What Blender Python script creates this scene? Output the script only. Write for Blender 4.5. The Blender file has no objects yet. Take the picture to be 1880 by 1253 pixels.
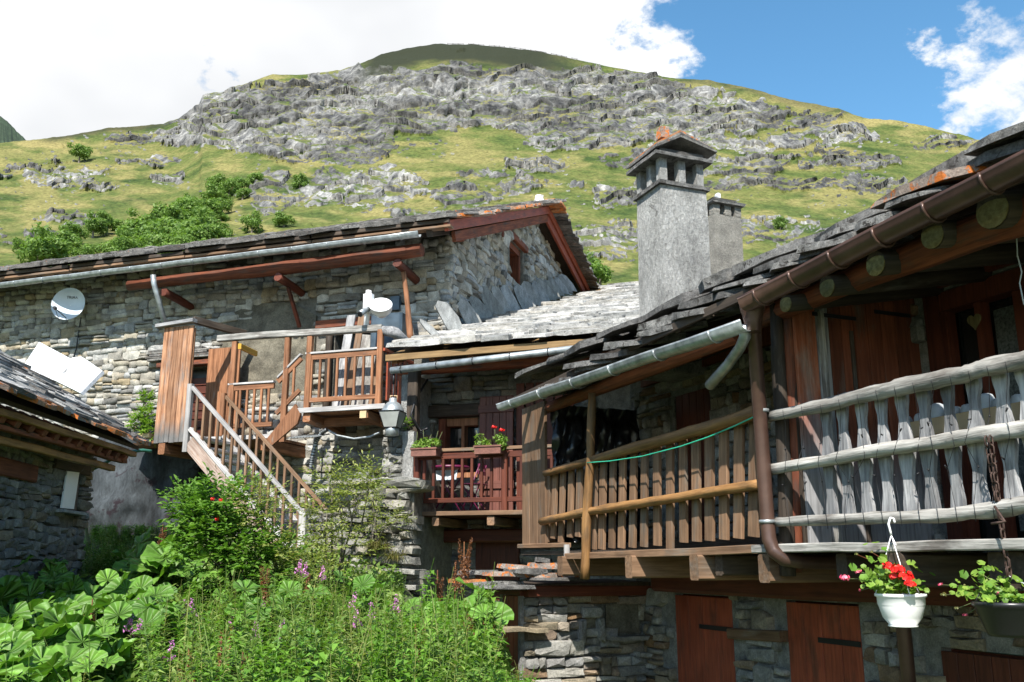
import bpy, math, random
import numpy as np
from math import sin, cos, tan, atan, pi, radians, sqrt, floor
from mathutils import Vector, Matrix, noise
random.seed(7); np.random.seed(7)
rnd = random.random
def ru(a, b): return a+(b-a)*random.random()
SC = bpy.context.scene
COL = SC.collection
# ------------------------------------------------------------------ camera, sky, sun, exposure
FPX = 1700.0
PIT = atan(403/1700)
CP, SP = cos(PIT), sin(PIT)
CAM = Vector((0, 0, 1.6))
cam = bpy.data.cameras.new('camera')
cam.sensor_width = 36.0
cam.lens = 36.0*FPX/1880.0
cam.clip_start = 0.1
cam.clip_end = 6000
camo = bpy.data.objects.new('camera', cam)
COL.objects.link(camo)
camo.location = CAM
camo.rotation_euler = (pi/2+PIT, 0, 0)
SC.camera = camo
SC.view_settings.view_transform = 'Standard'
SC.view_settings.look = 'None'
SC.view_settings.gamma = 1.0
SC.view_settings.exposure = 0.95
SC.view_settings.use_curve_mapping = False
SC.render.engine = 'CYCLES'
SC.cycles.use_denoising = True
SC.cycles.max_bounces = 6
SC.cycles.diffuse_bounces = 2
SC.cycles.transparent_max_bounces = 6
SUN_AZ = radians(-14)      # from straight behind the camera, towards the left
SUN_EL = radians(47)
sd = Vector((sin(SUN_AZ)*cos(SUN_EL), -cos(SUN_AZ)*cos(SUN_EL), sin(SUN_EL)))
sun = bpy.data.lights.new('sun', 'SUN')
sun.energy = 5.0
sun.angle = radians(0.5)
sun.color = (1.0, 0.955, 0.88)
suno = bpy.data.objects.new('sun', sun)
COL.objects.link(suno)
suno.rotation_euler = sd.to_track_quat('Z', 'Y').to_euler()

def ray(u, v):
    x = (u-940)/FPX; y = (626.5-v)/FPX
    return Vector((x, CP-y*SP, SP+y*CP))
def at(u, v, Y):
    r = ray(u, v); return CAM+r*(Y/r.y)

def node(nt, t, **kw):
    n = nt.nodes.new(t)
    for k, v in kw.items():
        if k.startswith('i_'):
            key = k[2:]
            key = int(key) if key.isdigit() else key.replace('_', ' ')
            n.inputs[key].default_value = v
        else: setattr(n, k, v)
    return n
def lk(nt, a, b): nt.links.new(a, b)

def build_world():
    w = bpy.data.worlds.new('World'); SC.world = w; w.use_nodes = True
    nt = w.node_tree; nt.nodes.clear()
    sky = node(nt, 'ShaderNodeTexSky', sky_type='NISHITA', sun_disc=False, sun_elevation=SUN_EL,
               sun_rotation=math.atan2(sd.x, sd.y), altitude=300, air_density=1.0, dust_density=0.6, ozone_density=1.2)
    bg = node(nt, 'ShaderNodeBackground'); bg.inputs[1].default_value = 0.085
    hs = node(nt, 'ShaderNodeHueSaturation'); hs.inputs['Saturation'].default_value = 1.22; hs.inputs['Hue'].default_value = .488; hs.inputs['Value'].default_value = 1.45
    lk(nt, sky.outputs[0], hs.inputs['Color']); lk(nt, hs.outputs[0], bg.inputs[0])
    tc = node(nt, 'ShaderNodeTexCoord')
    mp = node(nt, 'ShaderNodeMapping'); mp.inputs['Scale'].default_value = (1, 1, 1.5); mp.inputs['Rotation'].default_value = (0, radians(28), 0)
    lk(nt, tc.outputs['Generated'], mp.inputs[0])
    wn = node(nt, 'ShaderNodeTexNoise', i_Scale=3.0, i_Detail=4.0); lk(nt, mp.outputs[0], wn.inputs['Vector'])
    wv = node(nt, 'ShaderNodeVectorMath', operation='MULTIPLY_ADD')
    lk(nt, wn.outputs['Color'], wv.inputs[0]); wv.inputs[1].default_value = (.22, .22, .22); lk(nt, mp.outputs[0], wv.inputs[2])
    n1 = node(nt, 'ShaderNodeTexNoise', i_Scale=11.0, i_Detail=12.0, i_Roughness=0.62); lk(nt, wv.outputs[0], n1.inputs['Vector'])
    cur = node(nt, 'ShaderNodeMath', operation='MULTIPLY_ADD'); lk(nt, n1.outputs[0], cur.inputs[0]); cur.inputs[1].default_value = 3.0; cur.inputs[2].default_value = -1.72
    out = cur.outputs[0]
    wf = node(nt, 'ShaderNodeTexNoise', i_Scale=9.0, i_Detail=8.0, i_Roughness=.6); lk(nt, mp.outputs[0], wf.inputs['Vector'])
    w0 = node(nt, 'ShaderNodeVectorMath', operation='SUBTRACT'); lk(nt, wf.outputs['Color'], w0.inputs[0]); w0.inputs[1].default_value = (.5, .5, .5)
    wd = node(nt, 'ShaderNodeVectorMath', operation='MULTIPLY_ADD'); lk(nt, w0.outputs[0], wd.inputs[0]); wd.inputs[1].default_value = (.28, .28, .28); lk(nt, tc.outputs['Generated'], wd.inputs[2])
    # cloud banks: centre (as a direction), angular radius, weight
    banks = [((60, 60), .42, 1.3), ((560, 30), .27, 1.1), ((860, -20), .22, 1.0), ((1090, 30), .14, .95), ((1190, 0), .10, .55), ((1150, 90), .06, .35),
             ((375, 178), .05, -1.15), ((425, 140), .035, -.7), ((340, 200), .04, -.6), ((1755, 120), .07, .62), ((1700, 175), .055, .55), ((1860, 220), .09, 1.0), ((1770, 225), .05, .35), ((1790, 90), .05, .35),
             ((1450, 120), .20, -.85), ((1470, 100), .05, .62), ((1620, 0), .20, -.8), ((1330, 190), .10, -.6), ((1560, 190), .08, -.5)]
    for (p, r, wt) in banks:
        d = ray(*p).normalized()
        dd = node(nt, 'ShaderNodeVectorMath', operation='DISTANCE'); lk(nt, wd.outputs[0], dd.inputs[0]); dd.inputs[1].default_value = d
        mr = node(nt, 'ShaderNodeMapRange', interpolation_type='SMOOTHSTEP'); lk(nt, dd.outputs['Value'], mr.inputs[0])
        mr.inputs[1].default_value = r*1.5; mr.inputs[2].default_value = r*.1; mr.inputs[3].default_value = 0; mr.inputs[4].default_value = wt
        ad = node(nt, 'ShaderNodeMath', operation='ADD'); lk(nt, out, ad.inputs[0]); lk(nt, mr.outputs[0], ad.inputs[1]); out = ad.outputs[0]
    mk = node(nt, 'ShaderNodeMapRange', interpolation_type='SMOOTHSTEP'); lk(nt, out, mk.inputs[0]); mk.inputs[1].default_value = -.15; mk.inputs[2].default_value = .75
    n2 = node(nt, 'ShaderNodeTexNoise', i_Scale=2.6, i_Detail=4.0); lk(nt, mp.outputs[0], n2.inputs['Vector'])
    cr = node(nt, 'ShaderNodeValToRGB'); lk(nt, n2.outputs[0], cr.inputs[0])
    cr.color_ramp.elements[0].position = .40; cr.color_ramp.elements[0].color = (.60, .605, .61, 1)
    cr.color_ramp.elements[1].position = .66; cr.color_ramp.elements[1].color = (.43, .44, .455, 1)
    bc = node(nt, 'ShaderNodeBackground'); lk(nt, cr.outputs[0], bc.inputs[0]); bc.inputs[1].default_value = 1.0
    mx = node(nt, 'ShaderNodeMixShader'); lk(nt, mk.outputs[0], mx.inputs[0]); lk(nt, bg.outputs[0], mx.inputs[1]); lk(nt, bc.outputs[0], mx.inputs[2])
    o = node(nt, 'ShaderNodeOutputWorld'); lk(nt, mx.outputs[0], o.inputs[0])
build_world()

# ------------------------------------------------------------------ frames: a wall's own axes
class Frame:
    def __init__(S, org, a, n): S.o = Vector(org); S.a = Vector(a); S.n = Vector(n)
    def w(S, s, o, z): return Vector((S.o.x+S.a.x*s+S.n.x*o, S.o.y+S.a.y*s+S.n.y*o, z))
    def px(S, u, v, o=0):
        r = ray(u, v); n = S.n; q = S.o+n*o
        k = (n.x*q.x+n.y*q.y)/(n.x*r.x+n.y*r.y); p = CAM+r*k
        return Vector(((p.x-S.o.x)*S.a.x+(p.y-S.o.y)*S.a.y, o, p.z))
    def pw(S, u, v, o=0): return S.w(*S.px(u, v, o))
    def side(S, u, v, s=0):
        r = ray(u, v); a = S.a; q = S.o+a*s
        k = (a.x*q.x+a.y*q.y)/(a.x*r.x+a.y*r.y); p = CAM+r*k
        return Vector((s, (p.x-S.o.x)*S.n.x+(p.y-S.o.y)*S.n.y, p.z))
def mkframe(org, deg, kind):
    t = radians(deg); org = Vector((org[0], org[1], 0))
    if kind == 'face': return Frame(org, (cos(t), -sin(t), 0), (-sin(t), -cos(t), 0))
    if kind == 'right': return Frame(org, (-sin(t), cos(t), 0), (-cos(t), -sin(t), 0))
    return Frame(org, (-sin(t), cos(t), 0), (cos(t), sin(t), 0))
L = mkframe(at(822, 700, 16.4), 18, 'face')
R = mkframe(at(1400, 1005, 7.0), 22.1, 'right')
A = mkframe(at(160, 950, 13.0), 4.6, 'left')
LG = Frame(L.o, -L.n, L.a)            # gable: s runs back, o runs out to the right
RF = Frame(R.w(3.95, -1.25, 0), R.n, -R.a)   # block face turned to the camera: s runs out to the left
UP = Vector((0, 0, 1))

# ------------------------------------------------------------------ materials
def ramp(nt, src, stops, interp='LINEAR'):
    c = node(nt, 'ShaderNodeValToRGB'); c.color_ramp.interpolation = interp
    e = c.color_ramp.elements
    while len(e) < len(stops): e.new(.5)
    for i, (p, col) in enumerate(stops):
        e[i].position = p
        if not hasattr(col, '__len__'): col = (col, col, col)
        e[i].color = (*col, 1)
    if src is not None: lk(nt, src, c.inputs[0])
    return c.outputs[0]
def mixc(nt, fac, a, b, mode='MIX'):
    m = node(nt, 'ShaderNodeMix', data_type='RGBA', blend_type=mode)
    for s, i in ((fac, 0), (a, 6), (b, 7)):
        if hasattr(s, 'links') or hasattr(s, 'is_linked'): lk(nt, s, m.inputs[i])
        elif hasattr(s, '__len__'): m.inputs[i].default_value = (*s, 1)
        else: m.inputs[i].default_value = s
    return m.outputs[2]
def newmat(name):
    m = bpy.data.materials.new(name); m.use_nodes = True
    nt = m.node_tree; nt.nodes.clear()
    o = node(nt, 'ShaderNodeOutputMaterial'); b = node(nt, 'ShaderNodeBsdfPrincipled')
    lk(nt, b.outputs[0], o.inputs[0]); return m, nt, b, o
def rand_src(nt):
    oi = node(nt, 'ShaderNodeObjectInfo'); ge = node(nt, 'ShaderNodeNewGeometry')
    a = node(nt, 'ShaderNodeMath', operation='ADD'); lk(nt, oi.outputs['Random'], a.inputs[0]); lk(nt, ge.outputs['Random Per Island'], a.inputs[1])
    f = node(nt, 'ShaderNodeMath', operation='FRACT'); lk(nt, a.outputs[0], f.inputs[0])
    return f.outputs[0], ge, oi
def stone_mat(name, pal, mott=(.62, 1.25), scale=5., bump=.5, bd=.02, lichen=None, rough=.93, stretch=(1, 1, 1), lt=.62, fine=.35):
    m, nt, b, o = newmat(name)
    r, ge, oi = rand_src(nt)
    n = len(pal); base = ramp(nt, r, [(i/(n-1) if n > 1 else 0, c) for i, c in enumerate(pal)] if n > 1 else [(0, pal[0]), (1, pal[0])])
    mp = node(nt, 'ShaderNodeMapping'); mp.inputs['Scale'].default_value = stretch; lk(nt, ge.outputs['Position'], mp.inputs[0])
    n1 = node(nt, 'ShaderNodeTexNoise', i_Scale=scale, i_Detail=8., i_Roughness=.65); lk(nt, mp.outputs[0], n1.inputs[0])
    v1 = ramp(nt, n1.outputs[0], [(.34, mott[0]), (.66, mott[1])])
    c = mixc(nt, 1., base, v1, 'MULTIPLY')
    n2 = node(nt, 'ShaderNodeTexNoise', i_Scale=scale*10, i_Detail=7., i_Roughness=.8); lk(nt, mp.outputs[0], n2.inputs[0])
    v2 = ramp(nt, n2.outputs[0], [(.34, .58), (.66, 1.32)])
    c = mixc(nt, 1., c, v2, 'MULTIPLY')
    if lichen:
        n3 = node(nt, 'ShaderNodeTexNoise', i_Scale=scale*1.3, i_Detail=7., i_Roughness=.7, i_Distortion=.6)
        ofs = node(nt, 'ShaderNodeVectorMath', operation='ADD'); lk(nt, ge.outputs['Position'], ofs.inputs[0]); ofs.inputs[1].default_value = (13, 5, 7); lk(nt, ofs.outputs[0], n3.inputs[0])
        c = mixc(nt, ramp(nt, n3.outputs[0], [(lt, 0.), (lt+.05, 1.)]), c, lichen)
    lk(nt, c, b.inputs['Base Color']); b.inputs['Roughness'].default_value = rough; b.inputs['Specular IOR Level'].default_value = .25
    h = node(nt, 'ShaderNodeMath', operation='MULTIPLY_ADD'); lk(nt, n2.outputs[0], h.inputs[0]); h.inputs[1].default_value = fine; lk(nt, n1.outputs[0], h.inputs[2])
    bp = node(nt, 'ShaderNodeBump'); bp.inputs['Strength'].default_value = bump; bp.inputs['Distance'].default_value = bd*3; lk(nt, h.outputs[0], bp.inputs['Height']); lk(nt, bp.outputs[0], b.inputs['Normal'])
    return m
def wood_mat(name, c1, c2, grey=None, gt=.55, rough=.75, bump=.35, var=(.7, 1.2), gs=1.3, foot_z=None):
    m, nt, b, o = newmat(name)
    tc = node(nt, 'ShaderNodeTexCoord'); r, ge, oi = rand_src(nt)
    off = node(nt, 'ShaderNodeVectorMath', operation='SCALE'); off.inputs[0].default_value = (17, 31, 53); lk(nt, oi.outputs['Random'], off.inputs['Scale'])
    ad = node(nt, 'ShaderNodeVectorMath', operation='ADD'); lk(nt, tc.outputs['Object'], ad.inputs[0]); lk(nt, off.outputs[0], ad.inputs[1])
    mp = node(nt, 'ShaderNodeMapping'); mp.inputs['Scale'].default_value = (38, 38, 2.2); lk(nt, ad.outputs[0], mp.inputs[0])
    n1 = node(nt, 'ShaderNodeTexNoise', i_Scale=1., i_Detail=6., i_Roughness=.6, i_Distortion=.4); lk(nt, mp.outputs[0], n1.inputs[0])
    c = ramp(nt, n1.outputs[0], [(.32, c1), (.68, c2)])
    v = ramp(nt, r, [(0, var[0]), (1, var[1])]); c = mixc(nt, 1., c, v, 'MULTIPLY')
    n2 = node(nt, 'ShaderNodeTexNoise', i_Scale=gs, i_Detail=5., i_Roughness=.65)
    mp2 = node(nt, 'ShaderNodeMapping'); mp2.inputs['Scale'].default_value = (5, 5, 1.4); lk(nt, ad.outputs[0], mp2.inputs[0]); lk(nt, mp2.outputs[0], n2.inputs[0])
    if grey:
        g = mixc(nt, 1., grey, ramp(nt, n1.outputs[0], [(.3, .55), (.7, 1.15)]), 'MULTIPLY')
        c = mixc(nt, ramp(nt, n2.outputs[0], [(gt-.09, 0.), (gt+.09, 1.)]), c, g)
    if foot_z:   # weathered grey foot: (z where fully grey, z where wood colour returns)
        sz = node(nt, 'ShaderNodeSeparateXYZ'); lk(nt, ge.outputs['Position'], sz.inputs[0]); zn = node(nt, 'ShaderNodeMath', operation='MULTIPLY_ADD'); lk(nt, n2.outputs[0], zn.inputs[0]); zn.inputs[1].default_value = -.8*(foot_z[1]-foot_z[0])-.1; lk(nt, sz.outputs['Z'], zn.inputs[2])
        mr = node(nt, 'ShaderNodeMapRange'); lk(nt, zn.outputs[0], mr.inputs[0]); mr.inputs[1].default_value = foot_z[0]-.4*(foot_z[1]-foot_z[0]); mr.inputs[2].default_value = foot_z[1]-.4*(foot_z[1]-foot_z[0]); mr.inputs[3].default_value = 1; mr.inputs[4].default_value = 0
        c = mixc(nt, mr.outputs[0], c, mixc(nt, 1., foot_z[2], ramp(nt, n1.outputs[0], [(.3, .6), (.7, 1.15)]), 'MULTIPLY'))
    n4 = node(nt, 'ShaderNodeTexNoise', i_Scale=3., i_Detail=3.); lk(nt, ge.outputs['Position'], n4.inputs[0])
    c = mixc(nt, 1., c, ramp(nt, n4.outputs[0], [(.3, .8), (.7, 1.15)]), 'MULTIPLY')
    lk(nt, c, b.inputs['Base Color']); b.inputs['Roughness'].default_value = rough; b.inputs['Specular IOR Level'].default_value = .3
    bp = node(nt, 'ShaderNodeBump'); bp.inputs['Strength'].default_value = bump; bp.inputs['Distance'].default_value = .012; lk(nt, n1.outputs[0], bp.inputs['Height']); lk(nt, bp.outputs[0], b.inputs['Normal'])
    return m
def plain_mat(name, col, rough=.5, metal=0., bump=0., bs=40., var=.12, spec=.5, ns=6.):
    m, nt, b, o = newmat(name)
    ge = node(nt, 'ShaderNodeNewGeometry')
    n1 = node(nt, 'ShaderNodeTexNoise', i_Scale=ns, i_Detail=7., i_Roughness=.6); lk(nt, ge.outputs['Position'], n1.inputs[0])
    c = mixc(nt, 1., col, ramp(nt, n1.outputs[0], [(.3, 1-var*1.6), (.7, 1+var)]), 'MULTIPLY')
    lk(nt, c, b.inputs['Base Color']); b.inputs['Roughness'].default_value = rough; b.inputs['Metallic'].default_value = metal; b.inputs['Specular IOR Level'].default_value = spec
    if bump:
        n2 = node(nt, 'ShaderNodeTexNoise', i_Scale=bs, i_Detail=5.); lk(nt, ge.outputs['Position'], n2.inputs[0])
        bp = node(nt, 'ShaderNodeBump'); bp.inputs['Strength'].default_value = bump; bp.inputs['Distance'].default_value = .02; lk(nt, n2.outputs[0], bp.inputs['Height']); lk(nt, bp.outputs[0], b.inputs['Normal'])
    return m
def leaf_mat(name, c1, c2, trans=.35, gloss=.35, ns=2., veins=0):
    m, nt, b, o = newmat(name)
    r, ge, oi = rand_src(nt)
    c = ramp(nt, r, [(0, c1), (1, c2)])
    n1 = node(nt, 'ShaderNodeTexNoise', i_Scale=ns*8, i_Detail=3.); lk(nt, ge.outputs['Position'], n1.inputs[0])
    c = mixc(nt, 1., c, ramp(nt, n1.outputs[0], [(.3, .72), (.7, 1.25)]), 'MULTIPLY')
    if veins:
        tc = node(nt, 'ShaderNodeTexCoord'); sx = node(nt, 'ShaderNodeSeparateXYZ'); lk(nt, tc.outputs['Object'], sx.inputs[0])
        an = node(nt, 'ShaderNodeMath', operation='ARCTAN2'); lk(nt, sx.outputs['Y'], an.inputs[0]); lk(nt, sx.outputs['X'], an.inputs[1])
        ln = node(nt, 'ShaderNodeVectorMath', operation='LENGTH'); lk(nt, tc.outputs['Object'], ln.inputs[0])
        ml = node(nt, 'ShaderNodeMath', operation='MULTIPLY_ADD'); lk(nt, n1.outputs[0], ml.inputs[0]); ml.inputs[1].default_value = 1.6
        m0 = node(nt, 'ShaderNodeMath', operation='MULTIPLY'); lk(nt, an.outputs[0], m0.inputs[0]); m0.inputs[1].default_value = veins; lk(nt, m0.outputs[0], ml.inputs[2])
        sn = node(nt, 'ShaderNodeMath', operation='SINE'); lk(nt, ml.outputs[0], sn.inputs[0])
        c = mixc(nt, ramp(nt, sn.outputs[0], [(.86, 0.), (.99, .55)]), c, (.24, .34, .12)); c = mixc(nt, 1., c, ramp(nt, sn.outputs[0], [(0., 1.), (.6, .8)]), 'MULTIPLY')
        bp = node(nt, 'ShaderNodeBump'); bp.inputs['Strength'].default_value = .8; bp.inputs['Distance'].default_value = .02; lk(nt, sn.outputs[0], bp.inputs['Height']); lk(nt, bp.outputs[0], b.inputs['Normal'])
    lk(nt, c, b.inputs['Base Color']); b.inputs['Roughness'].default_value = .5; b.inputs['Specular IOR Level'].default_value = gloss
    t = node(nt, 'ShaderNodeBsdfTranslucent'); lk(nt, mixc(nt, 1., c, (1.5, 1.7, .7), 'MULTIPLY'), t.inputs[0])
    mx = node(nt, 'ShaderNodeMixShader'); mx.inputs[0].default_value = trans; lk(nt, b.outputs[0], mx.inputs[1]); lk(nt, t.outputs[0], mx.inputs[2]); lk(nt, mx.outputs[0], o.inputs[0])
    return m
MT = {}
MT['stoneL'] = stone_mat('wall_stone', [(.22, .20, .165), (.40, .375, .32), (.15, .145, .135), (.38, .345, .27), (.31, .31, .30), (.50, .485, .44), (.30, .24, .15), (.27, .275, .275), (.44, .43, .40)], mott=(.6, 1.25), lichen=(.34, .25, .12), lt=.66)
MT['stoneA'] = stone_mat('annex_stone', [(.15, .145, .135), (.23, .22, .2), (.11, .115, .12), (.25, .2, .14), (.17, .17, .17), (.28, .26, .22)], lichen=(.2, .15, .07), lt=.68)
MT['stoneR'] = stone_mat('slate_stone', [(.22, .215, .195), (.36, .35, .32), (.15, .15, .14), (.33, .26, .16), (.24, .245, .24), (.36, .34, .29), (.19, .11, .05), (.28, .29, .29)], lichen=(.32, .27, .17), lt=.64, bump=.7)
MT['pillar'] = stone_mat('dry_stone', [(.2, .195, .17), (.32, .31, .28), (.15, .15, .135), (.36, .33, .27), (.26, .26, .24)], bump=.8, bd=.03, lichen=(.16, .17, .09), lt=.62)
MT['mortar'] = stone_mat('lime_mortar', [(.17, .16, .135)], scale=9, bump=.6)
MT['mortarR'] = stone_mat('grey_mortar', [(.25, .25, .235)], scale=7, bump=.7, mott=(.45, 1.2))
MT['slateM'] = stone_mat('roof_slate', [(.34, .335, .32), (.46, .45, .43), (.26, .26, .25), (.40, .38, .34), (.52, .51, .49)], scale=7, bump=.6, mott=(.5, 1.2), lichen=(.13, .13, .12), lt=.6)
MT['slateE'] = stone_mat('old_slate', [(.12, .11, .10), (.2, .19, .18), (.08, .075, .07), (.26, .25, .23)], scale=8, bump=.9, mott=(.5, 1.3), lichen=(.42, .13, .03), lt=.635)
MT['slateR'] = stone_mat('rough_slate', [(.20, .195, .185), (.29, .285, .27), (.14, .135, .13)], scale=9, bump=1., bd=.03, mott=(.4, 1.35), lichen=(.06, .055, .05), lt=.56)
MT['slateO'] = stone_mat('lichen_slate', [(.26, .2, .16), (.32, .28, .25), (.4, .17, .06)], scale=8, bump=.9, lichen=(.55, .16, .03), lt=.52)
MT['slab'] = stone_mat('leaning_slab', [(.27, .265, .24), (.33, .34, .34), (.22, .22, .2), (.25, .26, .27)], scale=4, stretch=(2.5, 2.5, .8), bump=.5, mott=(.6, 1.25))
MT['render'] = stone_mat('roughcast', [(.56, .555, .53)], scale=3.2, bump=.9, bd=.03, mott=(.62, 1.15), fine=1.8, stretch=(1, 1, .55), lichen=(.26, .255, .24), lt=.60)
MT['render2'] = stone_mat('brown_roughcast', [(.30, .285, .25)], scale=5, bump=.7, bd=.03, mott=(.7, 1.15), fine=1.5)
MT['whitestone'] = stone_mat('white_slab', [(.62, .63, .64), (.70, .70, .70)], scale=3, bump=.2, mott=(.86, 1.08))
MT['boulder'] = stone_mat('boulder', [(.026, .030, .033)], scale=1.6, bump=.5, bd=.03, mott=(.3, 2.2), lichen=(.02, .014, .018), lt=.55, stretch=(1, 1, .35), fine=.15)  # the rock's shade is put into this near-black base colour
MT['plaster'] = stone_mat('old_plaster', [(.16, .145, .11)], scale=4, bump=.8, mott=(.5, 1.3))
MT['woodO'] = wood_mat('orange_larch', (.15, .06, .026), (.34, .16, .08), grey=(.26, .22, .18), gt=.68)
MT['woodP'] = wood_mat('panel_larch', (.17, .07, .033), (.46, .25, .14), grey=(.25, .2, .17), gt=.62, gs=1.0, foot_z=(3.72, 4.05, (.15, .145, .14)))
MT['woodR'] = wood_mat('red_stained_wood', (.06, .015, .008), (.12, .032, .016), gt=.6, rough=.55)
MT['woodM'] = wood_mat('mauve_brown_shutter', (.11, .04, .03), (.19, .075, .055), gt=.6, rough=.5)
MT['woodD'] = wood_mat('red_door_wood', (.20, .04, .02), (.33, .075, .035), grey=(.16, .05, .03), gt=.6, rough=.5, var=(.85, 1.15))
MT['woodLog'] = wood_mat('red_brown_log', (.09, .024, .012), (.24, .072, .032), grey=(.07, .05, .04), gt=.62)
MT['woodY'] = wood_mat('yellow_log', (.15, .072, .025), (.36, .19, .07), grey=(.13, .08, .04), gt=.6, rough=.6)
MT['woodB'] = wood_mat('brown_plank', (.115, .065, .036), (.24, .145, .085), grey=(.17, .14, .11), gt=.62)
MT['woodG'] = wood_mat('silver_wood', (.19, .18, .16), (.54, .52, .48), grey=(.15, .135, .12), gt=.54, bump=.7)
MT['woodG2'] = wood_mat('grey_baluster', (.15, .15, .155), (.40, .395, .39), grey=(.13, .13, .135), gt=.56, bump=.7)
MT['woodK'] = wood_mat('dark_timber', (.03, .022, .016), (.075, .055, .04), grey=(.1, .09, .08), gt=.66)
MT['woodN'] = wood_mat('new_pine', (.20, .12, .05), (.34, .22, .10))
MT['woodH'] = wood_mat('handrail_grey', (.28, .27, .265), (.52, .50, .48), grey=(.32, .2, .13), gt=.7)
MT['zinc'] = plain_mat('zinc', (.36, .39, .40), rough=.42, metal=.55, var=.3, ns=9)
MT['copper'] = plain_mat('brown_gutter', (.085, .048, .036), rough=.32, metal=.25, var=.25, ns=5)
MT['white'] = plain_mat('white_paint', (.80, .80, .79), rough=.4, var=.04)
MT['dish'] = plain_mat('dish_paint', (.56, .62, .68), rough=.4, var=.05)
MT['black'] = plain_mat('black_plastic', (.012, .012, .013), rough=.35)
MT['iron'] = plain_mat('dark_iron', (.03, .03, .032), rough=.5, metal=.6)
MT['rust'] = plain_mat('rusty_iron', (.07, .04, .03), rough=.7, metal=.3, var=.4, ns=60)
MT['tarp'] = plain_mat('black_sheet', (.014, .014, .016), rough=.28, var=.3, bump=.3, bs=14)
MT['glass'] = plain_mat('dark_glass', (.012, .014, .014), rough=.06, spec=.8)
MT['frost'] = plain_mat('frosted_glass', (.30, .31, .29), rough=.35)
MT['jar'] = plain_mat('milky_plastic', (.42, .45, .47), rough=.3)
MT['ledge'] = plain_mat('blue_metal', (.05, .075, .10), rough=.4, var=.3)
MT['brick'] = plain_mat('terracotta', (.17, .075, .055), rough=.85, bump=.4, var=.2)
MT['yellow'] = plain_mat('yellow_paint', (.55, .30, .02), rough=.5)
MT['purple'] = plain_mat('purple_metal', (.12, .012, .05), rough=.4)
MT['cream'] = plain_mat('cream_wood', (.50, .36, .2), rough=.6)
MT['hose'] = plain_mat('green_hose', (.03, .13, .09), rough=.4)
MT['cord'] = plain_mat('green_cord', (.03, .42, .26), rough=.5)
MT['red'] = leaf_mat('red_petal', (.70, .012, .012), (.85, .03, .02), .2)
MT['pink'] = leaf_mat('pink_petal', (.75, .05, .16), (.85, .22, .30), .2)
MT['mauve'] = leaf_mat('mauve_petal', (.50, .15, .50), (.68, .34, .66), .3)
MT['butter'] = leaf_mat('butterbur_leaf', (.075, .18, .022), (.16, .33, .045), .25, .4, 1.2, veins=9)
MT['weed'] = leaf_mat('weed_leaf', (.07, .15, .02), (.21, .29, .07), .3)
MT['weedb'] = leaf_mat('broad_weed_leaf', (.08, .19, .02), (.16, .30, .04), .3)
MT['elder'] = leaf_mat('elder_leaf', (.06, .145, .018), (.15, .27, .045), .3)
MT['olive'] = leaf_mat('olive_leaf', (.14, .19, .045), (.30, .31, .10), .3)
MT['tree'] = leaf_mat('tree_leaf', (.09, .165, .035), (.18, .27, .065), .3, .2, .3)
MT['geran'] = leaf_mat('geranium_leaf', (.09, .2, .025), (.22, .32, .05), .35)
MT['dock'] = leaf_mat('dock_seed', (.09, .03, .012), (.2, .08, .025), .1)
MT['dryg'] = leaf_mat('dry_grass', (.25, .2, .08), (.14, .17, .05), .3)
MT['stem'] = plain_mat('plant_stem', (.10, .12, .04), rough=.7)
MT['bark'] = plain_mat('bark', (.16, .14, .11), rough=.9, bump=.5)
MT['woodS'] = wood_mat('stringer_board', (.20, .13, .10), (.40, .33, .28), grey=(.30, .16, .09), gt=.58)

# ------------------------------------------------------------------ object helpers
WM = {}
def wm(o): return WM.get(o.name, Matrix.Identity(4))
def link(name, data, parent=None, M=None):
    o = bpy.data.objects.new(name, data); COL.objects.link(o)
    M = M or Matrix.Identity(4)
    if parent is not None:
        o.parent = parent
        o.matrix_parent_inverse = wm(parent).inverted()
    o.matrix_basis = M
    WM[o.name] = M.copy()
    return o
def thing(name, label, cat, loc, group=None):
    o = link(name, None, None, Matrix.Translation(Vector(loc)))
    o['label'] = label; o['category'] = cat
    if group: o['group'] = group
    return o
def tag(o, label=None, cat=None, group=None, kind=None):
    if label: o['label'] = label
    if cat: o['category'] = cat
    if group: o['group'] = group
    if kind: o['kind'] = kind
    return o
def meshdata(name, vs, fs, mat, smooth=False):
    me = bpy.data.meshes.new(name); me.from_pydata([tuple(v) for v in vs], [], fs)
    if mat: me.materials.append(MT[mat] if isinstance(mat, str) else mat)
    if smooth: me.polygons.foreach_set('use_smooth', [True]*len(me.polygons))
    me.update(); return me
def mesh_np(name, V, F, mat, smooth=False):
    V = np.asarray(V, dtype=np.float32); F = np.asarray(F, dtype=np.int32); k = F.shape[1]
    me = bpy.data.meshes.new(name); me.vertices.add(len(V)); me.vertices.foreach_set('co', V.ravel())
    me.loops.add(F.size); me.loops.foreach_set('vertex_index', F.ravel())
    me.polygons.add(len(F)); me.polygons.foreach_set('loop_start', np.arange(0, F.size, k, dtype=np.int32))
    try: me.polygons.foreach_set('loop_total', np.full(len(F), k, dtype=np.int32))
    except Exception: pass
    if smooth: me.polygons.foreach_set('use_smooth', np.ones(len(F), dtype=bool))
    me.materials.append(MT[mat] if isinstance(mat, str) else mat)
    me.update(calc_edges=True); return me
def basis(p, z, xh):
    z = Vector(z).normalized(); x = Vector(xh); x = (x-z*x.dot(z))
    if x.length < 1e-5: x = Vector((1, 0, 0))-z*z.x
    x.normalize(); y = z.cross(x)
    return Matrix(((x.x, y.x, z.x, p[0]), (x.y, y.y, z.y, p[1]), (x.z, y.z, z.z, p[2]), (0, 0, 0, 1)))
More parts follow.
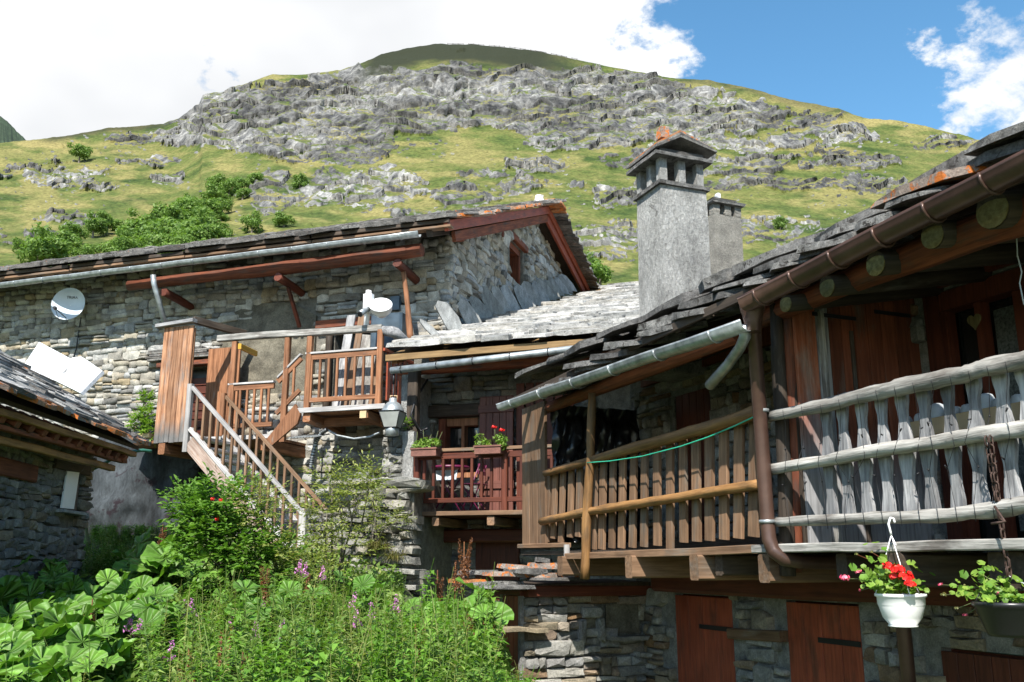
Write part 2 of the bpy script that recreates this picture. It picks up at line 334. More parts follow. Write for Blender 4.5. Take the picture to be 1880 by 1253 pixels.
def beam(parent, name, p0, p1, w, h, mat, xh=(1, 0, 0), ch=.12, wob=0., seg=1, taper=1., **tg):
    """a timber from p0 to p1; w along xh, h across"""
    p0 = Vector(p0); p1 = Vector(p1); d = p1-p0; ln = d.length
    c = min(w, h)*ch; vs = []; fs = []
    prof = [(-w/2+c, -h/2), (w/2-c, -h/2), (w/2, -h/2+c), (w/2, h/2-c), (w/2-c, h/2), (-w/2+c, h/2), (-w/2, h/2-c), (-w/2, -h/2+c)]
    for i in range(seg+1):
        t = i/seg; k = 1+(taper-1)*t; ox, oy = (ru(-wob, wob), ru(-wob, wob)) if wob else (0, 0)
        for (x, y) in prof: vs.append((x*k+ox, y*k+oy, ln*t))
    for i in range(seg):
        for j in range(8):
            a = i*8+j; b = i*8+(j+1) % 8; fs.append((a, b, b+8, a+8))
    fs.append(tuple(range(7, -1, -1))); fs.append(tuple(seg*8+j for j in range(8)))
    o = link(name, meshdata(name, vs, fs, mat), parent, basis(p0, d, xh)); tag(o, **tg); return o
def tube(parent, name, pts, r, mat, sides=10, wob=0., smooth=True, sub=1, cap=True, **tg):
    pts = [Vector(p) for p in pts]
    rs = r if hasattr(r, '__len__') else [r]*len(pts)
    if sub > 1:
        P2 = []; R2 = []
        for i in range(len(pts)-1):
            for k in range(sub): t = k/sub; P2.append(pts[i].lerp(pts[i+1], t)); R2.append(rs[i]*(1-t)+rs[i+1]*t)
        P2.append(pts[-1]); R2.append(rs[-1]); pts, rs = P2, R2
    B = basis(pts[0], (pts[-1]-pts[0]) if (pts[-1]-pts[0]).length > 1e-4 else UP, (1, .3, .2)); Bi = B.inverted()
    q = [Bi @ p for p in pts]; vs = []; fs = []; n = len(q)
    px = None; sd_ = random.randint(0, 99)
    for i in range(n):
        t = (q[min(i+1, n-1)]-q[max(i-1, 0)]).normalized()
        if px is None: px = Vector((1, 0, 0)) if abs(t.x) < .9 else Vector((0, 1, 0))
        px = (px-t*px.dot(t)).normalized(); py = t.cross(px)
        for j in range(sides):
            a = 2*pi*j/sides; k = rs[i]*(1+wob*noise.noise(Vector((cos(a)*1.2+sd_, sin(a)*1.2, i*.55))))
            vs.append(q[i]+px*cos(a)*k+py*sin(a)*k)
    for i in range(n-1):
        for j in range(sides):
            a = i*sides+j; b = i*sides+(j+1) % sides; fs.append((a, b, b+sides, a+sides))
    nf = len(fs)
    if cap: fs.append(tuple(range(sides-1, -1, -1))); fs.append(tuple((n-1)*sides+j for j in range(sides)))
    me = meshdata(name, vs, fs, mat)
    if smooth: me.polygons.foreach_set('use_smooth', [i < nf for i in range(len(fs))])
    o = link(name, me, parent, B); tag(o, **tg); return o
def log(parent, name, pts, r, mat, **k):
    k.setdefault('wob', .22); k.setdefault('sub', 5); return tube(parent, name, pts, r, mat, **k)
def lathe(parent, name, prof, p, axis, mat, sides=20, smooth=True, **tg):
    vs = []; fs = []
    for (r, z) in prof:
        for j in range(sides): a = 2*pi*j/sides; vs.append((r*cos(a), r*sin(a), z))
    for i in range(len(prof)-1):
        for j in range(sides):
            a = i*sides+j; b = i*sides+(j+1) % sides; fs.append((a, b, b+sides, a+sides))
    fs.append(tuple(range(sides-1, -1, -1))); fs.append(tuple((len(prof)-1)*sides+j for j in range(sides)))
    me = meshdata(name, vs, fs, mat)
    if smooth: me.polygons.foreach_set('use_smooth', [i < len(fs)-2 for i in range(len(fs))])
    o = link(name, me, parent, basis(p, axis, (1, 0, 0))); tag(o, **tg); return o
def prism(parent, name, poly, thick, mat, **tg):
    """poly: world points of one face; thick: world vector to the other"""
    poly = [Vector(p) for p in poly]; th = Vector(thick); n = len(poly); o0 = poly[0]
    vs = [p-o0 for p in poly]+[p-o0+th for p in poly]
    fs = [tuple(range(n)), tuple(range(2*n-1, n-1, -1))]+[(i, (i+1) % n, (i+1) % n+n, i+n) for i in range(n)]
    o = link(name, meshdata(name, vs, fs, mat), parent, Matrix.Translation(o0)); tag(o, **tg); return o
def fbox(parent, name, F, s0, s1, o0, o1, z0, z1, mat, **tg):
    return prism(parent, name, [F.w(s0, o0, z0), F.w(s1, o0, z0), F.w(s1, o1, z0), F.w(s0, o1, z0)], (0, 0, z1-z0), mat, **tg)
def ragged(F0, F1, n, j):
    """points on an edge with a ragged line"""
    return [F0.lerp(F1, i/n)+Vector((ru(-j, j), ru(-j, j), ru(-j, j))) for i in range(n)]

# stone and slate meshes, shared
STONES = {}
def stone_meshes(mat, n=18, bulge=.55, tag_=''):
    key = (mat, tag_)
    if key in STONES: return STONES[key]
    out = []
    for k in range(n):
        vs = []; pts = []
        cor = [(-.5, -.5), (.5, -.5), (.5, .5), (-.5, .5)]
        for i in range(4):
            x, z = cor[i]; x2, z2 = cor[(i+1) % 4]
            if rnd() < .35:      # broken corner
                px_, pz_ = cor[i-1]; k1, k2 = ru(.08, .3), ru(.08, .3)
                pts.append((x+(px_-x)*k1+ru(-.03, .03), z+(pz_-z)*k1+ru(-.03, .03))); pts.append((x+(x2-x)*k2+ru(-.03, .03), z+(z2-z)*k2+ru(-.03, .03)))
            else: pts.append((x+ru(-.05, .06), z+ru(-.07, .07)))
            if i % 2 == 0 and rnd() < .7 and len(pts) < 7: t = ru(.35, .65); pts.append((x+(x2-x)*t, z+(z2-z)*t+ru(-.08, .08)))
        m = len(pts)
        for (x, z) in pts: vs.append((x, -.5, z))
        for (x, z) in pts: vs.append((x*ru(.97, 1.02), .18+ru(-.1, .1), z*ru(.97, 1.02)))
        tx, tz = ru(-.25, .25), ru(-.25, .25)
        for (x, z) in pts: vs.append((x*ru(.84, .95), .40+ru(-.09, .09)+tx*x+tz*z, z*ru(.78, .93)))
        vs.append((ru(-.15, .15), .5+ru(-.08, .12), ru(-.15, .15)))
        fs = []
        for i in range(m):
            j = (i+1) % m
            fs.append((i, j, j+m, i+m)); fs.append((i+m, j+m, j+2*m, i+2*m)); fs.append((i+2*m, j+2*m, 3*m))
        out.append(meshdata('stone', vs, fs, mat))
    STONES[key] = out; return out
SLABS = {}
def slab_meshes(mat, n=14, pointy=0.):
    key = (mat, pointy)
    if key in SLABS: return SLABS[key]
    out = []
    for k in range(n):
        m = random.choice((7, 8, 9)); ph = rnd()*6.28; kk = ru(2.6, 6); pts = []
        for i in range(m):
            a = ph+2*pi*(i+ru(-.3, .3))/m; c, s = cos(a), sin(a); q = (abs(c)**kk+abs(s)**kk)**(-1/kk)*.5*ru(.86, 1.06)
            pts.append((c*q, s*q))
        vs = [(x, y, -.5+ru(-.2, .2)) for x, y in pts]+[(x*ru(.9, 1), y*ru(.9, 1), .5+ru(-.25, .25)) for x, y in pts]+[(0, 0, .55)]
        fs = [tuple(range(m-1, -1, -1))]
        for i in range(m):
            j = (i+1) % m; fs.append((i, j, j+m, i+m)); fs.append((i+m, j+m, 2*m))
        out.append(meshdata('slate', vs, fs, mat))
    SLABS[key] = out; return out
def join_instances(name, items, parent, mat):
    """items: (mesh, matrix) joined into one mesh"""
    V = []; Fc = []; off = 0
    for me, M in items:
        co = np.empty(len(me.vertices)*3, dtype=np.float32); me.vertices.foreach_get('co', co); co = co.reshape(-1, 3)
        m = np.array(M); V.append(co @ m[:3, :3].T+m[:3, 3])
        for p in me.polygons:
            idx = [i+off for i in p.vertices]
            if len(idx) == 3: Fc.append(tuple(idx))
            else: Fc.extend([(idx[0], idx[i], idx[i+1]) for i in range(1, len(idx)-1)])
        off += len(co)
    V = np.concatenate(V); c = V.mean(0)
    return link(name, mesh_np(name, V-c, Fc, mat), parent, Matrix.Translation(Vector(c.tolist())))
def project(p):
    X, Y, Z = p[0], p[1], p[2]-1.6
    d = Y*CP+Z*SP; return (940+FPX*X/d, 626.5-FPX*(-Y*SP+Z*CP)/d, d)
def in_view(p, m=20):
    if p[1] < .5: return False
    u, v, d = project(p); return -m < u < 1880+m and -m < v < 1253+m
def masonry(parent, F, s0, s1, z0, z1, ok, mat, course=(.2, .34), width=(.18, .5), depth=(.10, .16), o0=0., limit=300, seed=1, rot=3, wob=.03, gap=.008, name='stone', jut=.03, thin=.5):
    random.seed(seed); ms = stone_meshes(mat); items = []
    z = z0; row = 0
    while z < z1:
        H = ru(*course); s = s0-ru(0, .3); row += 1
        while s < s1:
            w = ru(*width)
            if s < s0: w = max(.12, w-(s0-s)); s = s0
            if s+w > s1-.08: w = s1-s
            q = rnd()
            if q < .30 and H < course[0]*1.35: cells = [(0, 0, 1, 1)]
            elif q < thin: cells = [(0, 0, 1, .5), (0, .5, ru(.4, .6), .5)]; cells.append((cells[1][2], .5, 1-cells[1][2], .5))
            elif q < .78: k = ru(.36, .64); cells = [(0, 0, 1, k), (0, k, 1, 1-k)]
            elif q < .9: cells = [(0, 0, 1, .3), (0, .3, 1, .38), (0, .68, 1, .32)]
            else: k = ru(.4, .6); cells = [(0, 0, k, .5), (k, 0, 1-k, .62), (0, .5, k, .5), (k, .62, 1-k, .38)]
            for (cx, cz, cw, chh) in cells:
                ww, hh = w*cw, H*chh; ss = s+w*cx+ww/2; zz = z+H*cz+hh/2+2.6*wob*noise.noise(Vector((ss*.75, z*1.1, seed)))+1.1*wob*noise.noise(Vector((ss*2.3, z*2.5, seed+5)))
                if ok(ss, zz, ww, hh): items.append((ss, zz, ww-gap*ru(0, 2.), hh-gap*ru(0, 1.6)))
            s += w
        z += H
    out = []
    for (s, z, w, h) in items:
        dp = ru(*depth); th = radians(ru(-rot, rot)); p = F.w(s, o0+ru(-jut, jut)*.5-dp*.25, z)
        X = F.a*cos(th)+UP*sin(th); Z = UP*cos(th)-F.a*sin(th)
        if rnd() < .5: X = -X
        X = X*w*1.07; Z = Z*h*1.08; Y = F.n*dp
        M = Matrix(((X.x, Y.x, Z.x, p.x), (X.y, Y.y, Z.y, p.y), (X.z, Y.z, Z.z, p.z), (0, 0, 0, 1)))
        d = (p-CAM).length; out.append((w*h/(d*d) if in_view(p, 0) else 0., random.choice(ms), M))
    out.sort(key=lambda t: -t[0])
    k = 0
    for a, me, M in out[:limit]:
        if a <= 0: break
        link(name, me, parent, M); k += 1
    if len(out) > k:
        o = join_instances('small_stones' if name == 'stone' else name+'s', [(me, M) for a, me, M in out[k:]], parent, mat); o['kind'] = 'stuff'
    return len(out)
def backing(parent, name, F, breaks, mat, o0=-.06, thick=.35, holes=()):
    """wall core: breaks = [(s, zbottom, ztop)], holes = [(s0, s1, z0, z1)]"""
    S = sorted(set([b[0] for b in breaks]+[x for h in holes for x in (h[0], h[1]) if breaks[0][0] < x < breaks[-1][0]]))
    def prof(s):
        for i in range(len(breaks)-1):
            a, b = breaks[i], breaks[i+1]
            if a[0] <= s <= b[0]: t = (s-a[0])/(b[0]-a[0]); return a[1]+(b[1]-a[1])*t, a[2]+(b[2]-a[2])*t
        return breaks[-1][1:]
    V = []; Fc = []; org = F.w(breaks[0][0], o0, 0)
    for i in range(len(S)-1):
        a, b = S[i], S[i+1]; mid = (a+b)/2; za, zb = prof(a), prof(b)
        iv = []; hs = sorted([(h[2], h[3]) for h in holes if h[0] <= mid <= h[1]])
        lo = (za[0], zb[0])
        for (h0, h1) in hs:
            if h0 > min(lo): iv.append((lo, (h0, h0)))
            lo = (h1, h1)
        iv.append((lo, (za[1], zb[1])))
        for (l, h) in iv:
            if h[0]-l[0] < .005: continue
            k = len(V)
            for (s, o, z) in ((a, o0, l[0]), (b, o0, l[1]), (b, o0, h[1]), (a, o0, h[0]), (a, o0-thick, l[0]), (b, o0-thick, l[1]), (b, o0-thick, h[1]), (a, o0-thick, h[0])): V.append(F.w(s, o, z)-org)
            Fc += [(k, k+1, k+2, k+3), (k+7, k+6, k+5, k+4), (k, k+4, k+5, k+1), (k+1, k+5, k+6, k+2), (k+2, k+6, k+7, k+3), (k+3, k+7, k+4, k)]
    return link(name, meshdata(name, V, Fc, mat), parent, Matrix.Translation(org))
def slate_at(parent, me, p, X, Y, Z, name='slate'):
    M = Matrix(((X.x, Y.x, Z.x, p.x), (X.y, Y.y, Z.y, p.y), (X.z, Y.z, Z.z, p.z), (0, 0, 0, 1)))
    return (me, M)
def slates(parent, P0, ea, up, length, height, mat, w=(.3, .7), course=.2, sl=.42, th=(.03, .06), ok=None, limit=300, seed=3, tilt=5, lift=.03, name='slate', altmat=None, altp=0.):
    """rows of slabs on the plane P0 + ea*x + up*y (unit vectors), lowest row at y=0"""
    random.seed(seed); ms = slab_meshes(mat); am = slab_meshes(altmat) if altmat else None
    nrm = ea.cross(up).normalized()
    if nrm.z < 0: nrm = -nrm
    y = 0.; out = []
    while y < height:
        x = -ru(0, .3)
        while x < length:
            ww = ru(*w); cx = x+ww/2; cy = y+sl/2+ru(-.05, .05)
            if ok is None or ok(cx, cy):
                t = ru(*th); a = radians(ru(-tilt, tilt)); b = radians(ru(-3, 3))
                X = ea*cos(b)+up*sin(b); Yv = up*cos(b)-ea*sin(b); Yv = (Yv-nrm*(.08+.5*sin(a)*.4)).normalized(); Z = X.cross(Yv); Z = Z if Z.z > 0 else -Z
                X = (X+nrm*sin(a)*.35).normalized()
                p = P0+ea*cx+up*cy+nrm*(lift+t*.5+ru(0, .02))
                me = random.choice(am if (am and rnd() < altp) else ms)
                d = (p-CAM).length
                out.append((ww/(d*d) if in_view(p, 10) else 0, me, slate_at(parent, me, p, X*ww*1.08, Yv*sl*ru(.9, 1.1), Z*t)[1]))
            x += ww
        y += course*ru(.85, 1.15)
    out.sort(key=lambda t: -t[0]); k = 0
    for a, me, M in out[:limit]:
        if a <= 0: break
        link(name, me, parent, M); k += 1
    if len(out) > k:
        o = join_instances(name+'s', [(me, M) for a, me, M in out[k:]], parent, mat); o['kind'] = 'stuff'
def gutter(parent, p0, p1, r, mat, out_dir, brackets=5, name='gutter'):
    p0 = Vector(p0); p1 = Vector(p1); B = basis(p0, p1-p0, out_dir); ln = (p1-p0).length; vs = []; fs = []; m = 11
    # make sure local y points down
    dn = (B.to_3x3() @ Vector((0, 1, 0))).z; sg = -1 if dn > 0 else 1
    sec = []
    for j in range(m): a = pi*j/(m-1); sec.append((cos(a)*r, sg*sin(a)*r))
    sec = [(r*.9, 0), ]+[(r*1.12, -sg*.014), ]+sec
    inn = [(x*.93, y*.93) for x, y in reversed(sec[2:])]
    sec = sec+inn; m = len(sec); seg = max(2, int(ln/.6))
    for i in range(seg+1):
        for (x, y) in sec: vs.append((x, y+.004*sin(i*2.3), ln*i/seg))
    for i in range(seg):
        for j in range(m): a = i*m+j; b = i*m+(j+1) % m; fs.append((a, b, b+m, a+m))
    fs.append(tuple(range(m))); fs.append(tuple(seg*m+j for j in range(m)))
    g = link(name, meshdata(name, vs, fs, mat, True), parent, B)
    for i in range(brackets):
        z = ln*(i+.5)/brackets; pts = [B @ Vector((r*1.09*cos(a), sg*r*1.09*sin(a), z)) for a in np.linspace(-.15, pi+.1, 9)]
        tube(g, 'gutter_bracket', pts, .009, mat, sides=5)
    return g
# ------------------------------------------------------------------ ground
def sstep(a, b, x):
    t = min(1, max(0, (x-a)/(b-a))); return t*t*(3-2*t)
def ground_z(x, y):
    lft = min(2.0, max(0., .38+.155*(y-7)+.35*sstep(13, 15.5, y)))
    if y < 7: lft = .38*sstep(2.5, 7, y)
    rgt = .0+1.0*sstep(11, 14.5, y)
    xs = -.15-max(0, y-9)*.36+max(0, 9-y)*.02
    k = sstep(xs, xs+.75, x)
    z = lft*(1-k)+rgt*k
    far = sstep(20, 90, y); z = z*(1-far)+(2+(y-20)*.12)*far if y > 20 else z
    if y < 200: z += .05*noise.noise(Vector((x*.9, y*.9, 0)))
    return z
def build_ground():
    xs = sorted(set([round(-9+.3*i, 3) for i in range(61)]+[-1500, -600, -200, -80, -40, -25, -16, -12, 12, 16, 25, 40, 80, 200, 600, 1500]))
    ys = sorted(set([round(2+.3*i, 3) for i in range(64)]+[-1500, -500, -100, -30, -10, -3, 0, 1, 24, 30, 40, 60, 90, 120, 150]))
    V = [(x, y, ground_z(x, y)) for y in ys for x in xs]; n = len(xs)
    Fc = [(j*n+i, j*n+i+1, (j+1)*n+i+1, (j+1)*n+i) for j in range(len(ys)-1) for i in range(n-1)]
    m, nt, b, o = newmat('earth_and_grass'); ge = node(nt, 'ShaderNodeNewGeometry')
    n1 = node(nt, 'ShaderNodeTexNoise', i_Scale=2., i_Detail=10.); lk(nt, ge.outputs['Position'], n1.inputs[0])
    c = ramp(nt, n1.outputs[0], [(.35, (.06, .05, .03)), (.5, (.06, .085, .025)), (.7, (.08, .12, .03))])
    lk(nt, c, b.inputs[0]); b.inputs['Roughness'].default_value = .95
    o = link('ground', meshdata('ground', V, Fc, m, True)); o['kind'] = 'structure'
build_ground()

# ------------------------------------------------------------------ mountain
def hash2(ix, iy, s=0):
    h = (ix.astype(np.int64)*374761393+iy.astype(np.int64)*668265263+s*974634777) & 0xffffffff
    h = ((h ^ (h >> 13))*1274126177) & 0xffffffff
    return ((h ^ (h >> 16)) & 0xffffff)/float(0xffffff)
def vnoise(x, y, s=0):
    ix = np.floor(x); iy = np.floor(y); fx = x-ix; fy = y-iy
    fx = fx*fx*fx*(fx*(fx*6-15)+10); fy = fy*fy*fy*(fy*(fy*6-15)+10)
    a = hash2(ix, iy, s); b = hash2(ix+1, iy, s); c = hash2(ix, iy+1, s); d = hash2(ix+1, iy+1, s)
    return a*(1-fx)*(1-fy)+b*fx*(1-fy)+c*(1-fx)*fy+d*fx*fy
def fbm(x, y, o=5, s=0, g=.5):
    t = 0; a = 1; n = 0
    for i in range(o):
        ca, sa = cos(i*.7), sin(i*.7)
        t = t+a*vnoise((x*ca-y*sa)*2**i+i*7.3, (x*sa+y*ca)*2**i-i*3.1, s+i); n += a; a *= g
    return t/n
def voro(x, y, s=0):
    ix = np.floor(x); iy = np.floor(y); f1 = np.full(x.shape, 9.); f2 = np.full(x.shape, 9.); idv = np.zeros(x.shape); gx = np.zeros(x.shape); gy = np.zeros(x.shape)
    for dx in (-1, 0, 1):
        for dy in (-1, 0, 1):
            cx = ix+dx; cy = iy+dy; px = cx+hash2(cx, cy, s+11); py = cy+hash2(cx, cy, s+23); d = np.hypot(x-px, y-py)
            m = d < f1; f2 = np.where(m, f1, np.minimum(f2, d)); idv = np.where(m, hash2(cx, cy, s+37), idv); gx = np.where(m, x-px, gx); gy = np.where(m, y-py, gy); f1 = np.where(m, d, f1)
    return f1, f2, idv, gx, gy
CREST = [(-400, 262), (0, 262), (50, 258), (130, 248), (200, 235), (300, 228), (330, 215), (365, 190), (372, 175), (420, 165), (470, 148), (500, 137), (560, 137), (620, 130), (655, 120), (700, 100), (750, 88), (800, 81), (870, 82), (940, 88), (1000, 97), (1060, 110), (1130, 125), (1230, 143), (1300, 147), (1380, 163), (1450, 183), (1540, 200), (1585, 217), (1650, 222), (1700, 232), (1790, 255), (1900, 275), (2100, 310), (2400, 360)]
VB = 660.
def mr_of(t): return 115+560*(.25*t+.75*t**1.25)
def mountain_point(u, v):
    vc = float(np.interp(u, [c[0] for c in CREST], [c[1] for c in CREST])); t = (VB-v)/(VB-vc)
    r = ray(u, v); return CAM+r*(mr_of(t)/math.hypot(r.x, r.y)), t
def sm(a, b, x):
    t = np.clip((x-a)/(b-a), 0, 1); return t*t*(3-2*t)
def build_mountain():
    us = np.arange(-160, 2060, 2.0); ts = np.linspace(0, 1, 470)
    U, T = np.meshgrid(us, ts); cu = [c[0] for c in CREST]; cv = [c[1] for c in CREST]
    vc = np.interp(U, cu, cv); Vp = VB-(VB-vc)*T
    rg = mr_of(T)
    # rock layout, in map-like coordinates (u, v), features stretched along the slope contours
    wx = U+26*(fbm(U/70, Vp/50, 4, 3)-.5); wy = Vp+22*(fbm(U/60, Vp/40, 4, 9)-.5)
    lo = np.interp(U, [-300, 200, 330, 370, 450, 560, 640, 740, 900, 1000, 1150, 1300, 1450, 1600, 1700, 2200], [200, 200, 245, 265, 285, 300, 255, 245, 232, 250, 262, 262, 250, 248, 262, 300])
    hi = np.interp(U, [-300, 300, 372, 620, 660, 800, 950, 1100, 1200, 1400, 1600, 2200], [215, 222, 172, 132, 125, 118, 122, 128, 143, 180, 230, 320])
    D = .72*sm(-10, 14, wy-hi)*sm(-16, 14, lo-wy)
    D *= np.interp(U, [-300, 290, 350, 1250, 1450, 1640, 2200], [0, 0, 1, 1, .75, .45, .3])
    for (a, b, ra, rb, k) in [(q_[0], q_[1], q_[2]*1.08, q_[3]*1.08, q_[4]+.09) for q_ in [(110, 320, 100, 24, .5), (310, 328, 36, 14, .6), (500, 352, 42, 36, .7), (600, 345, 42, 32, .7), (690, 345, 85, 36, .55), (850, 365, 70, 30, .45), (985, 305, 55, 14, .7), (1075, 258, 95, 17, .8),
                              (1130, 365, 42, 22, .55), (1385, 312, 60, 26, .6), (1590, 298, 75, 14, .7), (1600, 342, 65, 16, .8), (1090, 445, 90, 42, .5), (1440, 425, 85, 32, .5), (620, 262, 100, 40, .8), (430, 235, 90, 40, .5),
                              (1470, 262, 60, 10, .5), (1180, 300, 60, 20, .4), (1740, 262, 60, 18, .5), (330, 258, 60, 16, .6), (250, 255, 50, 12, .5), (560, 352, 30, 26, .5), (1240, 285, 50, 18, .5), (950, 345, 50, 14, .45), (1020, 262, 60, 14, .6), (1340, 270, 80, 12, .5), (1530, 285, 50, 12, .45), (1130, 425, 50, 24, .5), (1450, 300, 80, 12, .4), (300, 300, 90, 8, .35), (1560, 250, 60, 16, .5), (1350, 335, 60, 12, .5), (1480, 340, 70, 14, .4), (1180, 345, 50, 12, .4), (900, 320, 60, 10, .4), (200, 345, 60, 10, .35), (50, 440, 60, 16, .35), (130, 405, 70, 16, .35), (780, 395, 120, 16, .4), (1010, 340, 60, 10, .3), (1300, 300, 60, 14, .4)]]:
        e = ((wx-a)/ra)**2+((wy-b)/rb)**2; D = np.maximum(D, k*np.clip(1.25-e, 0, 1)**.6)
    N1 = fbm(U/44, Vp/17+U/160, 5, 21, .55)
    N3 = fbm(U/20+Vp/60, Vp/8, 4, 517, .55)
    rock = sm(.50, .55, D*.66+N1*.56+N3*.40-.205)
    # small scattered stones on the meadows
    f1, f2, idv, gx, gy = voro(U/11., Vp/6.5, 5)
    sc = (idv > .80)*sm(.42*1., .26, f1)*sm(.35, .6, fbm(U/90, Vp/60, 3, 77))*sm(VB, 560, Vp)
    sc = sc*(Vp > hi+20)
    rock = np.maximum(rock, sc)
    # relief, in picture-pixel units at that distance
    px = rg/FPX
    F1, F2, ID, GX, GY = voro(wx/30., wy/15.+wx/90., 41)
    f1b, f2b, IDb, gxb, gyb = voro(wx/9.5, wy/8., 43)
    sx = U+34*(fbm(U/34, Vp/26, 4, 303)-.5); sy = Vp+26*(fbm(U/30, Vp/24, 4, 309)-.5)
    F1, F2, ID, GX, GY = voro(sx/78.+sy/110., sy/27.-sx/150., 41)
    F1m, F2m, IDm, GXm, GYm = voro(sx/34.+sy/60., sy/11.5-sx/90., 47)
    r1 = hash2(np.floor(ID*999), np.floor(ID*77), 3)-.5; r2 = hash2(np.floor(IDm*999), np.floor(IDm*77), 3)-.5
    blocks = 17*(.55-F1)*(.5+ID)+GY*9*(ID-.3)+GX*10*r1+6.5*(.55-F1m)*(.4+IDm)+GXm*5*r2+3.5*(fbm(U/26, Vp/22, 3, 601)-.5)*2
    small = ((IDb-.5)*2.6+gyb*2.2+gxb*2.0*(IDb-.4)-1.2*np.exp(-((f2b-f1b)/.10)**2))*(.3+1.1*fbm(U/40, Vp/30, 3, 511))
    led = (wy+46*fbm(U/80, Vp/45, 4, 61)+.10*U)/24.; lf = led-np.floor(led); rock_ledge = sm(.10, .30, lf+.35*(fbm(U/16, Vp/9, 3, 603)-.5))
    ledge = 9*(lf-.5)*(.4+hash2(np.floor(led), np.floor(wx/55), 9))
    ridg = 1-np.abs(2*fbm(wx/12+wy/40, wy/34, 5, 71)-1)
    rock = np.where(D > .3, rock*(.48+.52*rock_ledge), rock)
    h = rock*(3.0+blocks*1.35+small*.36+ledge*1.25+2.5*(ridg-.7)*(.2+1.4*fbm(U/60, Vp/40, 2, 515)))+1.0*(fbm(U/13, Vp/7, 3, 81)-.5)*rock
    h = np.where(sc > .2, sc*1.5+1.0*(fbm(U/4, Vp/3, 2, 6)-.5), h)
    mead = (fbm(U/120, Vp/40, 5, 91)-.5)*13+(fbm(U/18, Vp/8, 4, 95)-.5)*2.4
    h = (h+mead)*px
    az = np.arctan((U-940)/FPX*1.0); rx = (U-940)/FPX; yy = (626.5-Vp)/FPX; ry = CP-yy*SP; rz = SP+yy*CP
    hl = np.hypot(rx, ry); k = rg/hl
    X = rx*k; Y = ry*k; Z = 1.6+rz*k
    fade = sm(1.0, .985, T)
    dh = h*fade
    X = X-rx/hl*dh*.95; Y = Y-ry/hl*dh*.95; Z = Z+dh*.22+(1-fade)*(fbm(U/14, U*0+3, 4, 5)-.5)*3.2*px*(1+1.5*(D > .3))
    nR, nC = U.shape
    # the slope behind the crest, falling away
    Xb = X[-1]*1.25; Yb = Y[-1]*1.25; Zb = Z[-1]*.9-20
    V = np.stack([np.concatenate([X.ravel(), Xb, X[0]*.8]), np.concatenate([Y.ravel(), Yb, Y[0]*.8]), np.concatenate([Z.ravel(), Zb, Z[0]*0-3])], 1)
    j = np.arange(nR)[:, None]*nC+np.arange(nC-1)[None, :]
    Fq = np.stack([j, j+1, j+1+nC, j+nC], -1).reshape(-1, 4)
    m, nt, b, o = newmat('alpine_slope'); ge = node(nt, 'ShaderNodeNewGeometry'); at_ = node(nt, 'ShaderNodeAttribute', attribute_name='rock'); ad_ = node(nt, 'ShaderNodeAttribute', attribute_name='dry')
    nA = node(nt, 'ShaderNodeTexNoise', i_Scale=.55, i_Detail=8., i_Roughness=.68); lk(nt, ge.outputs['Position'], nA.inputs[0])
    nB = node(nt, 'ShaderNodeTexNoise', i_Scale=.045, i_Detail=9., i_Roughness=.62); lk(nt, ge.outputs['Position'], nB.inputs[0])
    mp = node(nt, 'ShaderNodeMapping'); mp.inputs['Scale'].default_value = (.13, .13, .10); lk(nt, ge.outputs['Position'], mp.inputs[0])
    nC_ = node(nt, 'ShaderNodeTexNoise', i_Scale=1., i_Detail=7., i_Roughness=.65); lk(nt, mp.outputs[0], nC_.inputs[0])
    grass = ramp(nt, nB.outputs[0], [(.34, (.035, .058, .016)), (.46, (.075, .098, .026)), (.56, (.11, .12, .036)), (.70, (.17, .155, .06))])
    grass = mixc(nt, ad_.outputs['Fac'], grass, (.24, .20, .08))
    grass = mixc(nt, 1., grass, ramp(nt, nA.outputs[0], [(.33, .5), (.67, 1.4)]), 'MULTIPLY')
    rk = ramp(nt, nC_.outputs[0], [(.35, (.05, .052, .055)), (.45, (.12, .12, .118)), (.55, (.20, .198, .19)), (.67, (.32, .315, .30))])
    rk = mixc(nt, 1., rk, ramp(nt, nA.outputs[0], [(.32, .5), (.66, 1.22)]), 'MULTIPLY')
    nL = node(nt, 'ShaderNodeTexNoise', i_Scale=.014, i_Detail=4.); lk(nt, ge.outputs['Position'], nL.inputs[0]); rk = mixc(nt, 1., rk, ramp(nt, nL.outputs[0], [(.38, .5), (.6, 1.2)]), 'MULTIPLY')
    s1 = node(nt, 'ShaderNodeMath', operation='MULTIPLY_ADD'); lk(nt, nA.outputs[0], s1.inputs[0]); s1.inputs[1].default_value = .9; lk(nt, at_.outputs['Fac'], s1.inputs[2])
    sx_ = node(nt, 'ShaderNodeSeparateXYZ'); lk(nt, ge.outputs['Normal'], sx_.inputs[0])
    nz = node(nt, 'ShaderNodeMath', operation='MULTIPLY_ADD'); lk(nt, nA.outputs[0], nz.inputs[0]); nz.inputs[1].default_value = .35; lk(nt, sx_.outputs['Z'], nz.inputs[2])
    flat = ramp(nt, nz.outputs[0], [(.93, 1.), (1.06, 0.)])
    fac0 = ramp(nt, s1.outputs[0], [(.86, 0.), (.96, 1.)])
    fm_ = node(nt, 'ShaderNodeMath', operation='MULTIPLY'); lk(nt, fac0, fm_.inputs[0]); lk(nt, flat, fm_.inputs[1]); fac = fm_.outputs[0]
    col = mixc(nt, fac, grass, rk); at2 = node(nt, 'ShaderNodeAttribute', attribute_name='crest_dark')
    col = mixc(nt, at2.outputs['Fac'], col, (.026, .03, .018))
    lk(nt, col, b.inputs[0]); b.inputs['Roughness'].default_value = .95; b.inputs['Specular IOR Level'].default_value = .1
    bp = node(nt, 'ShaderNodeBump'); bp.inputs['Distance'].default_value = .9; bp.inputs['Strength'].default_value = .6
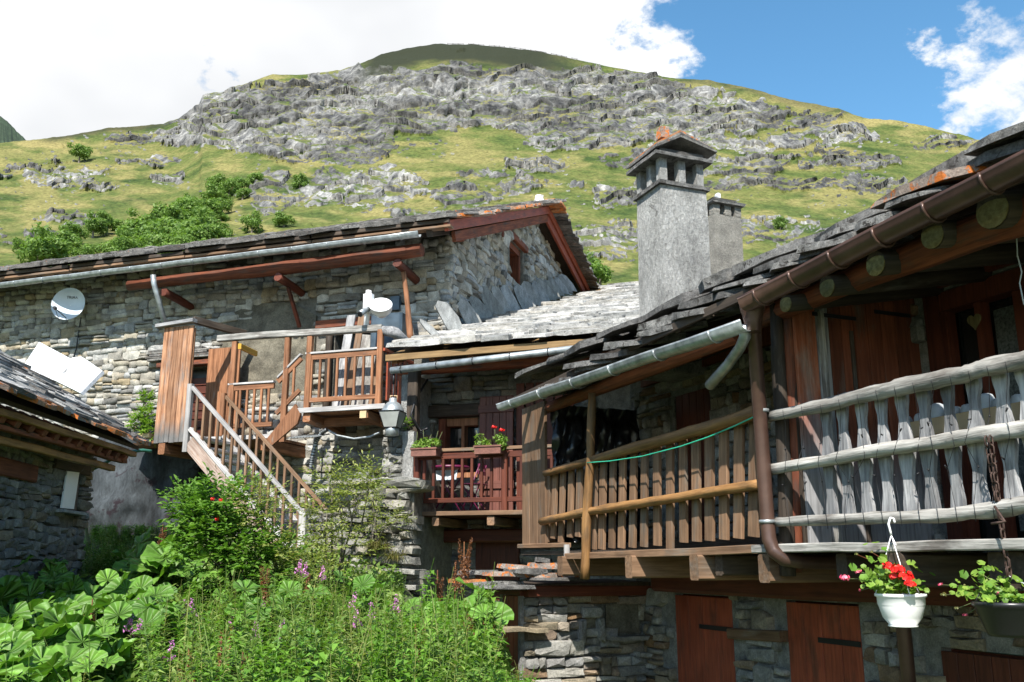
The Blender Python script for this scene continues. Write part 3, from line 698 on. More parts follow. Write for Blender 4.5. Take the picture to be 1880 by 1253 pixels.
    bh = node(nt, 'ShaderNodeMath', operation='ADD'); lk(nt, nA.outputs[0], bh.inputs[0]); lk(nt, nC_.outputs[0], bh.inputs[1]); lk(nt, bh.outputs[0], bp.inputs['Height']); lk(nt, bp.outputs[0], b.inputs['Normal'])
    jb = np.arange(nC-1)+(nR-1)*nC; Fb = np.stack([jb, jb+1, jb+1+nC, jb+nC], -1)
    js = np.arange(nC-1); Fb = np.concatenate([Fb, np.stack([js+1, js, js+(nR+1)*nC, js+1+(nR+1)*nC], -1)])
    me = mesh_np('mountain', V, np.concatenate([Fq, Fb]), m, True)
    def attr(nm, arr):
        a = me.attributes.new(nm, 'FLOAT', 'POINT'); a.data.foreach_set('value', np.concatenate([arr.ravel(), arr[-1], arr[0]]).astype(np.float32))
    attr('rock', rock)
    dry = sm(.5, .72, fbm(U/70, Vp/14, 4, 33))*.55+.7*sm(40, 0, Vp-vc)*sm(1150, 1300, U)*sm(.35, .6, fbm(U/60, Vp/12, 3, 35))+.6*sm(70, 0, Vp-vc)*sm(420, 250, U)*sm(.35, .6, fbm(U/60, Vp/12, 3, 36))
    attr('dry', np.clip(dry, 0, .85))
    crest_dark = sm(46, 24, Vp-vc+14*(fbm(U/30, Vp/8, 3, 4)-.5))*sm(640, 690, U)*sm(1130, 980, U)*1.0+sm(14, 4, Vp-vc)*sm(1230, 1260, U)*sm(1600, 1500, U)*.5+sm(13, 3, Vp-vc)*sm(60, 100, U)*sm(340, 280, U)*.8  # mask of the darker strips along the crest line
    attr('crest_dark', np.clip(crest_dark, 0, 1))
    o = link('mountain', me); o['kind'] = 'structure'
    # the far ridge at the left
    pts = [(-500, 120), (-120, 150), (0, 213), (12, 222), (30, 240), (52, 262), (80, 300), (100, 400)]
    V = []; Fc = []; n = 60
    for i in range(n):
        q = i/(n-1)*(len(pts)-1); a = min(int(q), len(pts)-2); f = q-a; u = pts[a][0]*(1-f)+pts[a+1][0]*f; v = pts[a][1]*(1-f)+pts[a+1][1]*f
        for k_ in range(12): V.append(at(u+1.5*noise.noise(Vector((i*.3, k_, 0))), v+k_*22+2*noise.noise(Vector((i*.4, k_, 5))), 1500-k_*60))
        V.append(at(u, v+60, 1900))
    for i in range(n-1):
        for k_ in range(11): Fc.append((i*13+k_, (i+1)*13+k_, (i+1)*13+k_+1, i*13+k_+1))
        Fc.append((i*13, (i+1)*13, (i+1)*13+12, i*13+12))
    o = link('distant_ridge', meshdata('distant_ridge', V, Fc, stone_mat('far_slope', [(.035, .055, .03)], scale=.02, bump=.3)), None); o['kind'] = 'structure'
build_mountain()

# leafy trees and bushes on the slope
def leaf_cloud(name, blobs, n, size, mat, seed=0, two=False):
    """many small leaf faces spread through a volume of blobs (x,y,z,r)"""
    g = np.random.default_rng(seed); w = np.array([b[3]**2 for b in blobs]); w = w/w.sum()
    idx = g.choice(len(blobs), n, p=w); B = np.array([b[:4] for b in blobs])[idx]
    d = g.normal(size=(n, 3)); d /= np.linalg.norm(d, axis=1)[:, None]; rr = B[:, 3]*(g.random(n)**.38)*g.uniform(.75, 1.12, n)
    P = B[:, :3]+d*rr[:, None]*np.array([1, 1, .82])
    nr = d+g.normal(size=(n, 3))*.55+np.array([0, 0, .35]); nr /= np.linalg.norm(nr, axis=1)[:, None]
    t = np.cross(nr, g.normal(size=(n, 3))); t /= np.linalg.norm(t, axis=1)[:, None]; bt = np.cross(nr, t)
    s = size*g.uniform(.6, 1.3, n)[:, None]
    V = np.stack([P-t*s, P-bt*s*.45+nr*s*.12, P+t*s, P+bt*s*.45+nr*s*.12], 1).reshape(-1, 3)
    F_ = np.arange(n*4).reshape(-1, 4)
    return mesh_np(name, V, F_, mat)
def build_trees():
    random.seed(5); crowns = []
    for k in range(5):
        blobs = [(0, 0, .5, .42)]+[(ru(-.42, .42), ru(-.42, .42), ru(.22, .85), ru(.16, .3)) for _ in range(9+k)]
        crowns.append(leaf_cloud('crown', blobs, 1900, .06, 'tree', 100+k))
    tm = meshdata('trunk', [(.05*cos(a)*q, .05*sin(a)*q, z) for (z, q) in ((-.15, 1.2), (.6, .5)) for a in np.linspace(0, 5.2, 6)], [(i, (i+1) % 6, (i+1) % 6+6, i+6) for i in range(6)], 'bark')
    spots = [(462, 418, 30, 'low round bush above the grey gutter, left of its smaller twin'), (521, 408, 26, 'small round bush above the roof line, nearest the red end of the roof'),
             (250, 440, 50, None), (275, 462, 46, None), (330, 425, 50, None), (355, 400, 40, None), (300, 432, 50, None), (345, 452, 50, None), (310, 465, 46, None), (380, 440, 40, None), (372, 412, 36, None), (395, 365, 30, None), (420, 352, 30, None), (408, 385, 24, None), (440, 345, 26, None), (225, 468, 40, None), (345, 380, 26, None), (400, 425, 30, None),
             (68, 478, 62, 'wide leafy tree at the lower left above the slate roof edge'), (95, 466, 36, None), (130, 440, 36, 'upright tree standing left of the thick grove on the slope'), (122, 462, 40, None), (150, 478, 30, None), (170, 425, 30, None), (196, 418, 32, 'dark rounded tree, upper of the loose trees left of the grove'), (205, 475, 36, None), (165, 462, 18, None),
             (36, 458, 22, 'lone little tree with a bare trunk at the far left of the slope'), (145, 288, 26, 'single bush high on the left meadow below the crest'), (465, 336, 26, 'bush against the grey boulders left of the middle'), (550, 340, 24, 'bush right of the pale boulder group'), (405, 402, 18, None), (85, 435, 16, None), (1078, 500, 36, 'bright green bush behind the slate roof, left of a wider bush'), (1102, 512, 48, 'wide bright green bush behind the slate roof beside the tall chimney'), (1433, 415, 22, 'small bush on pale rocks right of the second chimney'), (430, 215, 14, 'tiny bush high in the cliff band')]
    spots += [(u, v, s_, None) for u, v, s_ in ((240, 455, 44), (262, 425, 40), (290, 448, 50), (318, 446, 52), (315, 408, 40), (338, 385, 36), (362, 430, 46), (362, 385, 36), (388, 395, 34), (350, 470, 44), (290, 480, 40), (400, 345, 28), (445, 360, 22))]
    for i, (u, v, sz, lab) in enumerate(spots):
        v2 = v+sz*.40; p, t = mountain_point(u, v2); s = sz*(p-CAM).length/FPX*1.22
        near = lab is None
        lab = lab or ('leafy tree in the thick green grove on the mountain slope' if u > 215 else 'scattered leafy tree on the grass left of the thick grove')
        tr = thing('leafy_tree' if sz > 26 else 'round_bush', lab, 'tree' if sz > 26 else 'bush', p, 'trees in the grove on the slope' if near and u > 215 else ('loose trees left of the grove' if near else None))
        rz = ru(0, 6); M = Matrix.Translation(p+Vector((0, 0, s*.06))) @ Matrix.Rotation(rz, 4, 'Z') @ Matrix.Diagonal((s*ru(.9, 1.15), s*ru(.9, 1.15), s*ru(.85, 1.05), 1))
        link('trunk', tm, tr, M); link('crown', crowns[i % 5], tr, M)
build_trees()
# snow fence posts on the crest
def build_crest_fence():
    f = thing('snow_fence', 'thin row of fence posts along the grassy top of the mountain', 'fence', mountain_point(860, 86)[0])
    pt = None
    for i in range(26):
        u = 822+i*9.5; vc = float(np.interp(u, [c[0] for c in CREST], [c[1] for c in CREST])); p, t = mountain_point(u, vc+1)
        h = 2.2*((p-CAM).length)/FPX+.4
        beam(f, 'post', p-UP*1, p+UP*h, .35, .35, 'woodK')
        if pt is not None and i % 4: beam(f, 'rail', pt+UP*h*.7, p+UP*h*.7, .22, .22, 'woodK')
        pt = p
build_crest_fence()
# ------------------------------------------------------------------ left farmhouse (frame L)
def P_(F, u, v, o=0): return F.pw(u, v, o)
def build_left_house():
    H = thing('stone_farmhouse', 'large old stone farmhouse with slate roof, long grey gutter and gable facing right', 'house', L.w(-5, 0, 1.8))
    # --- front wall
    eave = 7.15
    w = backing(H, 'wall', L, [(-13, 1.4, 7.62), (-.12, 1.4, 7.64)], 'mortar', holes=[(-6.0, -5.1, 3.8, 5.35), (-2.35, -1.45, 4.2, 5.9)])
    tag(w, label='front wall of rough grey and tan stones')
    def ok(s, z, ww, hh):
        if s+ww/2 > .02: return False
        if z > 7.5: return False
        if -6.12 < s < -5.0 and 3.8 < z < 5.45: return False
        if -2.45 < s < -1.35 and 4.2 < z < 6.0: return False
        if -4.9 < s < -2.7 and 4.7 < z < 6.55 and not (z > 6.2 and s < -4.2): return False
        if s > -2.7 and z < 2.2: return rnd() < .9
        return True
    masonry(w, L, -12.6, 0.0, 2.0, 7.5, ok, 'stoneL', course=(.16, .29), width=(.17, .46), seed=11, rot=4, jut=.045, wob=.05)
    pl = backing(H, 'plaster_patch', L, [(-4.9, 4.6, 6.3), (-4.2, 4.55, 6.55), (-3.3, 4.5, 6.5), (-2.75, 4.5, 6.2)], 'plaster', o0=.012, thick=.09); tag(pl, label='old ochre plaster patch on the shaded wall')
    # --- gable wall
    zr = 9.95; br = [(.14, 1.4, 7.5), (5.65, 1.4, zr), (9.6, 1.4, 9.05)]
    hole = (3.75, 4.75, 7.85, 8.75)
    g = backing(H, 'gable_wall', LG, br, 'mortar', holes=[hole])
    def top(s): return 7.42+(zr-7.42)*s/5.65 if s < 5.65 else zr-(s-5.65)*.24
    def okg(s, z, ww, hh):
        if not (-.02 < s-ww/2 and s < 9.5): return False
        if z+hh*.4 > top(s): return False
        if z < 5.4+.36*s: return False
        if hole[0] < s+ww*.45 and s-ww*.45 < hole[1] and hole[2]-.05 < z+hh*.4 and z-hh*.4 < hole[3]+.05: return False
        return True
    masonry(g, LG, .0, 9.5, 5.3, 10.0, okg, 'stoneL', course=(.22, .34), width=(.22, .62), depth=(.12, .2), seed=12, rot=3, jut=.07, wob=.05)
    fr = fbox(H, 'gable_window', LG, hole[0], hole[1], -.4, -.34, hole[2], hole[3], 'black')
    for (a, b, c, d) in ((hole[0], hole[0]+.12, hole[2], hole[3]), (hole[1]-.12, hole[1], hole[2], hole[3]), (hole[0]+.12, hole[1]-.12, hole[3]-.14, hole[3])): fbox(fr, 'frame', LG, a, b, -.34, -.12, c, d, 'woodLog')
    beam(H, 'lintel', LG.w(hole[0]-.25, -.02, hole[3]+.08), LG.w(hole[1]+.15, -.02, hole[3]+.08), .15, .12, 'woodLog', UP)
    # purlin ends poking out of the gable
    for (u, v) in ((848, 437), (922, 430)):
        q = L.side(u, v, .05); p = L.w(*q); log(H, 'purlin_end', [p-L.a*.3, p+L.a*.03], .075, 'woodLog', sub=1)
    # --- roof sheets
    def quad(name, p, th, mat, **k): return prism(H, name, p, (0, 0, -th), mat, **k)
    zf = 7.33; of = 1.0
    roof = quad('roof', [L.w(-13.5, of, zf), L.w(.3, of, zf), L.w(.3, -5.65, zr+.2), L.w(-13.5, -5.65, zr+.2)], .05, 'woodK')
    roofb = quad('roof', [L.w(-13.5, -5.65, zr+.2), L.w(.3, -5.65, zr+.2), L.w(.3, -12, zr-1.4), L.w(-13.5, -12, zr-1.4)], .05, 'woodK')
    # eave build-up: boards and rafter tails seen from below
    for i in range(30):
        s = -13.2+i*.455; b = L.w(s, of-.03, zf-.11); c = L.w(s, .15, zf-.11+.33)
        beam(H, 'rafter', c, b, .11, .12, 'woodK', L.a)
    for i in range(5):
        a = -13.3+i*2.75; beam(H, 'eave_board', L.w(a, of-.02, zf-.04+ru(-.01, .01)), L.w(a+2.73, of-.02, zf-.04+ru(-.01, .01)), .045, .16, 'woodB', UP)
        beam(H, 'fascia_board', L.w(a, of+.04, zf+.05+ru(-.015, .015)), L.w(a+2.7, of+.04, zf+.05+ru(-.015, .015)), .07, .05, 'woodK', UP)
    up = (L.w(0, -5.65, zr+.2)-L.w(0, of, zf)).normalized()
    # three layered rows at the eave read as stacked slates
    slates(roof, L.w(-13.4, of+.16, zf+.02), L.a, up, 13.6, .85, 'slateE', w=(.25, .9), course=.10, sl=.5, th=(.04, .08), limit=240, seed=21, tilt=12, altmat='slateR', altp=.3)
    slates(roof, L.w(-13.4, of-.35, zf+.24), L.a, up, 13.7, 6.2, 'slateE', w=(.25, .8), course=.3, sl=.55, th=(.035, .08), limit=220, seed=22, tilt=13, altmat='slateR', altp=.5)
    # orange lichen slates near the gable end and down the rake
    slates(roof, L.w(-2.6, of-.2, zf+.14), L.a, up, 3.0, 6.6, 'slateO', w=(.4, .8), course=.34, sl=.5, th=(.04, .07), ok=lambda x, y: x > 1.6+.12*y or y < .9, limit=80, seed=23, tilt=8)
    # rakes: red-brown barge boards, two stacked
    s = .33
    for k, (dz, dd) in enumerate(((-.02, .0), (-.235, -.05))):
        beam(H, 'barge_board', L.w(s+dd, of+.02-.5*k, zf+dz+.19*k), L.w(s+dd, -5.65, zr+.16+dz), .19, .07, 'woodD' if k == 0 else 'woodLog', UP)
        beam(H, 'barge_board', L.w(s+dd, -5.65, zr+.16+dz), L.w(s+dd, -9.9, zr+.16+dz-4.25*.215), .19, .07, 'woodD', UP)
    # slates stepping down the back rake
    sb = (L.w(0, -9.9, zr-.7)-L.w(0, -5.65, zr+.2)).normalized()
    for i in range(26):
        q = i/25; p = L.w(s+.06, -5.6-q*4.6, zr+.27-q*4.6*.215)
        X = L.a*ru(.5, .75); Y = (sb+UP*.16).normalized()*-ru(.4, .55); Z = L.a.cross(sb).normalized(); Z = (Z if Z.z > 0 else -Z)*ru(.05, .08)
        link('slate', random.choice(slab_meshes('slateE' if i > 2 else 'slateO')), roofb, slate_at(None, None, p, X, Y, Z)[1])
    # gutter and downpipe
    gz = lambda u, v: L.pw(u, v, of+.08)
    p0 = L.w(-13, of+.12, 7.10); p1 = L.w(*L.px(770, 438, of+.12)); p1.z = 7.19
    gutter(H, p0, p1, .075, 'zinc', L.n, 18)
    a = gz(282, 505); dp = tube(H, 'downpipe', [L.w(*L.px(281, 505, of+.1)), L.w(*L.px(283, 522, of+.06)), L.w(*L.px(306, 606, .9))], .052, 'zinc', sides=12)
    # log purlin under the eave with brackets and props
    a = L.px(237, 524, .75); b = L.px(775, 459, .75)
    log(H, 'purlin', [L.w(a.x, .75, 6.93), L.w(-3, .75, 6.96), L.w(b.x, .75, 7.0)], [.10, .13, .125], 'woodLog', sides=14)
    for (u, v, e) in ((352, 567, -.25), (555, 542, 0), (766, 519, 0)):
        q = L.px(u, v, 0); log(H, 'bracket', [L.w(q.x, -.1, q.z+.02), L.w(q.x-.02, .86, q.z+.12)], [.075, .085], 'woodR', sides=10)
    q0 = L.px(529, 528, .6); q1 = L.px(550, 601, .15); beam(H, 'prop', L.w(*q1), L.w(*q0), .06, .07, 'woodR', L.a)
    log(H, 'prop', [L.pw(754, 628, .62), L.pw(748, 560, .6), L.pw(741, 500, .6)], [.065, .05, .045], 'woodO', sides=8)
    # door and window openings

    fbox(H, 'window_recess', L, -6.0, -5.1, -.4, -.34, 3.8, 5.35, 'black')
    f = fbox(H, 'window_frame', L, -6.02, -5.9, -.2, .03, 3.8, 5.3, 'woodK')
    fbox(f, 'frame_post', L, -5.72, -5.64, -.22, -.1, 3.8, 5.2, 'woodR')
    for k in range(8): beam(f, 'board', L.w(-5.64, -.2, 3.9+k*.17), L.w(-5.12, -.2, 3.9+k*.17), .15, .03, 'woodR', UP)
    beam(H, 'lintel', L.w(-6.25, .04, 5.42), L.w(-5.0, .04, 5.42), .11, .18, 'woodLog', UP)
    for k in range(5): beam(H, 'stone_lintel', L.w(-6.5+ru(0, .1), .08, 5.52+k*.045), L.w(-4.9-ru(0, .3), .08, 5.53+k*.045), .04, .2, 'slateE', UP, wob=.006, seg=5)
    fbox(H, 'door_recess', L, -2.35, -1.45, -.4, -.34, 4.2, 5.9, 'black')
    beam(H, 'lintel', L.w(-2.7, .03, 5.98), L.w(-1.0, .03, 5.98), .17, .14, 'woodLog', UP)
    log(H, 'door_post', [L.w(-2.42, .03, 4.2), L.w(-2.42, .03, 5.9)], .07, 'woodK')
    fbox(H, 'electric_box', L, *[L.px(722, 540).x, L.px(738, 540).x], .01, .12, L.px(730, 572).z, L.px(730, 547).z, 'ledge')
    return H

LH = build_left_house()
# standing ridge stone
def standing_stone(u0, v0, v1, F, s, w, mat, lab, name='standing_stone'):
    b = F.w(*F.side(u0, v0, s)); h = (v0-v1)/FPX*(b-CAM).length
    vs = []; rows = 4
    for i in range(rows+1):
        t = i/rows
        for a in range(6): k = w*(1-.35*t)*ru(.8, 1.15); vs.append((cos(a)*k*.5, sin(a)*k*.4, h*t+ru(-.02, .02)))
    fs = [tuple(range(6))[::-1], tuple(rows*6+i for i in range(6))]+[(r*6+i, r*6+(i+1) % 6, (r+1)*6+(i+1) % 6, (r+1)*6+i) for r in range(rows) for i in range(6)]
    return tag(link(name, meshdata(name, vs, fs, mat), None, Matrix.Translation(b)), lab, 'stone')
standing_stone(990, 378, 357, L, .1, .3, 'whitestone', 'pale stone standing upright on the ridge end of the orange-edged roof')
# slabs leaning on the gable foot along the middle roof
def build_leaning_slabs():
    random.seed(31)
    labs = {0: 'broad grey slab leaning on the gable foot, first and lowest of its row', 15: 'last small slab leaning at the far end of the gable foot'}
    ss = [.1+i*.56 for i in range(16)]
    bs = [(838, 603), (876, 599), (899, 590), (920, 586), (936, 581), (951, 574), (974, 566), (990, 559), (1003, 553), (1013, 549), (1022, 545), (1030, 541), (1038, 538), (1045, 535), (1051, 532), (800, 612)]
    for i, (u, v) in enumerate(bs):
        b = LG.w(*LG.px(u, v+3, .38)); dd = (b-CAM).length/FPX; h = (62-i*2.2)*dd*ru(.85, 1.12); w = (36-i*1.1)*dd*ru(.8, 1.15)*(1.3 if i in (0, 6) else 1)
        ax = (L.a*.6+LG.a*.75).normalized(); tp = b+UP*h-ax*h*ru(.22, .42)-L.a*.16
        n = (L.n*.8+L.a*.5).normalized(); poly = []
        pts = [(-.5, 0), (.48, .02), (.52, .55), (.30, .98), (-.1, 1.02), (-.46, .8), (-.55, .35)]
        for (x, t) in pts:
            x += ru(-.06, .06); t += ru(-.05, .05); poly.append(b.lerp(tp, t)+ax*x*w)
        prism(None, 'leaning_slab', poly, n*-.05, 'slab', label=labs.get(i, 'grey slab leaning against the foot of the stone gable, in the row above the slate roof'), cat='stone slab', group='slabs leaning along the gable foot')
build_leaning_slabs()

# ------------------------------------------------------------------ middle house
def build_middle_house():
    H = thing('middle_house', 'low stone house with pale slate roof and red balcony between the two larger houses', 'house', L.w(2, 1.2, 1.1))
    ez, eo = 4.70, 2.62; sl = .362
    zat = lambda o: ez+(eo-o)*sl
    w = backing(H, 'wall', L, [(-.15, .6, 5.0), (6.5, .6, 5.0)], 'mortar', o0=1.16, holes=[(.40, 1.02, 2.9, 3.86)])
    def ok(s, z, ww, hh): return not (.36 < s+ww*.4 and s-ww*.4 < 1.06 and 2.85 < z < 4.1) and z < 4.9 and s > .05
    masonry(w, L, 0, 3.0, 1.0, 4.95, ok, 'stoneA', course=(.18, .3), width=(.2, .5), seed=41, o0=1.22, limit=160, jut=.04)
    up = (L.w(0, -10, zat(-10))-L.w(0, eo, ez)).normalized()
    P0 = L.w(-.55, eo, ez)
    roof = prism(H, 'roof', [L.w(-.0, eo-.05, ez-.03), L.w(7, eo-.05, ez-.03), L.w(7, -11, zat(-11)-.03), L.w(.25, -11, zat(-11)-.03), L.w(.0, 1.6, zat(1.6)-.03)], (0, 0, -.04), 'woodN')
    def okr(x, y):
        s = -.55+x; o = eo-y*.94
        return s > -.02+max(0, (2.62-o))*.12 and (o > .15 or s > .28)
    slates(roof, P0+L.n*.05, L.a, up, 6.6, 13.2, 'slateM', w=(.3, .95), course=.30, sl=.52, th=(.04, .075), ok=okr, limit=300, seed=42, tilt=8)
    beam(H, 'eave_board', L.w(.02, eo-.03, ez-.07), L.w(4.6, eo-.03, ez-.04), .10, .04, 'woodN', UP)
    for i in range(8): beam(H, 'rafter', L.w(.12+i*.62, 1.0, zat(1.0)-.15), L.w(.12+i*.62, eo-.12, zat(eo-.12)-.14), .09, .1, 'woodO', L.a)
    beam(H, 'wall_plate', L.w(.0, 2.05, ez-.16), L.w(4.6, 2.05, ez-.16), .16, .14, 'woodLog', UP)
    g0 = L.w(*L.px(718, 681, eo+.1)); g1 = L.w(*L.px(1130, 632, eo+.1)); tube(H, 'gutter', [g0, g1], .055, 'zinc', sides=10)
    for k in range(6): q = g0.lerp(g1, (k+.3)/6); tube(H, 'gutter_bracket', [q+L.n*.06*cos(a)+UP*.06*sin(a) for a in np.linspace(0, 6, 9)], .009, 'iron', sides=5)
    beam(H, 'corner_post', L.pw(757, 1095, 2.25), L.pw(761, 672, 2.25), .17, .16, 'woodK', L.a, wob=.012, seg=5)
    # rendered wing at the left of the balcony
    wing = fbox(H, 'rendered_pier', L, *[L.px(738, 700, 2.1).x, L.px(752, 700, 2.1).x], 1.2, 2.1, 1.0, 4.5, 'render')
    # balcony
    bo = 2.4; z0 = 2.27; zt = 3.20
    B = prism(H, 'balcony', [L.w(.46, bo, z0-.04), L.w(3.3, bo, z0-.04), L.w(3.3, 1.2, z0-.04), L.w(.46, 1.2, z0-.04)], (0, 0, .05), 'woodR')
    beam(B, 'deck_edge', L.w(.46, bo+.035, z0), L.w(3.3, bo+.035, z0), .065, .04, 'woodB', UP)
    beam(B, 'handrail', L.w(.46, bo, zt), L.w(3.3, bo, zt), .09, .05, 'woodB', L.n)
    beam(B, 'upper_rail', L.w(.5, bo, zt-.09), L.w(3.3, bo, zt-.09), .09, .05, 'woodR', UP)
    beam(B, 'lower_rail', L.w(.5, bo, z0+.19), L.w(3.3, bo, z0+.19), .07, .05, 'woodR', UP)
    for s in (.50, 1.89, 3.2): beam(B, 'post', L.w(s, bo, z0-.02), L.w(s, bo, zt-.03), .09, .09, 'woodR', L.a)
    for i in range(16):
        s = .62+i*.152
        if abs(s-1.89) > .07: beam(B, 'baluster', L.w(s, bo, z0+.2), L.w(s, bo, zt-.1), .042, .042, 'woodR', L.a)
    for s in (.82, 1.68, 2.5): beam(B, 'joist', L.w(s, 1.2, z0-.11), L.w(s, bo+.02, z0-.11), .11, .13, 'woodB', L.a)
    beam(H, 'floor_beam', L.w(.4, 1.5, z0-.3), L.w(3.3, 1.5, z0-.3), .2, .2, 'woodR', UP)
    # window, shutter, doors
    fr = fbox(H, 'window_frame', L, .36, .48, 1.0, 1.26, 2.9, 3.86, 'woodLog')
    for (a, b, c, d) in ((.48, 1.02, 3.74, 3.86), (.74, .79, 2.98, 3.74), (.48, 1.02, 2.9, 2.98)): fbox(fr, 'frame_bar', L, a, b, 1.02, 1.2, c, d, 'woodO')
    fbox(fr, 'pane', L, .48, 1.02, 1.0, 1.03, 2.98, 3.74, 'glass')
    beam(H, 'lintel', L.w(.15, 1.26, 3.98), L.w(1.5, 1.26, 3.98), .2, .16, 'woodK', UP)
    sh = fbox(H, 'shutter', L, 1.14, 1.70, 1.40, 1.42, 2.3, 4.16, 'woodR')
    for i in range(5): beam(sh, 'plank', L.w(1.195+i*.113, 1.43, 2.32), L.w(1.195+i*.113, 1.43, 4.14), .107, .03, 'woodM', L.a)
    beam(sh, 'cross_board', L.w(1.13, 1.46, 3.95), L.w(1.72, 1.46, 3.95), .12, .03, 'woodM', UP)
    beam(sh, 'cross_board', L.w(1.13, 1.46, 2.75), L.w(1.72, 1.46, 2.75), .12, .03, 'woodM', UP)
    for i in range(6): beam(H, 'wall_plank', L.w(1.80+i*.16, 1.36, 2.3), L.w(1.80+i*.16, 1.36, 4.35), .13, .03, 'woodR', L.a)
    dr = fbox(H, 'cellar_door', L, 1.05, 1.75, 1.2, 1.32, .9, 1.95, 'woodR')
    # small pot plate: iron bracket for the lantern
    br = tube(H, 'lantern_bracket', [L.w(.42, 1.9, 4.4), L.w(.40, 2.3, 4.0), L.w(.40, 2.45, 3.75), L.w(.5, 2.3, 3.52), L.w(.62, 2.3, 3.56)], .018, 'iron', sides=6, sub=3)
    return H
MH = build_middle_house()
def flower_box(s0, s1, lab, seed, red=False):
    random.seed(seed)
    T = thing('flower_box', lab, 'flower box', L.w((s0+s1)/2, 2.5, 3.08), 'flower boxes on the red balcony')
    bx = fbox(T, 'trough', L, s0, s1, 2.46, 2.64, 3.10, 3.2, 'brick')
    fbox(T, 'rim', L, s0-.012, s1+.012, 2.45, 2.655, 3.2, 3.222, 'brick')
    n = 170; blobs = [(L.w(ru(s0-.02, s1), 2.55, 3.27)) for _ in range(11)]
    c = L.w((s0+s1)/2, 2.55, 3.25)
    me = leaf_cloud('foliage', [(p.x-c.x, p.y-c.y, p.z-c.z+ru(-.10, .08), ru(.06, .11)) for p in blobs], 620, .024, 'geran', seed)
    link('foliage', me, T, Matrix.Translation(c))
    for i in range(7 if not red else 4):
        b = L.w(ru(s0, s1), 2.55, 3.25); t = b+Vector((ru(-.09, .09), ru(-.08, .04), ru(.1, .24)))
        tube(T, 'sprig', [b, t], .004, 'stem', sides=4)
    if red:
        for q in ((.45, .36), (.75, .3)): p = L.w(s0+(s1-s0)*q[0]+.1, 2.58, 3.2+q[1]*.8); lf = leaf_cloud('flower', [(0, 0, 0, .035)], 30, .02, 'red', seed); link('flower', lf, T, Matrix.Translation(p))
flower_box(.50, .90, 'flower box with loose yellow-green sprigs at the left end of the red balcony', 51)
flower_box(1.50, 1.90, 'flower box with dense green geraniums and a red bloom, before the red shutter', 52, True)
def build_table():
    T = thing('folding_table', 'small purple metal folding table behind the red balcony rails', 'table', L.w(.80, 1.8, 2.28))
    lathe(T, 'tabletop', [(.29, 0), (.30, .01), (.30, .03), (.29, .04)], L.w(.80, 1.8, 2.98), UP, 'purple', 18)
    c = L.w(.80, 1.8, 2.29)
    for sx in (-1, 1):
        for sy in (-1, 1): tube(T, 'leg', [c+L.a*sx*.24+L.n*sy*.12, c+L.a*-sx*.2+L.n*sy*.12+UP*.68], .012, 'purple', sides=6)
    prism(T, 'side_cloth', [L.w(.62, 1.96, 2.95), L.w(.98, 1.96, 2.95), L.w(.96, 1.97, 2.80), L.w(.64, 1.97, 2.79)], L.n*-.006, 'dish')
    C = thing('folding_chair', 'purple metal folding chair beside the round table on the red balcony', 'chair', L.w(1.6, 1.75, 2.28))
    c = L.w(1.18, 1.75, 2.29)
    for sy in (-1, 1):
        tube(C, 'leg', [c-L.a*.16+L.n*sy*.15, c+L.a*.14+L.n*sy*.15+UP*.75], .011, 'purple', sides=6); tube(C, 'leg', [c+L.a*.16+L.n*sy*.15, c-L.a*.14+L.n*sy*.15+UP*.44], .011, 'purple', sides=6)
    for k in range(4): beam(C, 'seat_slat', c+L.n*-.16+UP*.45+L.a*(-.13+k*.085), c+L.n*.16+UP*.45+L.a*(-.13+k*.085), .07, .014, 'purple', L.a)
    for k in range(2): beam(C, 'back_slat', c+L.n*-.16+UP*(.62+k*.1)+L.a*.12, c+L.n*.16+UP*(.62+k*.1)+L.a*.12, .014, .06, 'purple', L.a)
build_table()

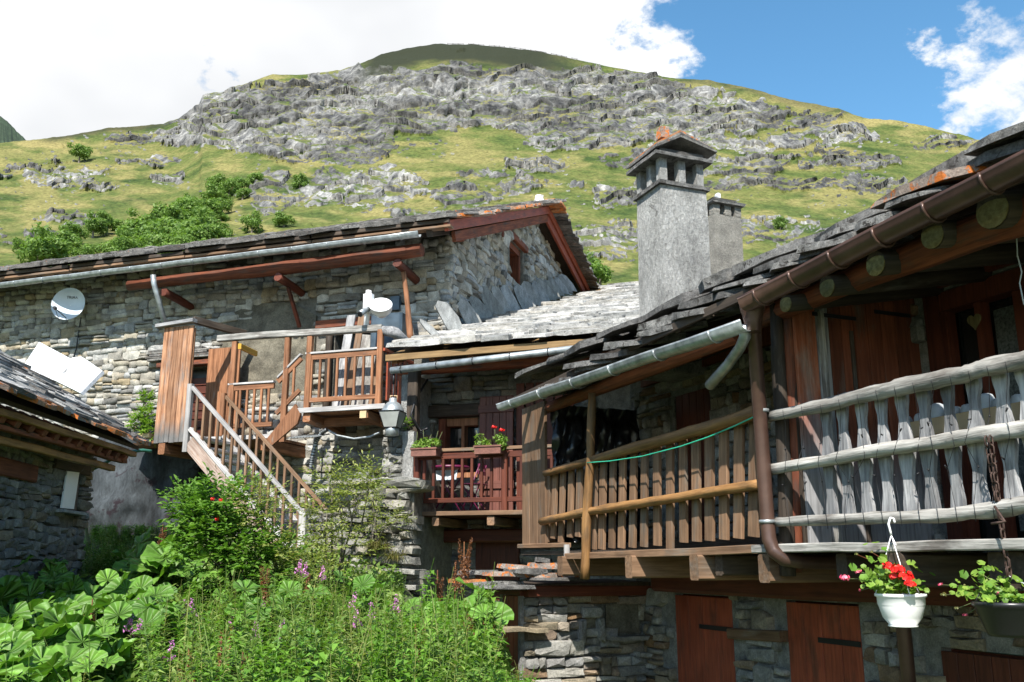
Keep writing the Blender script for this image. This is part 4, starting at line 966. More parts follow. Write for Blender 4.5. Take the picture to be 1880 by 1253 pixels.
# ------------------------------------------------------------------ wooden stairs and balcony on the left house
def build_stairs():
    T = thing('wooden_staircase', 'larch staircase and balcony with a tall plank side panel, climbing the stone house', 'staircase', L.w(-3.5, 1.5, 1.9))
    o = 1.3; z1 = 3.73; z2 = 4.15
    Q = lambda u, v, oo=o: L.px(u, v, oo)
    # tall plank panel
    a, b = Q(283, 700).x+.02, Q(351, 700).x
    a = -5.17; b = -4.52
    P = fbox(T, 'side_panel', L, a, b, o-.06, o-.03, 3.72, 5.78, 'woodP'); n = 6
    for i in range(n):
        w = (b-a)/n; beam(P, 'plank', L.w(a+w*(i+.5)-.02, o, 3.66+ru(0, .02)), L.w(a+w*(i+.5), o, 5.82), w*.96, .05, 'woodP', L.a, ch=.2)
    tag(P, label='tall panel of six vertical larch planks greying at the foot')
    beam(T, 'cap_beam', L.w(-5.30, o+.05, 5.85), L.w(-4.48, o+.05, 5.90), .07, .14, 'woodG2', UP)
    beam(T, 'cap_beam', L.w(-4.55, o+.0, 5.93), L.w(-4.1, .3, 5.86), .13, .09, 'woodK', UP)
    ip = fbox(T, 'inner_panel', L, -4.86, -4.15, .32, .34, 3.75, 5.6, 'woodO')
    for i in range(6): beam(ip, 'plank', L.w(-4.8+i*.12, .36, 3.75), L.w(-4.8+i*.12, .36, 5.6), .115, .025, 'woodO', L.a)
    # landings
    D1 = prism(T, 'landing', [L.w(-5.2, o, z1-.06), L.w(-2.82, o, z1-.06), L.w(-2.82, .02, z1-.06), L.w(-6.0, .02, z1-.06), L.w(-6.0, o-.3, z1-.06)], (0, 0, .05), 'woodO')
    beam(D1, 'edge_board', L.w(-4.5, o+.03, z1-.035), L.w(-2.74, o+.03, z1-.035), .075, .04, 'woodH', UP)
    D2 = prism(T, 'balcony_floor', [L.w(-2.2, o, z2-.06), L.w(-.6, o, z2-.06), L.w(-.6, .02, z2-.06), L.w(-2.2, .02, z2-.06)], (0, 0, .05), 'woodO')
    beam(D2, 'edge_board', L.w(-2.24, o+.03, z2-.035), L.w(-.58, o+.03, z2-.035), .085, .04, 'woodH', UP)
    for s in (-2.9, -4.3, -5.0): beam(T, 'joist', L.w(s, 0, z1-.17), L.w(s, o+.02, z1-.17), .14, .2, 'woodO', L.a)
    for s in (-2.08, -.98): beam(T, 'joist', L.w(s, -.05, z2-.22), L.w(s, o+.0, z2-.15), .14, .16, 'woodO', L.a)
    fbox(T, 'joist_end', L, -1.04, -.92, o, o+.045, z2-.22, z2-.10, 'cream')
    beam(T, 'cross_beam', L.w(-2.2, .75, z2-.17), L.w(-.65, .75, z2-.17), .16, .14, 'woodO', UP)
    # slanted stringer board between the two landings
    prism(T, 'stringer', [L.w(-2.82, o-.0, z1-.10), L.w(-2.28, o, z2+.08), L.w(-2.17, o, z2-.10), L.w(-2.22, o, z2-.26), L.w(-2.72, o, z1-.22)], L.n*.06, 'woodO')
    # top beam and posts
    pa = Q(402, 622); pb = Q(702, 603)
    TB = beam(T, 'top_beam', L.w(pa.x, o+.0, pa.z), L.w(pb.x, o+.0, pb.z), .12, .11, 'woodG', UP, wob=.012, seg=6)
    log(T, 'top_beam', [L.w(pb.x-.1, o-.05, pb.z), L.w(pb.x+.25, o+.0, pb.z-.1), L.w(pb.x+.32, .6, pb.z-.3)], [.07, .1, .08], 'woodG2', sides=10, sub=4)
    def post(u0, v0, u1, v1, w=.1, mt='woodO', **k):
        p0 = Q(u0, v0); p1 = Q(u1, v1); s = (p0.x+p1.x)/2; beam(T, 'post', L.w(s, o, p0.z), L.w(s, o, p1.z), w, w*.9, mt, L.a, **k)
    post(420, 806, 432, 628); post(518, 812, 530, 618); post(562, 750, 572, 612); post(694, 748, 700, 606, .1)
    beam(T, 'brace', L.w(*Q(440, 636)), L.w(*L.px(470, 650, .5)), .1, .06, 'yellow', UP)
    # railings
    def rail(s0, s1, za, zb, n, zt, zbm, skip=()):
        beam(T, 'handrail', L.w(s0, o, za+zt), L.w(s1, o, zb+zt), .035, .09, 'woodH', UP)
        beam(T, 'upper_rail', L.w(s0, o, za+zt-.07), L.w(s1, o, zb+zt-.07), .1, .045, 'woodO', UP)
        beam(T, 'lower_rail', L.w(s0, o, za+zbm), L.w(s1, o, zb+zbm), .08, .045, 'woodO', UP)
        for i in range(n):
            t = (i+.7)/(n+.4); s = s0+(s1-s0)*t; zz = za+(zb-za)*t; beam(T, 'baluster', L.w(s, o, zz+zbm), L.w(s, o, zz+zt-.08), .042, .042, 'woodO', L.a)
    rail(-3.68, -2.75, z1, z1, 6, .93, .18); rail(-2.68, -2.24, z1+.38, z2+.35, 2, .62, -.02); rail(-2.14, -.74, z2, z2, 8, .97, .14)
    # side rail at the right end of the upper balcony
    for k, oo in enumerate((.2, .42, .64, .86, 1.08)): beam(T, 'baluster', L.w(-.66, oo, z2+.1), L.w(-.66, oo, z2+.92), .03, .12, 'woodD', L.a)
    beam(T, 'handrail', L.w(-.66, .05, z2+.95), L.w(-.66, o, z2+.95), .06, .05, 'woodD', L.a)
    # flight of steps
    A0 = L.px(352, 712, 2.35); A1 = L.px(523, 908, 2.35); sl = (A1.z-A0.z)/(A1.x-A0.x)
    B0 = L.px(415, 745, 1.3); zend = 2.0
    sA = A0.x+.02; sE = -1.42
    for (oo, sS, zS, tp) in ((2.35, sA, A0.z, 'woodH'), (1.42, sA, A0.z, 'woodO')):
        zE = zS+sl*(sE-sS)
        beam(T, 'handrail', L.w(sS, oo, zS), L.w(sE, oo, zE), .06, .075 if oo > 2 else .05, 'woodH' if oo > 2 else 'woodB', UP)
        beam(T, 'lower_rail', L.w(sS+.02, oo, zS-.70), L.w(sE, oo, zE-.70), .07, .09, 'woodH', UP)
        beam(T, 'stringer', L.w(sS+.02, oo, zS-.92), L.w(sE-.1, oo, zE-.82), .25, .05, 'woodS' if oo > 2 else 'woodH', UP)
        n = 15
        for i in range(n):
            t = (i+.8)/(n+.3); s = sS+(sE-sS)*t; zz = zS+(zE-zS)*t; beam(T, 'baluster', L.w(s, oo, zz-.68), L.w(s, oo, zz-.03), .042, .042, 'woodB', L.a)
        beam(T, 'newel', L.w(sS-.04, oo, zS-1.08 if oo > 2 else zS-.7), L.w(sS-.04, oo, zS+.06), .09, .09, 'woodH' if oo > 2 else 'woodO', L.a)
        beam(T, 'newel', L.w(sE, oo, zE-.9), L.w(sE, oo, zE+.05), .12, .1, 'woodH', L.a)
    for i in range(11):
        t = (i+.5)/11; s = sA+(sE-sA)*t; zz = z1-.05+(sl*(sE-sA))*t; beam(T, 'tread', L.w(s, 1.44, zz), L.w(s, 2.32, zz), .24, .04, 'woodH', L.a)
    # leaning boards behind the rail
    for (u, w, o_, zt_, mt) in ((628, .17, .75, 6.0, 'woodG2'), (648, .13, .72, 6.02, 'woodB'), (692, .12, .75, 5.85, 'woodB')):
        s = L.px(u, 650, o_).x; beam(None, 'leaning_board', L.w(s-.03, o_+.1, z2), L.w(s, o_-.3, zt_), w, .03, mt, L.a, label={628: 'grey weathered board leaning upright behind the balcony rail, leftmost of three', 648: 'brown board with orange top leaning behind the balcony rail', 692: 'narrow brown board leaning right of the peeling white panel'}[u], cat='board')
    s0, s1 = L.px(656, 650, .7).x, L.px(686, 650, .7).x
    prism(None, 'peeling_panel', [L.w(s0, .85, z2), L.w(s1, .85, z2), L.w(s1, .5, 5.55), L.w(s0, .5, 5.6)], L.n*.03, 'woodG', label='pale peeling panel leaning behind the balcony rail', cat='panel')
build_stairs()
# ------------------------------------------------------------------ right house (frame R)
def roof_zR(o): return 3.50+(.42-o)*.385
def build_right_house():
    H = thing('balcony_house', 'nearest house at the right with rustic wooden balconies, brown gutter and tall grey chimney', 'house', R.w(0, -1.3, 0))
    q = lambda u, v, o=0: R.px(u, v, o)
    W = -1.25
    d1 = (2.28, 3.33); d2 = (.50, 1.43); d3 = (-1.35, -.32)
    holes = [(d1[0], d1[1], -.5, 1.25), (d2[0], d2[1], -.5, 1.25), (d3[0], d3[1], -.5, .98), (2.48, 3.2, 1.72, 3.42), (-1.60, -.50, 1.75, 3.62)]
    w = backing(H, 'wall', R, [(-3.6, -.6, 4.1), (4.2, -.6, 4.1)], 'mortarR', o0=W-.05, holes=holes)
    def ok(s, z, ww, hh):
        for h in holes:
            if h[0] < s+ww*.46 and s-ww*.46 < h[1] and h[2] < z+hh*.45 and z-hh*.45 < h[3]: return False
        if 1.28 < z < 1.6: return False
        return s < 4.0 and z < 3.62
    masonry(w, R, -3.2, 4.05, -.2, 3.6, ok, 'stoneR', course=(.16, .28), width=(.16, .42), seed=61, o0=W-.01, limit=300, jut=.035, gap=.02)
    # projecting block under the balcony end, its face turned to the camera
    bw = backing(H, 'block_wall', RF, [(-.1, -.6, 1.26), (1.46, -.6, 1.26)], 'mortarR', o0=-.05, thick=.6); tag(bw, label='dry stone face of the projecting room under the balcony end')
    nich = (.28, .62, .70, 1.05)
    def okb(s, z, ww, hh): return not (.06 < s < .52 and .78 < z < 1.13) and not (.60 < s < .80 and .72 < z < .98) and s+ww*.3 < 1.5 and s-ww*.3 > -.06
    masonry(bw, RF, 0, 1.5, -.3, 1.27, okb, 'stoneR', course=(.13, .22), width=(.16, .46), seed=66, o0=.02, limit=200, jut=.07, gap=.008, thin=.6, depth=(.12, .2))
    fbox(bw, 'niche', RF, .08, .50, .0, .02, .80, 1.12, 'plaster'); fbox(bw, 'niche', RF, .62, .78, .0, .02, .74, .98, 'plaster')
    for (s, z, ww, hh) in ((.59, .85, .09, .26), (.82, .84, .08, .24), (.70, 1.03, .26, .12)):
        p = RF.w(s, .04, z); link('stone', random.choice(stone_meshes('stoneR')), bw, Matrix(((RF.a.x*ww, RF.n.x*.16, 0, p.x), (RF.a.y*ww, RF.n.y*.16, 0, p.y), (0, 0, hh, p.z), (0, 0, 0, 1))))
    for (s0, s1, z, o1) in ((-.12, .52, .735, .12), (-.22, .16, .55, .10), (1.30, 1.86, .86, .16), (1.2, 1.9, .26, .16)):
        beam(bw, 'shelf_stone', RF.w(s0, o1-.08, z), RF.w(s1, o1-.06, z+.02), .05, .22, 'stoneR', UP, wob=.012, seg=4)
    # slabs roofing the block, with orange lichen
    pr = prism(H, 'porch_roof', [RF.w(-.05, .10, 1.36), RF.w(1.75, .10, 1.34), RF.w(1.75, -1.0, 1.34), RF.w(-.05, -1.0, 1.38)], (0, 0, -.06), 'woodK')
    random.seed(64)
    for k, (s, o, z, X, Yl, t, mt) in enumerate(((1.85, -.10, 1.36, .62, .6, .035, 'slateR'), (1.75, .14, 1.33, .66, .4, .03, 'slateR'), (1.15, .14, 1.40, .75, .4, .04, 'slateE'), (1.66, -.05, 1.45, .55, .5, .045, 'slateO'), (1.5, .05, 1.49, .5, .4, .05, 'slateR'), (1.3, .08, 1.44, .34, .36, .05, 'slateO'), (1.0, .08, 1.44, .3, .36, .055, 'slateO'), (1.55, -.1, 1.53, .42, .5, .05, 'slateO'), (.95, .02, 1.55, .95, .5, .06, 'slateO'), (.6, .05, 1.46, .8, .5, .05, 'slateE'), (1.25, .0, 1.60, .22, .22, .05, 'slateR'), (2.0, -.35, 1.38, .5, .6, .035, 'slateO'), (1.85, -.5, 1.47, .5, .6, .045, 'slateR'))):
        link('slate', random.choice(slab_meshes(mt)), pr, slate_at(None, None, RF.w(s, o, z), RF.a*X+UP*ru(-.05, .05), RF.n*Yl+UP*ru(-.04, .02), UP*t)[1])
    beam(H, 'porch_beam', RF.w(-.1, .0, 1.27), RF.w(1.5, .02, 1.27), .12, .2, 'woodR', UP)
    # red plank door in the block, turned to the garden
    dd = fbox(H, 'block_door', R, 4.05, 4.52, .22, .24, -.5, 1.22, 'woodR')
    for i in range(3): beam(dd, 'plank', R.w(4.12+i*.155, .26, -.5), R.w(4.12+i*.155, .26, 1.21), .148, .03, 'woodD', R.a)
    beam(dd, 'hinge', R.w(4.5, .29, 1.02), R.w(4.2, .29, 1.01), .035, .01, 'iron', UP)
    for s in (3.99, 4.57): beam(dd, 'jamb', R.w(s, .24, -.5), R.w(s, .24, 1.22), .07, .1, 'render', R.a, wob=.008, seg=6)
    beam(dd, 'lintel', R.w(3.95, .24, 1.27), R.w(4.7, .24, 1.27), .1, .12, 'woodR', UP)
    fbox(H, 'return_wall', R, 4.6, 5.6, -1., .2, -.4, 1.1, 'mortarR')
    random.seed(67)
    for k in range(26):
        z = -.3+k*.055; p = R.w(4.75+ru(0, .3), .2+ru(-.02, .05), z+ru(0, .02)); ww, hh = ru(.2, .4), ru(.05, .11)
        link('stone', random.choice(stone_meshes('stoneR')), bw, Matrix(((R.a.x*ww, R.n.x*.2, 0, p.x), (R.a.y*ww, R.n.y*.2, 0, p.y), (0, 0, hh, p.z), (0, 0, 0, 1))))
    # doors in the lower wall
    def door(s0, s1, z1, mt, hinge, n, nm='door', lab=None):
        d = fbox(H, nm, R, s0, s1, W-.2, W-.15, -.55, z1, 'woodR'); wd = (s1-s0)/n
        for i in range(n): beam(d, 'plank', R.w(s0+wd*(i+.5), W-.06, -.55), R.w(s0+wd*(i+.5), W-.06, z1-.01), wd-.006, .035, mt, R.a, ch=.08)
        for z in hinge: beam(d, 'hinge', R.w(s0+.0, W-.035, z), R.w(s0+wd*n*.55, W-.035, z), .045, .01, 'iron', UP)
        if lab: tag(d, label=lab)
        return d
    door(*d1, 1.24, 'woodD', (.93,), 4, lab='lower red plank door, left of the two beneath the balconies'); door(*d2, 1.24, 'woodD', (.93,), 4, lab='lower red-brown plank door beneath the white pot')
    d = door(*d3, .96, 'woodR', (), 7, lab='dark brown plank door behind the black pot'); beam(d, 'cross_board', R.w(d3[0], W-.02, .62), R.w(d3[1], W-.02, .60), .1, .04, 'woodR', UP)
    beam(H, 'wall_timber', R.w(1.43, W-.01, .93), R.w(2.25, W-.01, .90), .10, .12, 'woodB', UP)
    beam(H, 'floor_beam', R.w(-3.4, W+.12, 1.43), R.w(3.3, W+.12, 1.40), .26, .3, 'woodR', UP, wob=.01, seg=8)
    dz = 1.665
    # ---- decks
    Bb = prism(H, 'brown_balcony', [R.w(.02, .0, dz), R.w(4.62, .0, dz), R.w(4.62, W, dz), R.w(.02, W, dz)], (0, 0, .035), 'woodK')
    Bw = prism(H, 'white_balcony', [R.w(-3.4, .0, dz), R.w(-.02, .0, dz), R.w(-.02, W, dz), R.w(-3.4, W, dz)], (0, 0, .035), 'woodK')
    tag(Bb, label='balcony with plain brown plank balusters and yellow log rails'); tag(Bw, label='balcony with silver log rails and shaped grey balusters')
    beam(Bb, 'deck_edge', R.w(.05, .03, dz+.015), R.w(3.3, .03, dz-.025), .065, .05, 'woodB', UP, wob=.004, seg=4)
    beam(Bb, 'deck_edge', R.w(3.3, .01, dz+.095), R.w(4.65, .01, dz+.10), .05, .06, 'woodB', UP)
    beam(Bw, 'deck_edge', R.w(-3.4, .05, dz+.02), R.w(.0, .05, dz+.015), .06, .10, 'woodG', UP, wob=.006, seg=8)
    for k, u in enumerate((1036, 1163, 1284, 1413, 1655, 1850)):
        s = q(u, 1040, .05).x; beam(Bb if k < 4 else Bw, 'joist', R.w(s, W-.05, dz-.12), R.w(s, .1 if k < 5 else 0, dz-.12), .13, .2, 'woodB' if k < 4 else 'woodK', R.a)
    for s in (.6, -.8, -2.0): beam(Bw, 'joist', R.w(s, W, dz-.1), R.w(s, -.02, dz-.1), .1, .16, 'woodK', R.a)
    beam(Bb, 'bottom_timber', R.w(.1, -.45, dz+.07), R.w(3.8, -.45, dz+.07), .1, .1, 'woodK', UP)
    # ---- brown railing
    tr = [(1001, 869), (1078, 848), (1145, 828), (1233, 804), (1321, 779), (1392, 756)]
    mr = [(994, 958), (1078, 940), (1145, 929), (1233, 916), (1321, 901), (1400, 889)]
    log(Bb, 'handrail', [R.w(*q(u, v, .05)) for u, v in tr], [.038, .043, .05, .052, .053, .055], 'woodY', sides=12)
    log(Bb, 'middle_rail', [R.w(*q(u, v, .05)) for u, v in mr], [.042, .042, .043, .04, .04, .042], 'woodY', sides=12)
    tx = [292, 318, 350, 385, 420, 482, 518, 558, 600, 645, 690, 740, 795, 848, 902, 958, 1018, 1083, 1147]
    bx = [280, 308, 340, 378, 412, 475, 510, 552, 592, 638, 686, 742, 795, 852, 906, 960, 1020, 1080, 1143]
    by = [668, 655, 672, 650, 648, 700, 700, 695, 695, 693, 690, 685, 712, 672, 668, 665, 660, 655, 648]
    for a, b, c in zip(tx, bx, by):
        ua, ub = 880+a*.441, 880+b*.441; vt = float(np.interp(ua, [t[0] for t in tr], [t[1] for t in tr]))-3
        p0 = q(ub, 700+c*.441, -.02); p1 = q(ua, vt, -.02)
        beam(Bb, 'baluster', R.w(*p0), R.w(*p1), .108*ru(.92, 1.06), .03, 'woodB', R.a, ch=.08)
    log(Bb, 'post', [R.w(*q(u, v, .075)) for u, v in ((1074, 1063), (1078, 940), (1084, 840), (1087, 722))], [.05, .048, .044, .04], 'woodY', sides=11)
    beam(Bb, 'bracket', R.w(3.32, .02, dz-.22), R.w(3.32, .02, dz+.10), .05, .05, 'woodH', R.a)
    # plank end panel
    pn = fbox(H, 'end_panel', R, 3.92, 4.6, -.03, -.02, 1.77, 3.4, 'woodK')
    for i in range(3):
        s = 3.99+i*.225; beam(pn, 'plank', R.w(s, 0, 1.77), R.w(s, .0, 3.40-.0*i), .22, .035, 'woodB', R.a)
    # ---- white railing
    tw = [(1413, 766), (1516, 744), (1605, 722), (1649, 712), (1762, 689), (1803, 677), (1880, 661), (1990, 628)]
    mw = [(1415, 863), (1516, 846), (1605, 828), (1706, 815), (1803, 797), (1880, 788), (1990, 768)]
    lw = [(1426, 959), (1516, 955), (1605, 951), (1706, 949), (1803, 940), (1880, 927), (1990, 915)]
    for nm, pl, r in (('handrail', tw, [.038, .046, .046, .05, .05, .048, .05, .052]), ('middle_rail', mw, [.042, .04, .042, .04, .043, .046, .05]), ('lower_rail', lw, [.034, .036, .036, .038, .042, .045, .05])):
        log(Bw, nm, [R.w(*q(u, v, .07)) for u, v in pl], r, 'woodG', sides=14, wob=.3)
    wx = [(395, 432), (465, 500), (545, 580), (625, 668), (710, 762), (800, 852), (900, 957), (1010, 1050), (1118, 1190), (1215, 1300), (1330, 1420)]
    prof = [(0, .052), (.06, .05), (.14, .046), (.2, .034), (.27, .03), (.36, .042), (.46, .058), (.52, .06), (.58, .055), (.70, .036), (.78, .035), (.88, .05), (1, .056)]
    for a, b in wx:
        ua, ub = 1340+a*.441, 1340+b*.441; g = lambda u, L_: float(np.interp(u, [t[0] for t in L_], [t[1] for t in L_]))
        p1 = R.w(*q(ua, g(ua, tw)-6, 0)); p0 = R.w(*q(ub, g(ub, lw)+6, 0)); ln = (p1-p0).length; vs = []; fs = []; k = ru(.84, .98)
        for (t, hw) in prof:
            x = ru(-.003, .003)
            for sx, sy in ((-1, -1), (1, -1), (1, 1), (-1, 1)): vs.append((sx*hw*k+x, sy*.014, ln*(1-t)))
        n = len(prof); fs = [(0, 1, 2, 3), ((n-1)*4+3, (n-1)*4+2, (n-1)*4+1, (n-1)*4)]+[(i*4+j, i*4+(j+1) % 4, (i+1)*4+(j+1) % 4, (i+1)*4+j) for i in range(n-1) for j in range(4)]
        link('baluster', meshdata('baluster', vs, fs, 'woodG2'), Bw, basis(p0, p1-p0, R.a))
    # corner posts
    log(H, 'corner_post', [R.w(*q(u, v, -.02)) for u, v in ((1447, 1058), (1440, 860), (1424, 560))], [.055, .055, .05], 'woodK', sides=10)
    log(H, 'corner_post', [R.w(*q(u, v, -.10)) for u, v in ((1460, 1050), (1462, 860), (1444, 560))], [.05, .06, .05], 'woodLog', sides=10)
    # ---- partition between the balconies (perpendicular to the front)
    sp = -.36; pt = fbox(H, 'partition', R, sp-.02, sp, -1.22, -.08, dz, 3.75, 'woodK')
    o = -.1; i = 0
    while o > -1.2:
        wd = ru(.11, .15) if i else .2; mt = 'woodG2' if i == 1 else 'woodDp'
        if i == 0: mt = 'woodDg'
        beam(pt, 'plank', R.w(sp-.035, o-wd/2, dz+.03), R.w(sp-.035, o-wd/2, 3.45-.3*o), wd-.006, .03, mt, R.n); o -= wd; i += 1
    beam(pt, 'edge_plank', R.w(sp-.07, -.33, dz+.03), R.w(sp-.07, -.33, 3.42), .03, .05, 'woodG', R.n)
    for (u, v, u2) in ((1492, 576, 1572), (1606, 572, 1672)):
        a = R.side(u, v, sp-.06); b = R.side(u2, v+10, sp-.06); beam(pt, 'hinge', R.w(sp-.056, a.y, a.z), R.w(sp-.056, b.y, a.z), .03, .008, 'iron', UP)
    beam(pt, 'door_edge', R.w(sp-.06, -.62, dz+.05), R.w(sp-.06, -.62, 3.3), .03, .02, 'woodK', R.n)
    # ---- windows on the wall
    wn = fbox(H, 'window_door', R, -1.60, -.5, W-.22, W-.2, 1.75, 3.6, 'glass')
    fm = fbox(wn, 'frame', R, -.66, -.52, W-.18, W-.02, 1.75, 3.61, 'woodR'); sx = [(-.80, -.66), (-1.60, -1.46)]
    for a, b in ((-.99, -.93), (-.66-.02, -.58)): fbox(wn, 'mullion', R, a, b, W-.17, W-.08, 1.75, 3.5, 'woodR')
    fbox(wn, 'mullion', R, -1.34, -1.26, W-.17, W-.08, 1.75, 3.5, 'woodR'); fbox(wn, 'mullion', R, -1.6, -1.5, W-.17, W-.03, 1.75, 3.6, 'woodR')
    fbox(wn, 'frame', R, -1.60, -.52, W-.18, W-.035, 3.46, 3.605, 'woodR')
    fbox(wn, 'lace_curtain', R, -1.25, -1.0, W-.195, W-.19, 1.8, 3.4, 'curtain')
    ud = fbox(H, 'upper_door', R, 2.48, 3.2, W-.2, W-.15, 1.7, 3.42, 'woodR')
    for i in range(5): beam(ud, 'plank', R.w(2.555+i*.142, W-.08, 1.7), R.w(2.555+i*.142, W-.08, 3.42), .135, .03, 'woodR', R.a)
    beam(ud, 'hinge', R.w(2.5, W-.055, 2.0), R.w(3.0, W-.055, 2.0), .03, .01, 'iron', UP)
    fbox(H, 'upper_boarding', R, -3.4, 3.8, W-.02, W+.03, 3.63, 4.05, 'woodR')
    # ---- roof
    g0 = R.w(5.1, .42, 3.47); ea = -R.a; upv = (-R.n*1+UP*.385).normalized()
    roof = prism(H, 'roof', [R.w(4.45, .12, 3.55), R.w(-4.2, .12, 3.73), R.w(-4.2, -4.2, 5.40), R.w(4.45, -4.2, 5.22)], (0, 0, -.04), 'woodK')
    prism(H, 'roof', [R.w(4.75, -4.2, 5.26), R.w(-4.2, -4.2, 5.42), R.w(-4.2, -8, 4.0), R.w(4.75, -8, 3.9)], (0, 0, -.04), 'slateM')
    # thick rough slabs along the eave, in two or three layers
    ms = slab_meshes('slateR'); random.seed(71)
    edge = [(944, 732), (1010, 690), (1065, 655), (1100, 642), (1180, 590), (1240, 555), (1330, 520), (1400, 478), (1470, 440), (1560, 390), (1635, 350), (1690, 315), (1790, 266), (1880, 222), (2000, 160)]
    for layer in (2, 3):
        u = 935+layer*9
        while u < 2080:
            sp0 = q(u, float(np.interp(u, [e[0] for e in edge], [e[1] for e in edge])), .42)
            ln = ru(.34, .85)*(1.4 if layer == 3 else 1); dp = ru(.45, .7); th = ru(.03, .06)
            zt = sp0.z-.035-.06*(3-layer)+ru(-.012, .006)
            p = R.w(sp0.x-ln/2, .46-dp/2-.03*layer+ru(-.05, .03), zt+.385*dp*.35)
            tl = ru(-.05, .05)
            X = (-R.a*ln*1.06+UP*(tl+.02)*ln); Y = (R.n-UP*.34)*dp; 
            link('slate', random.choice(ms if rnd() < .95 else slab_meshes('slateO')), roof, slate_at(None, None, p, X, Y, UP*th)[1])
            # step u by the slab's length
            ww = R.w(sp0.x-ln*.72, .42, sp0.z); u2 = project(ww)[0]; u = u2 if u2 > u+4 else u+20
    slates(roof, R.w(4.8, .1, 3.72), ea, upv, 9, 4.4, 'slateR', w=(.5, 1.1), course=.4, sl=.6, th=(.04, .08), limit=60, seed=72)
    # rafters, purlin logs and plate
    beam(H, 'eave_board', R.w(4.3, .30, 3.42), R.w(-4.2, .30, 3.56), .07, .03, 'woodK', UP)
    for i in range(20): s = 4.2-i*.45; beam(H, 'rafter', R.w(s, .28, 3.42+.007*i), R.w(s, -1.3, 4.05+.007*i), .08, .08, 'woodK', R.a)
    prism(H, 'roof_boards', [R.w(4.3, .1, 3.52), R.w(-4.2, .1, 3.68), R.w(-4.2, -1.4, 4.27), R.w(4.3, -1.4, 4.13)], (0, 0, -.02), 'woodR')
    log(H, 'wall_plate', [R.w(*q(1385, 590, -.05)), R.w(*q(1600, 500, -.05)), R.w(*q(1880, 395, -.05)), R.w(*q(2050, 330, -.05))], [.07, .09, .11, .11], 'woodLog', sides=12)
    log(H, 'wall_plate', [R.w(4.5, -.05, 3.32), R.w(.2, -.05, 3.36)], [.06, .07], 'woodLog', sides=10)
    for (u, v, r) in ((1443, 558, .062), (1519, 527, .072), (1608, 485, .08), (1712, 432, .083), (1822, 386, .105), (1960, 330, .1)):
        e = q(u, v, .16); l = log(H, 'rafter_log', [R.w(e.x, -1.3, e.z+.28), R.w(e.x, .16, e.z)], [r, r], 'woodK', sides=16, sub=3, wob=.1)
        lathe(l, 'log_end', [(r*.96, 0), (r*.97, .008), (r*.5, .012)], R.w(e.x, .158, e.z), R.n, 'endgrain', 16, smooth=False)
    # ---- gutters and pipes
    a = R.w(-.43, .42, 3.42); b = R.w(-4.0, .42, 3.60); b2 = q(1880, 300, .42); 
    a = R.w(*q(1372, 553, .42)); b = R.w(*q(1880, 297, .42)); b = a+(b-a)*1.5
    gutter(H, a, b, .082, 'copper', R.n, 9)
    a2 = R.w(*q(921, 745, .42)); b2 = R.w(*q(1374, 592, .42)); gutter(H, a2, b2, .066, 'zinc', R.n, 6)
    pts = [(1382, 575, .36), (1384, 610, .30), (1387, 650, .2), (1398, 800, .15), (1409, 960, .13), (1412, 990, .13), (1420, 1012, .12), (1438, 1026, .08)]
    pp = [R.w(*q(u, v, o)) for u, v, o in pts]; e = R.w(pp[-1].dot(R.a)-R.o.dot(R.a), 0, 0)
    s_ = q(1438, 1026, .08).x; z_ = pp[-1].z
    pp += [R.w(s_-.01, -.05, z_-.02), R.w(s_, -.75, z_-.03), R.w(s_, -.86, z_-.05), R.w(s_, -.93, z_-.12), R.w(s_, -.95, z_-.25), R.w(s_, -.95, -.6)]
    dp = tube(H, 'downpipe', pp, [.075, .055]+[.052]*12, 'copper', sides=14)
    fc_ = R.w(*q(1381, 560, .36)); lathe(dp, 'funnel', [(.05, -.20), (.052, -.13), (.085, -.05), (.095, .03), (.09, .035)], fc_, UP, 'copper', 16)
    for (u, v, o) in ((1397, 755, .15), (1409, 958, .13)):
        c = R.w(*q(u, v, o)); tube(dp, 'pipe_clip', [c-UP*.012, c+UP*.012], .06, 'zinc', sides=14)
    tube(H, 'broken_downpipe', [R.w(*q(u, v, o)) for u, v, o in ((1366, 597, .4), (1368, 618, .38), (1358, 640, .3), (1335, 672, .25), (1303, 708, .2))], [.05, .042, .04, .04, .042], 'zinc', sides=12)
    return H, Bb, Bw
MT['woodDp'] = wood_mat('red_partition', (.10, .028, .013), (.20, .06, .028), grey=(.13, .10, .08), gt=.64, foot_z=(2.0, 2.5, (.26, .25, .25)))
MT['woodDg'] = wood_mat('grey_red_board', (.20, .05, .02), (.36, .12, .06), grey=(.30, .2, .15), gt=.6, foot_z=(2.2, 2.75, (.27, .27, .275)))
MT['endgrain'] = wood_mat('log_end_grain', (.13, .105, .04), (.26, .22, .10), grey=(.10, .10, .05), gt=.6)
MT['curtain'] = plain_mat('lace_curtain', (.10, .11, .105), rough=.9, var=.5, ns=50)
RH, BB, BW = build_right_house()

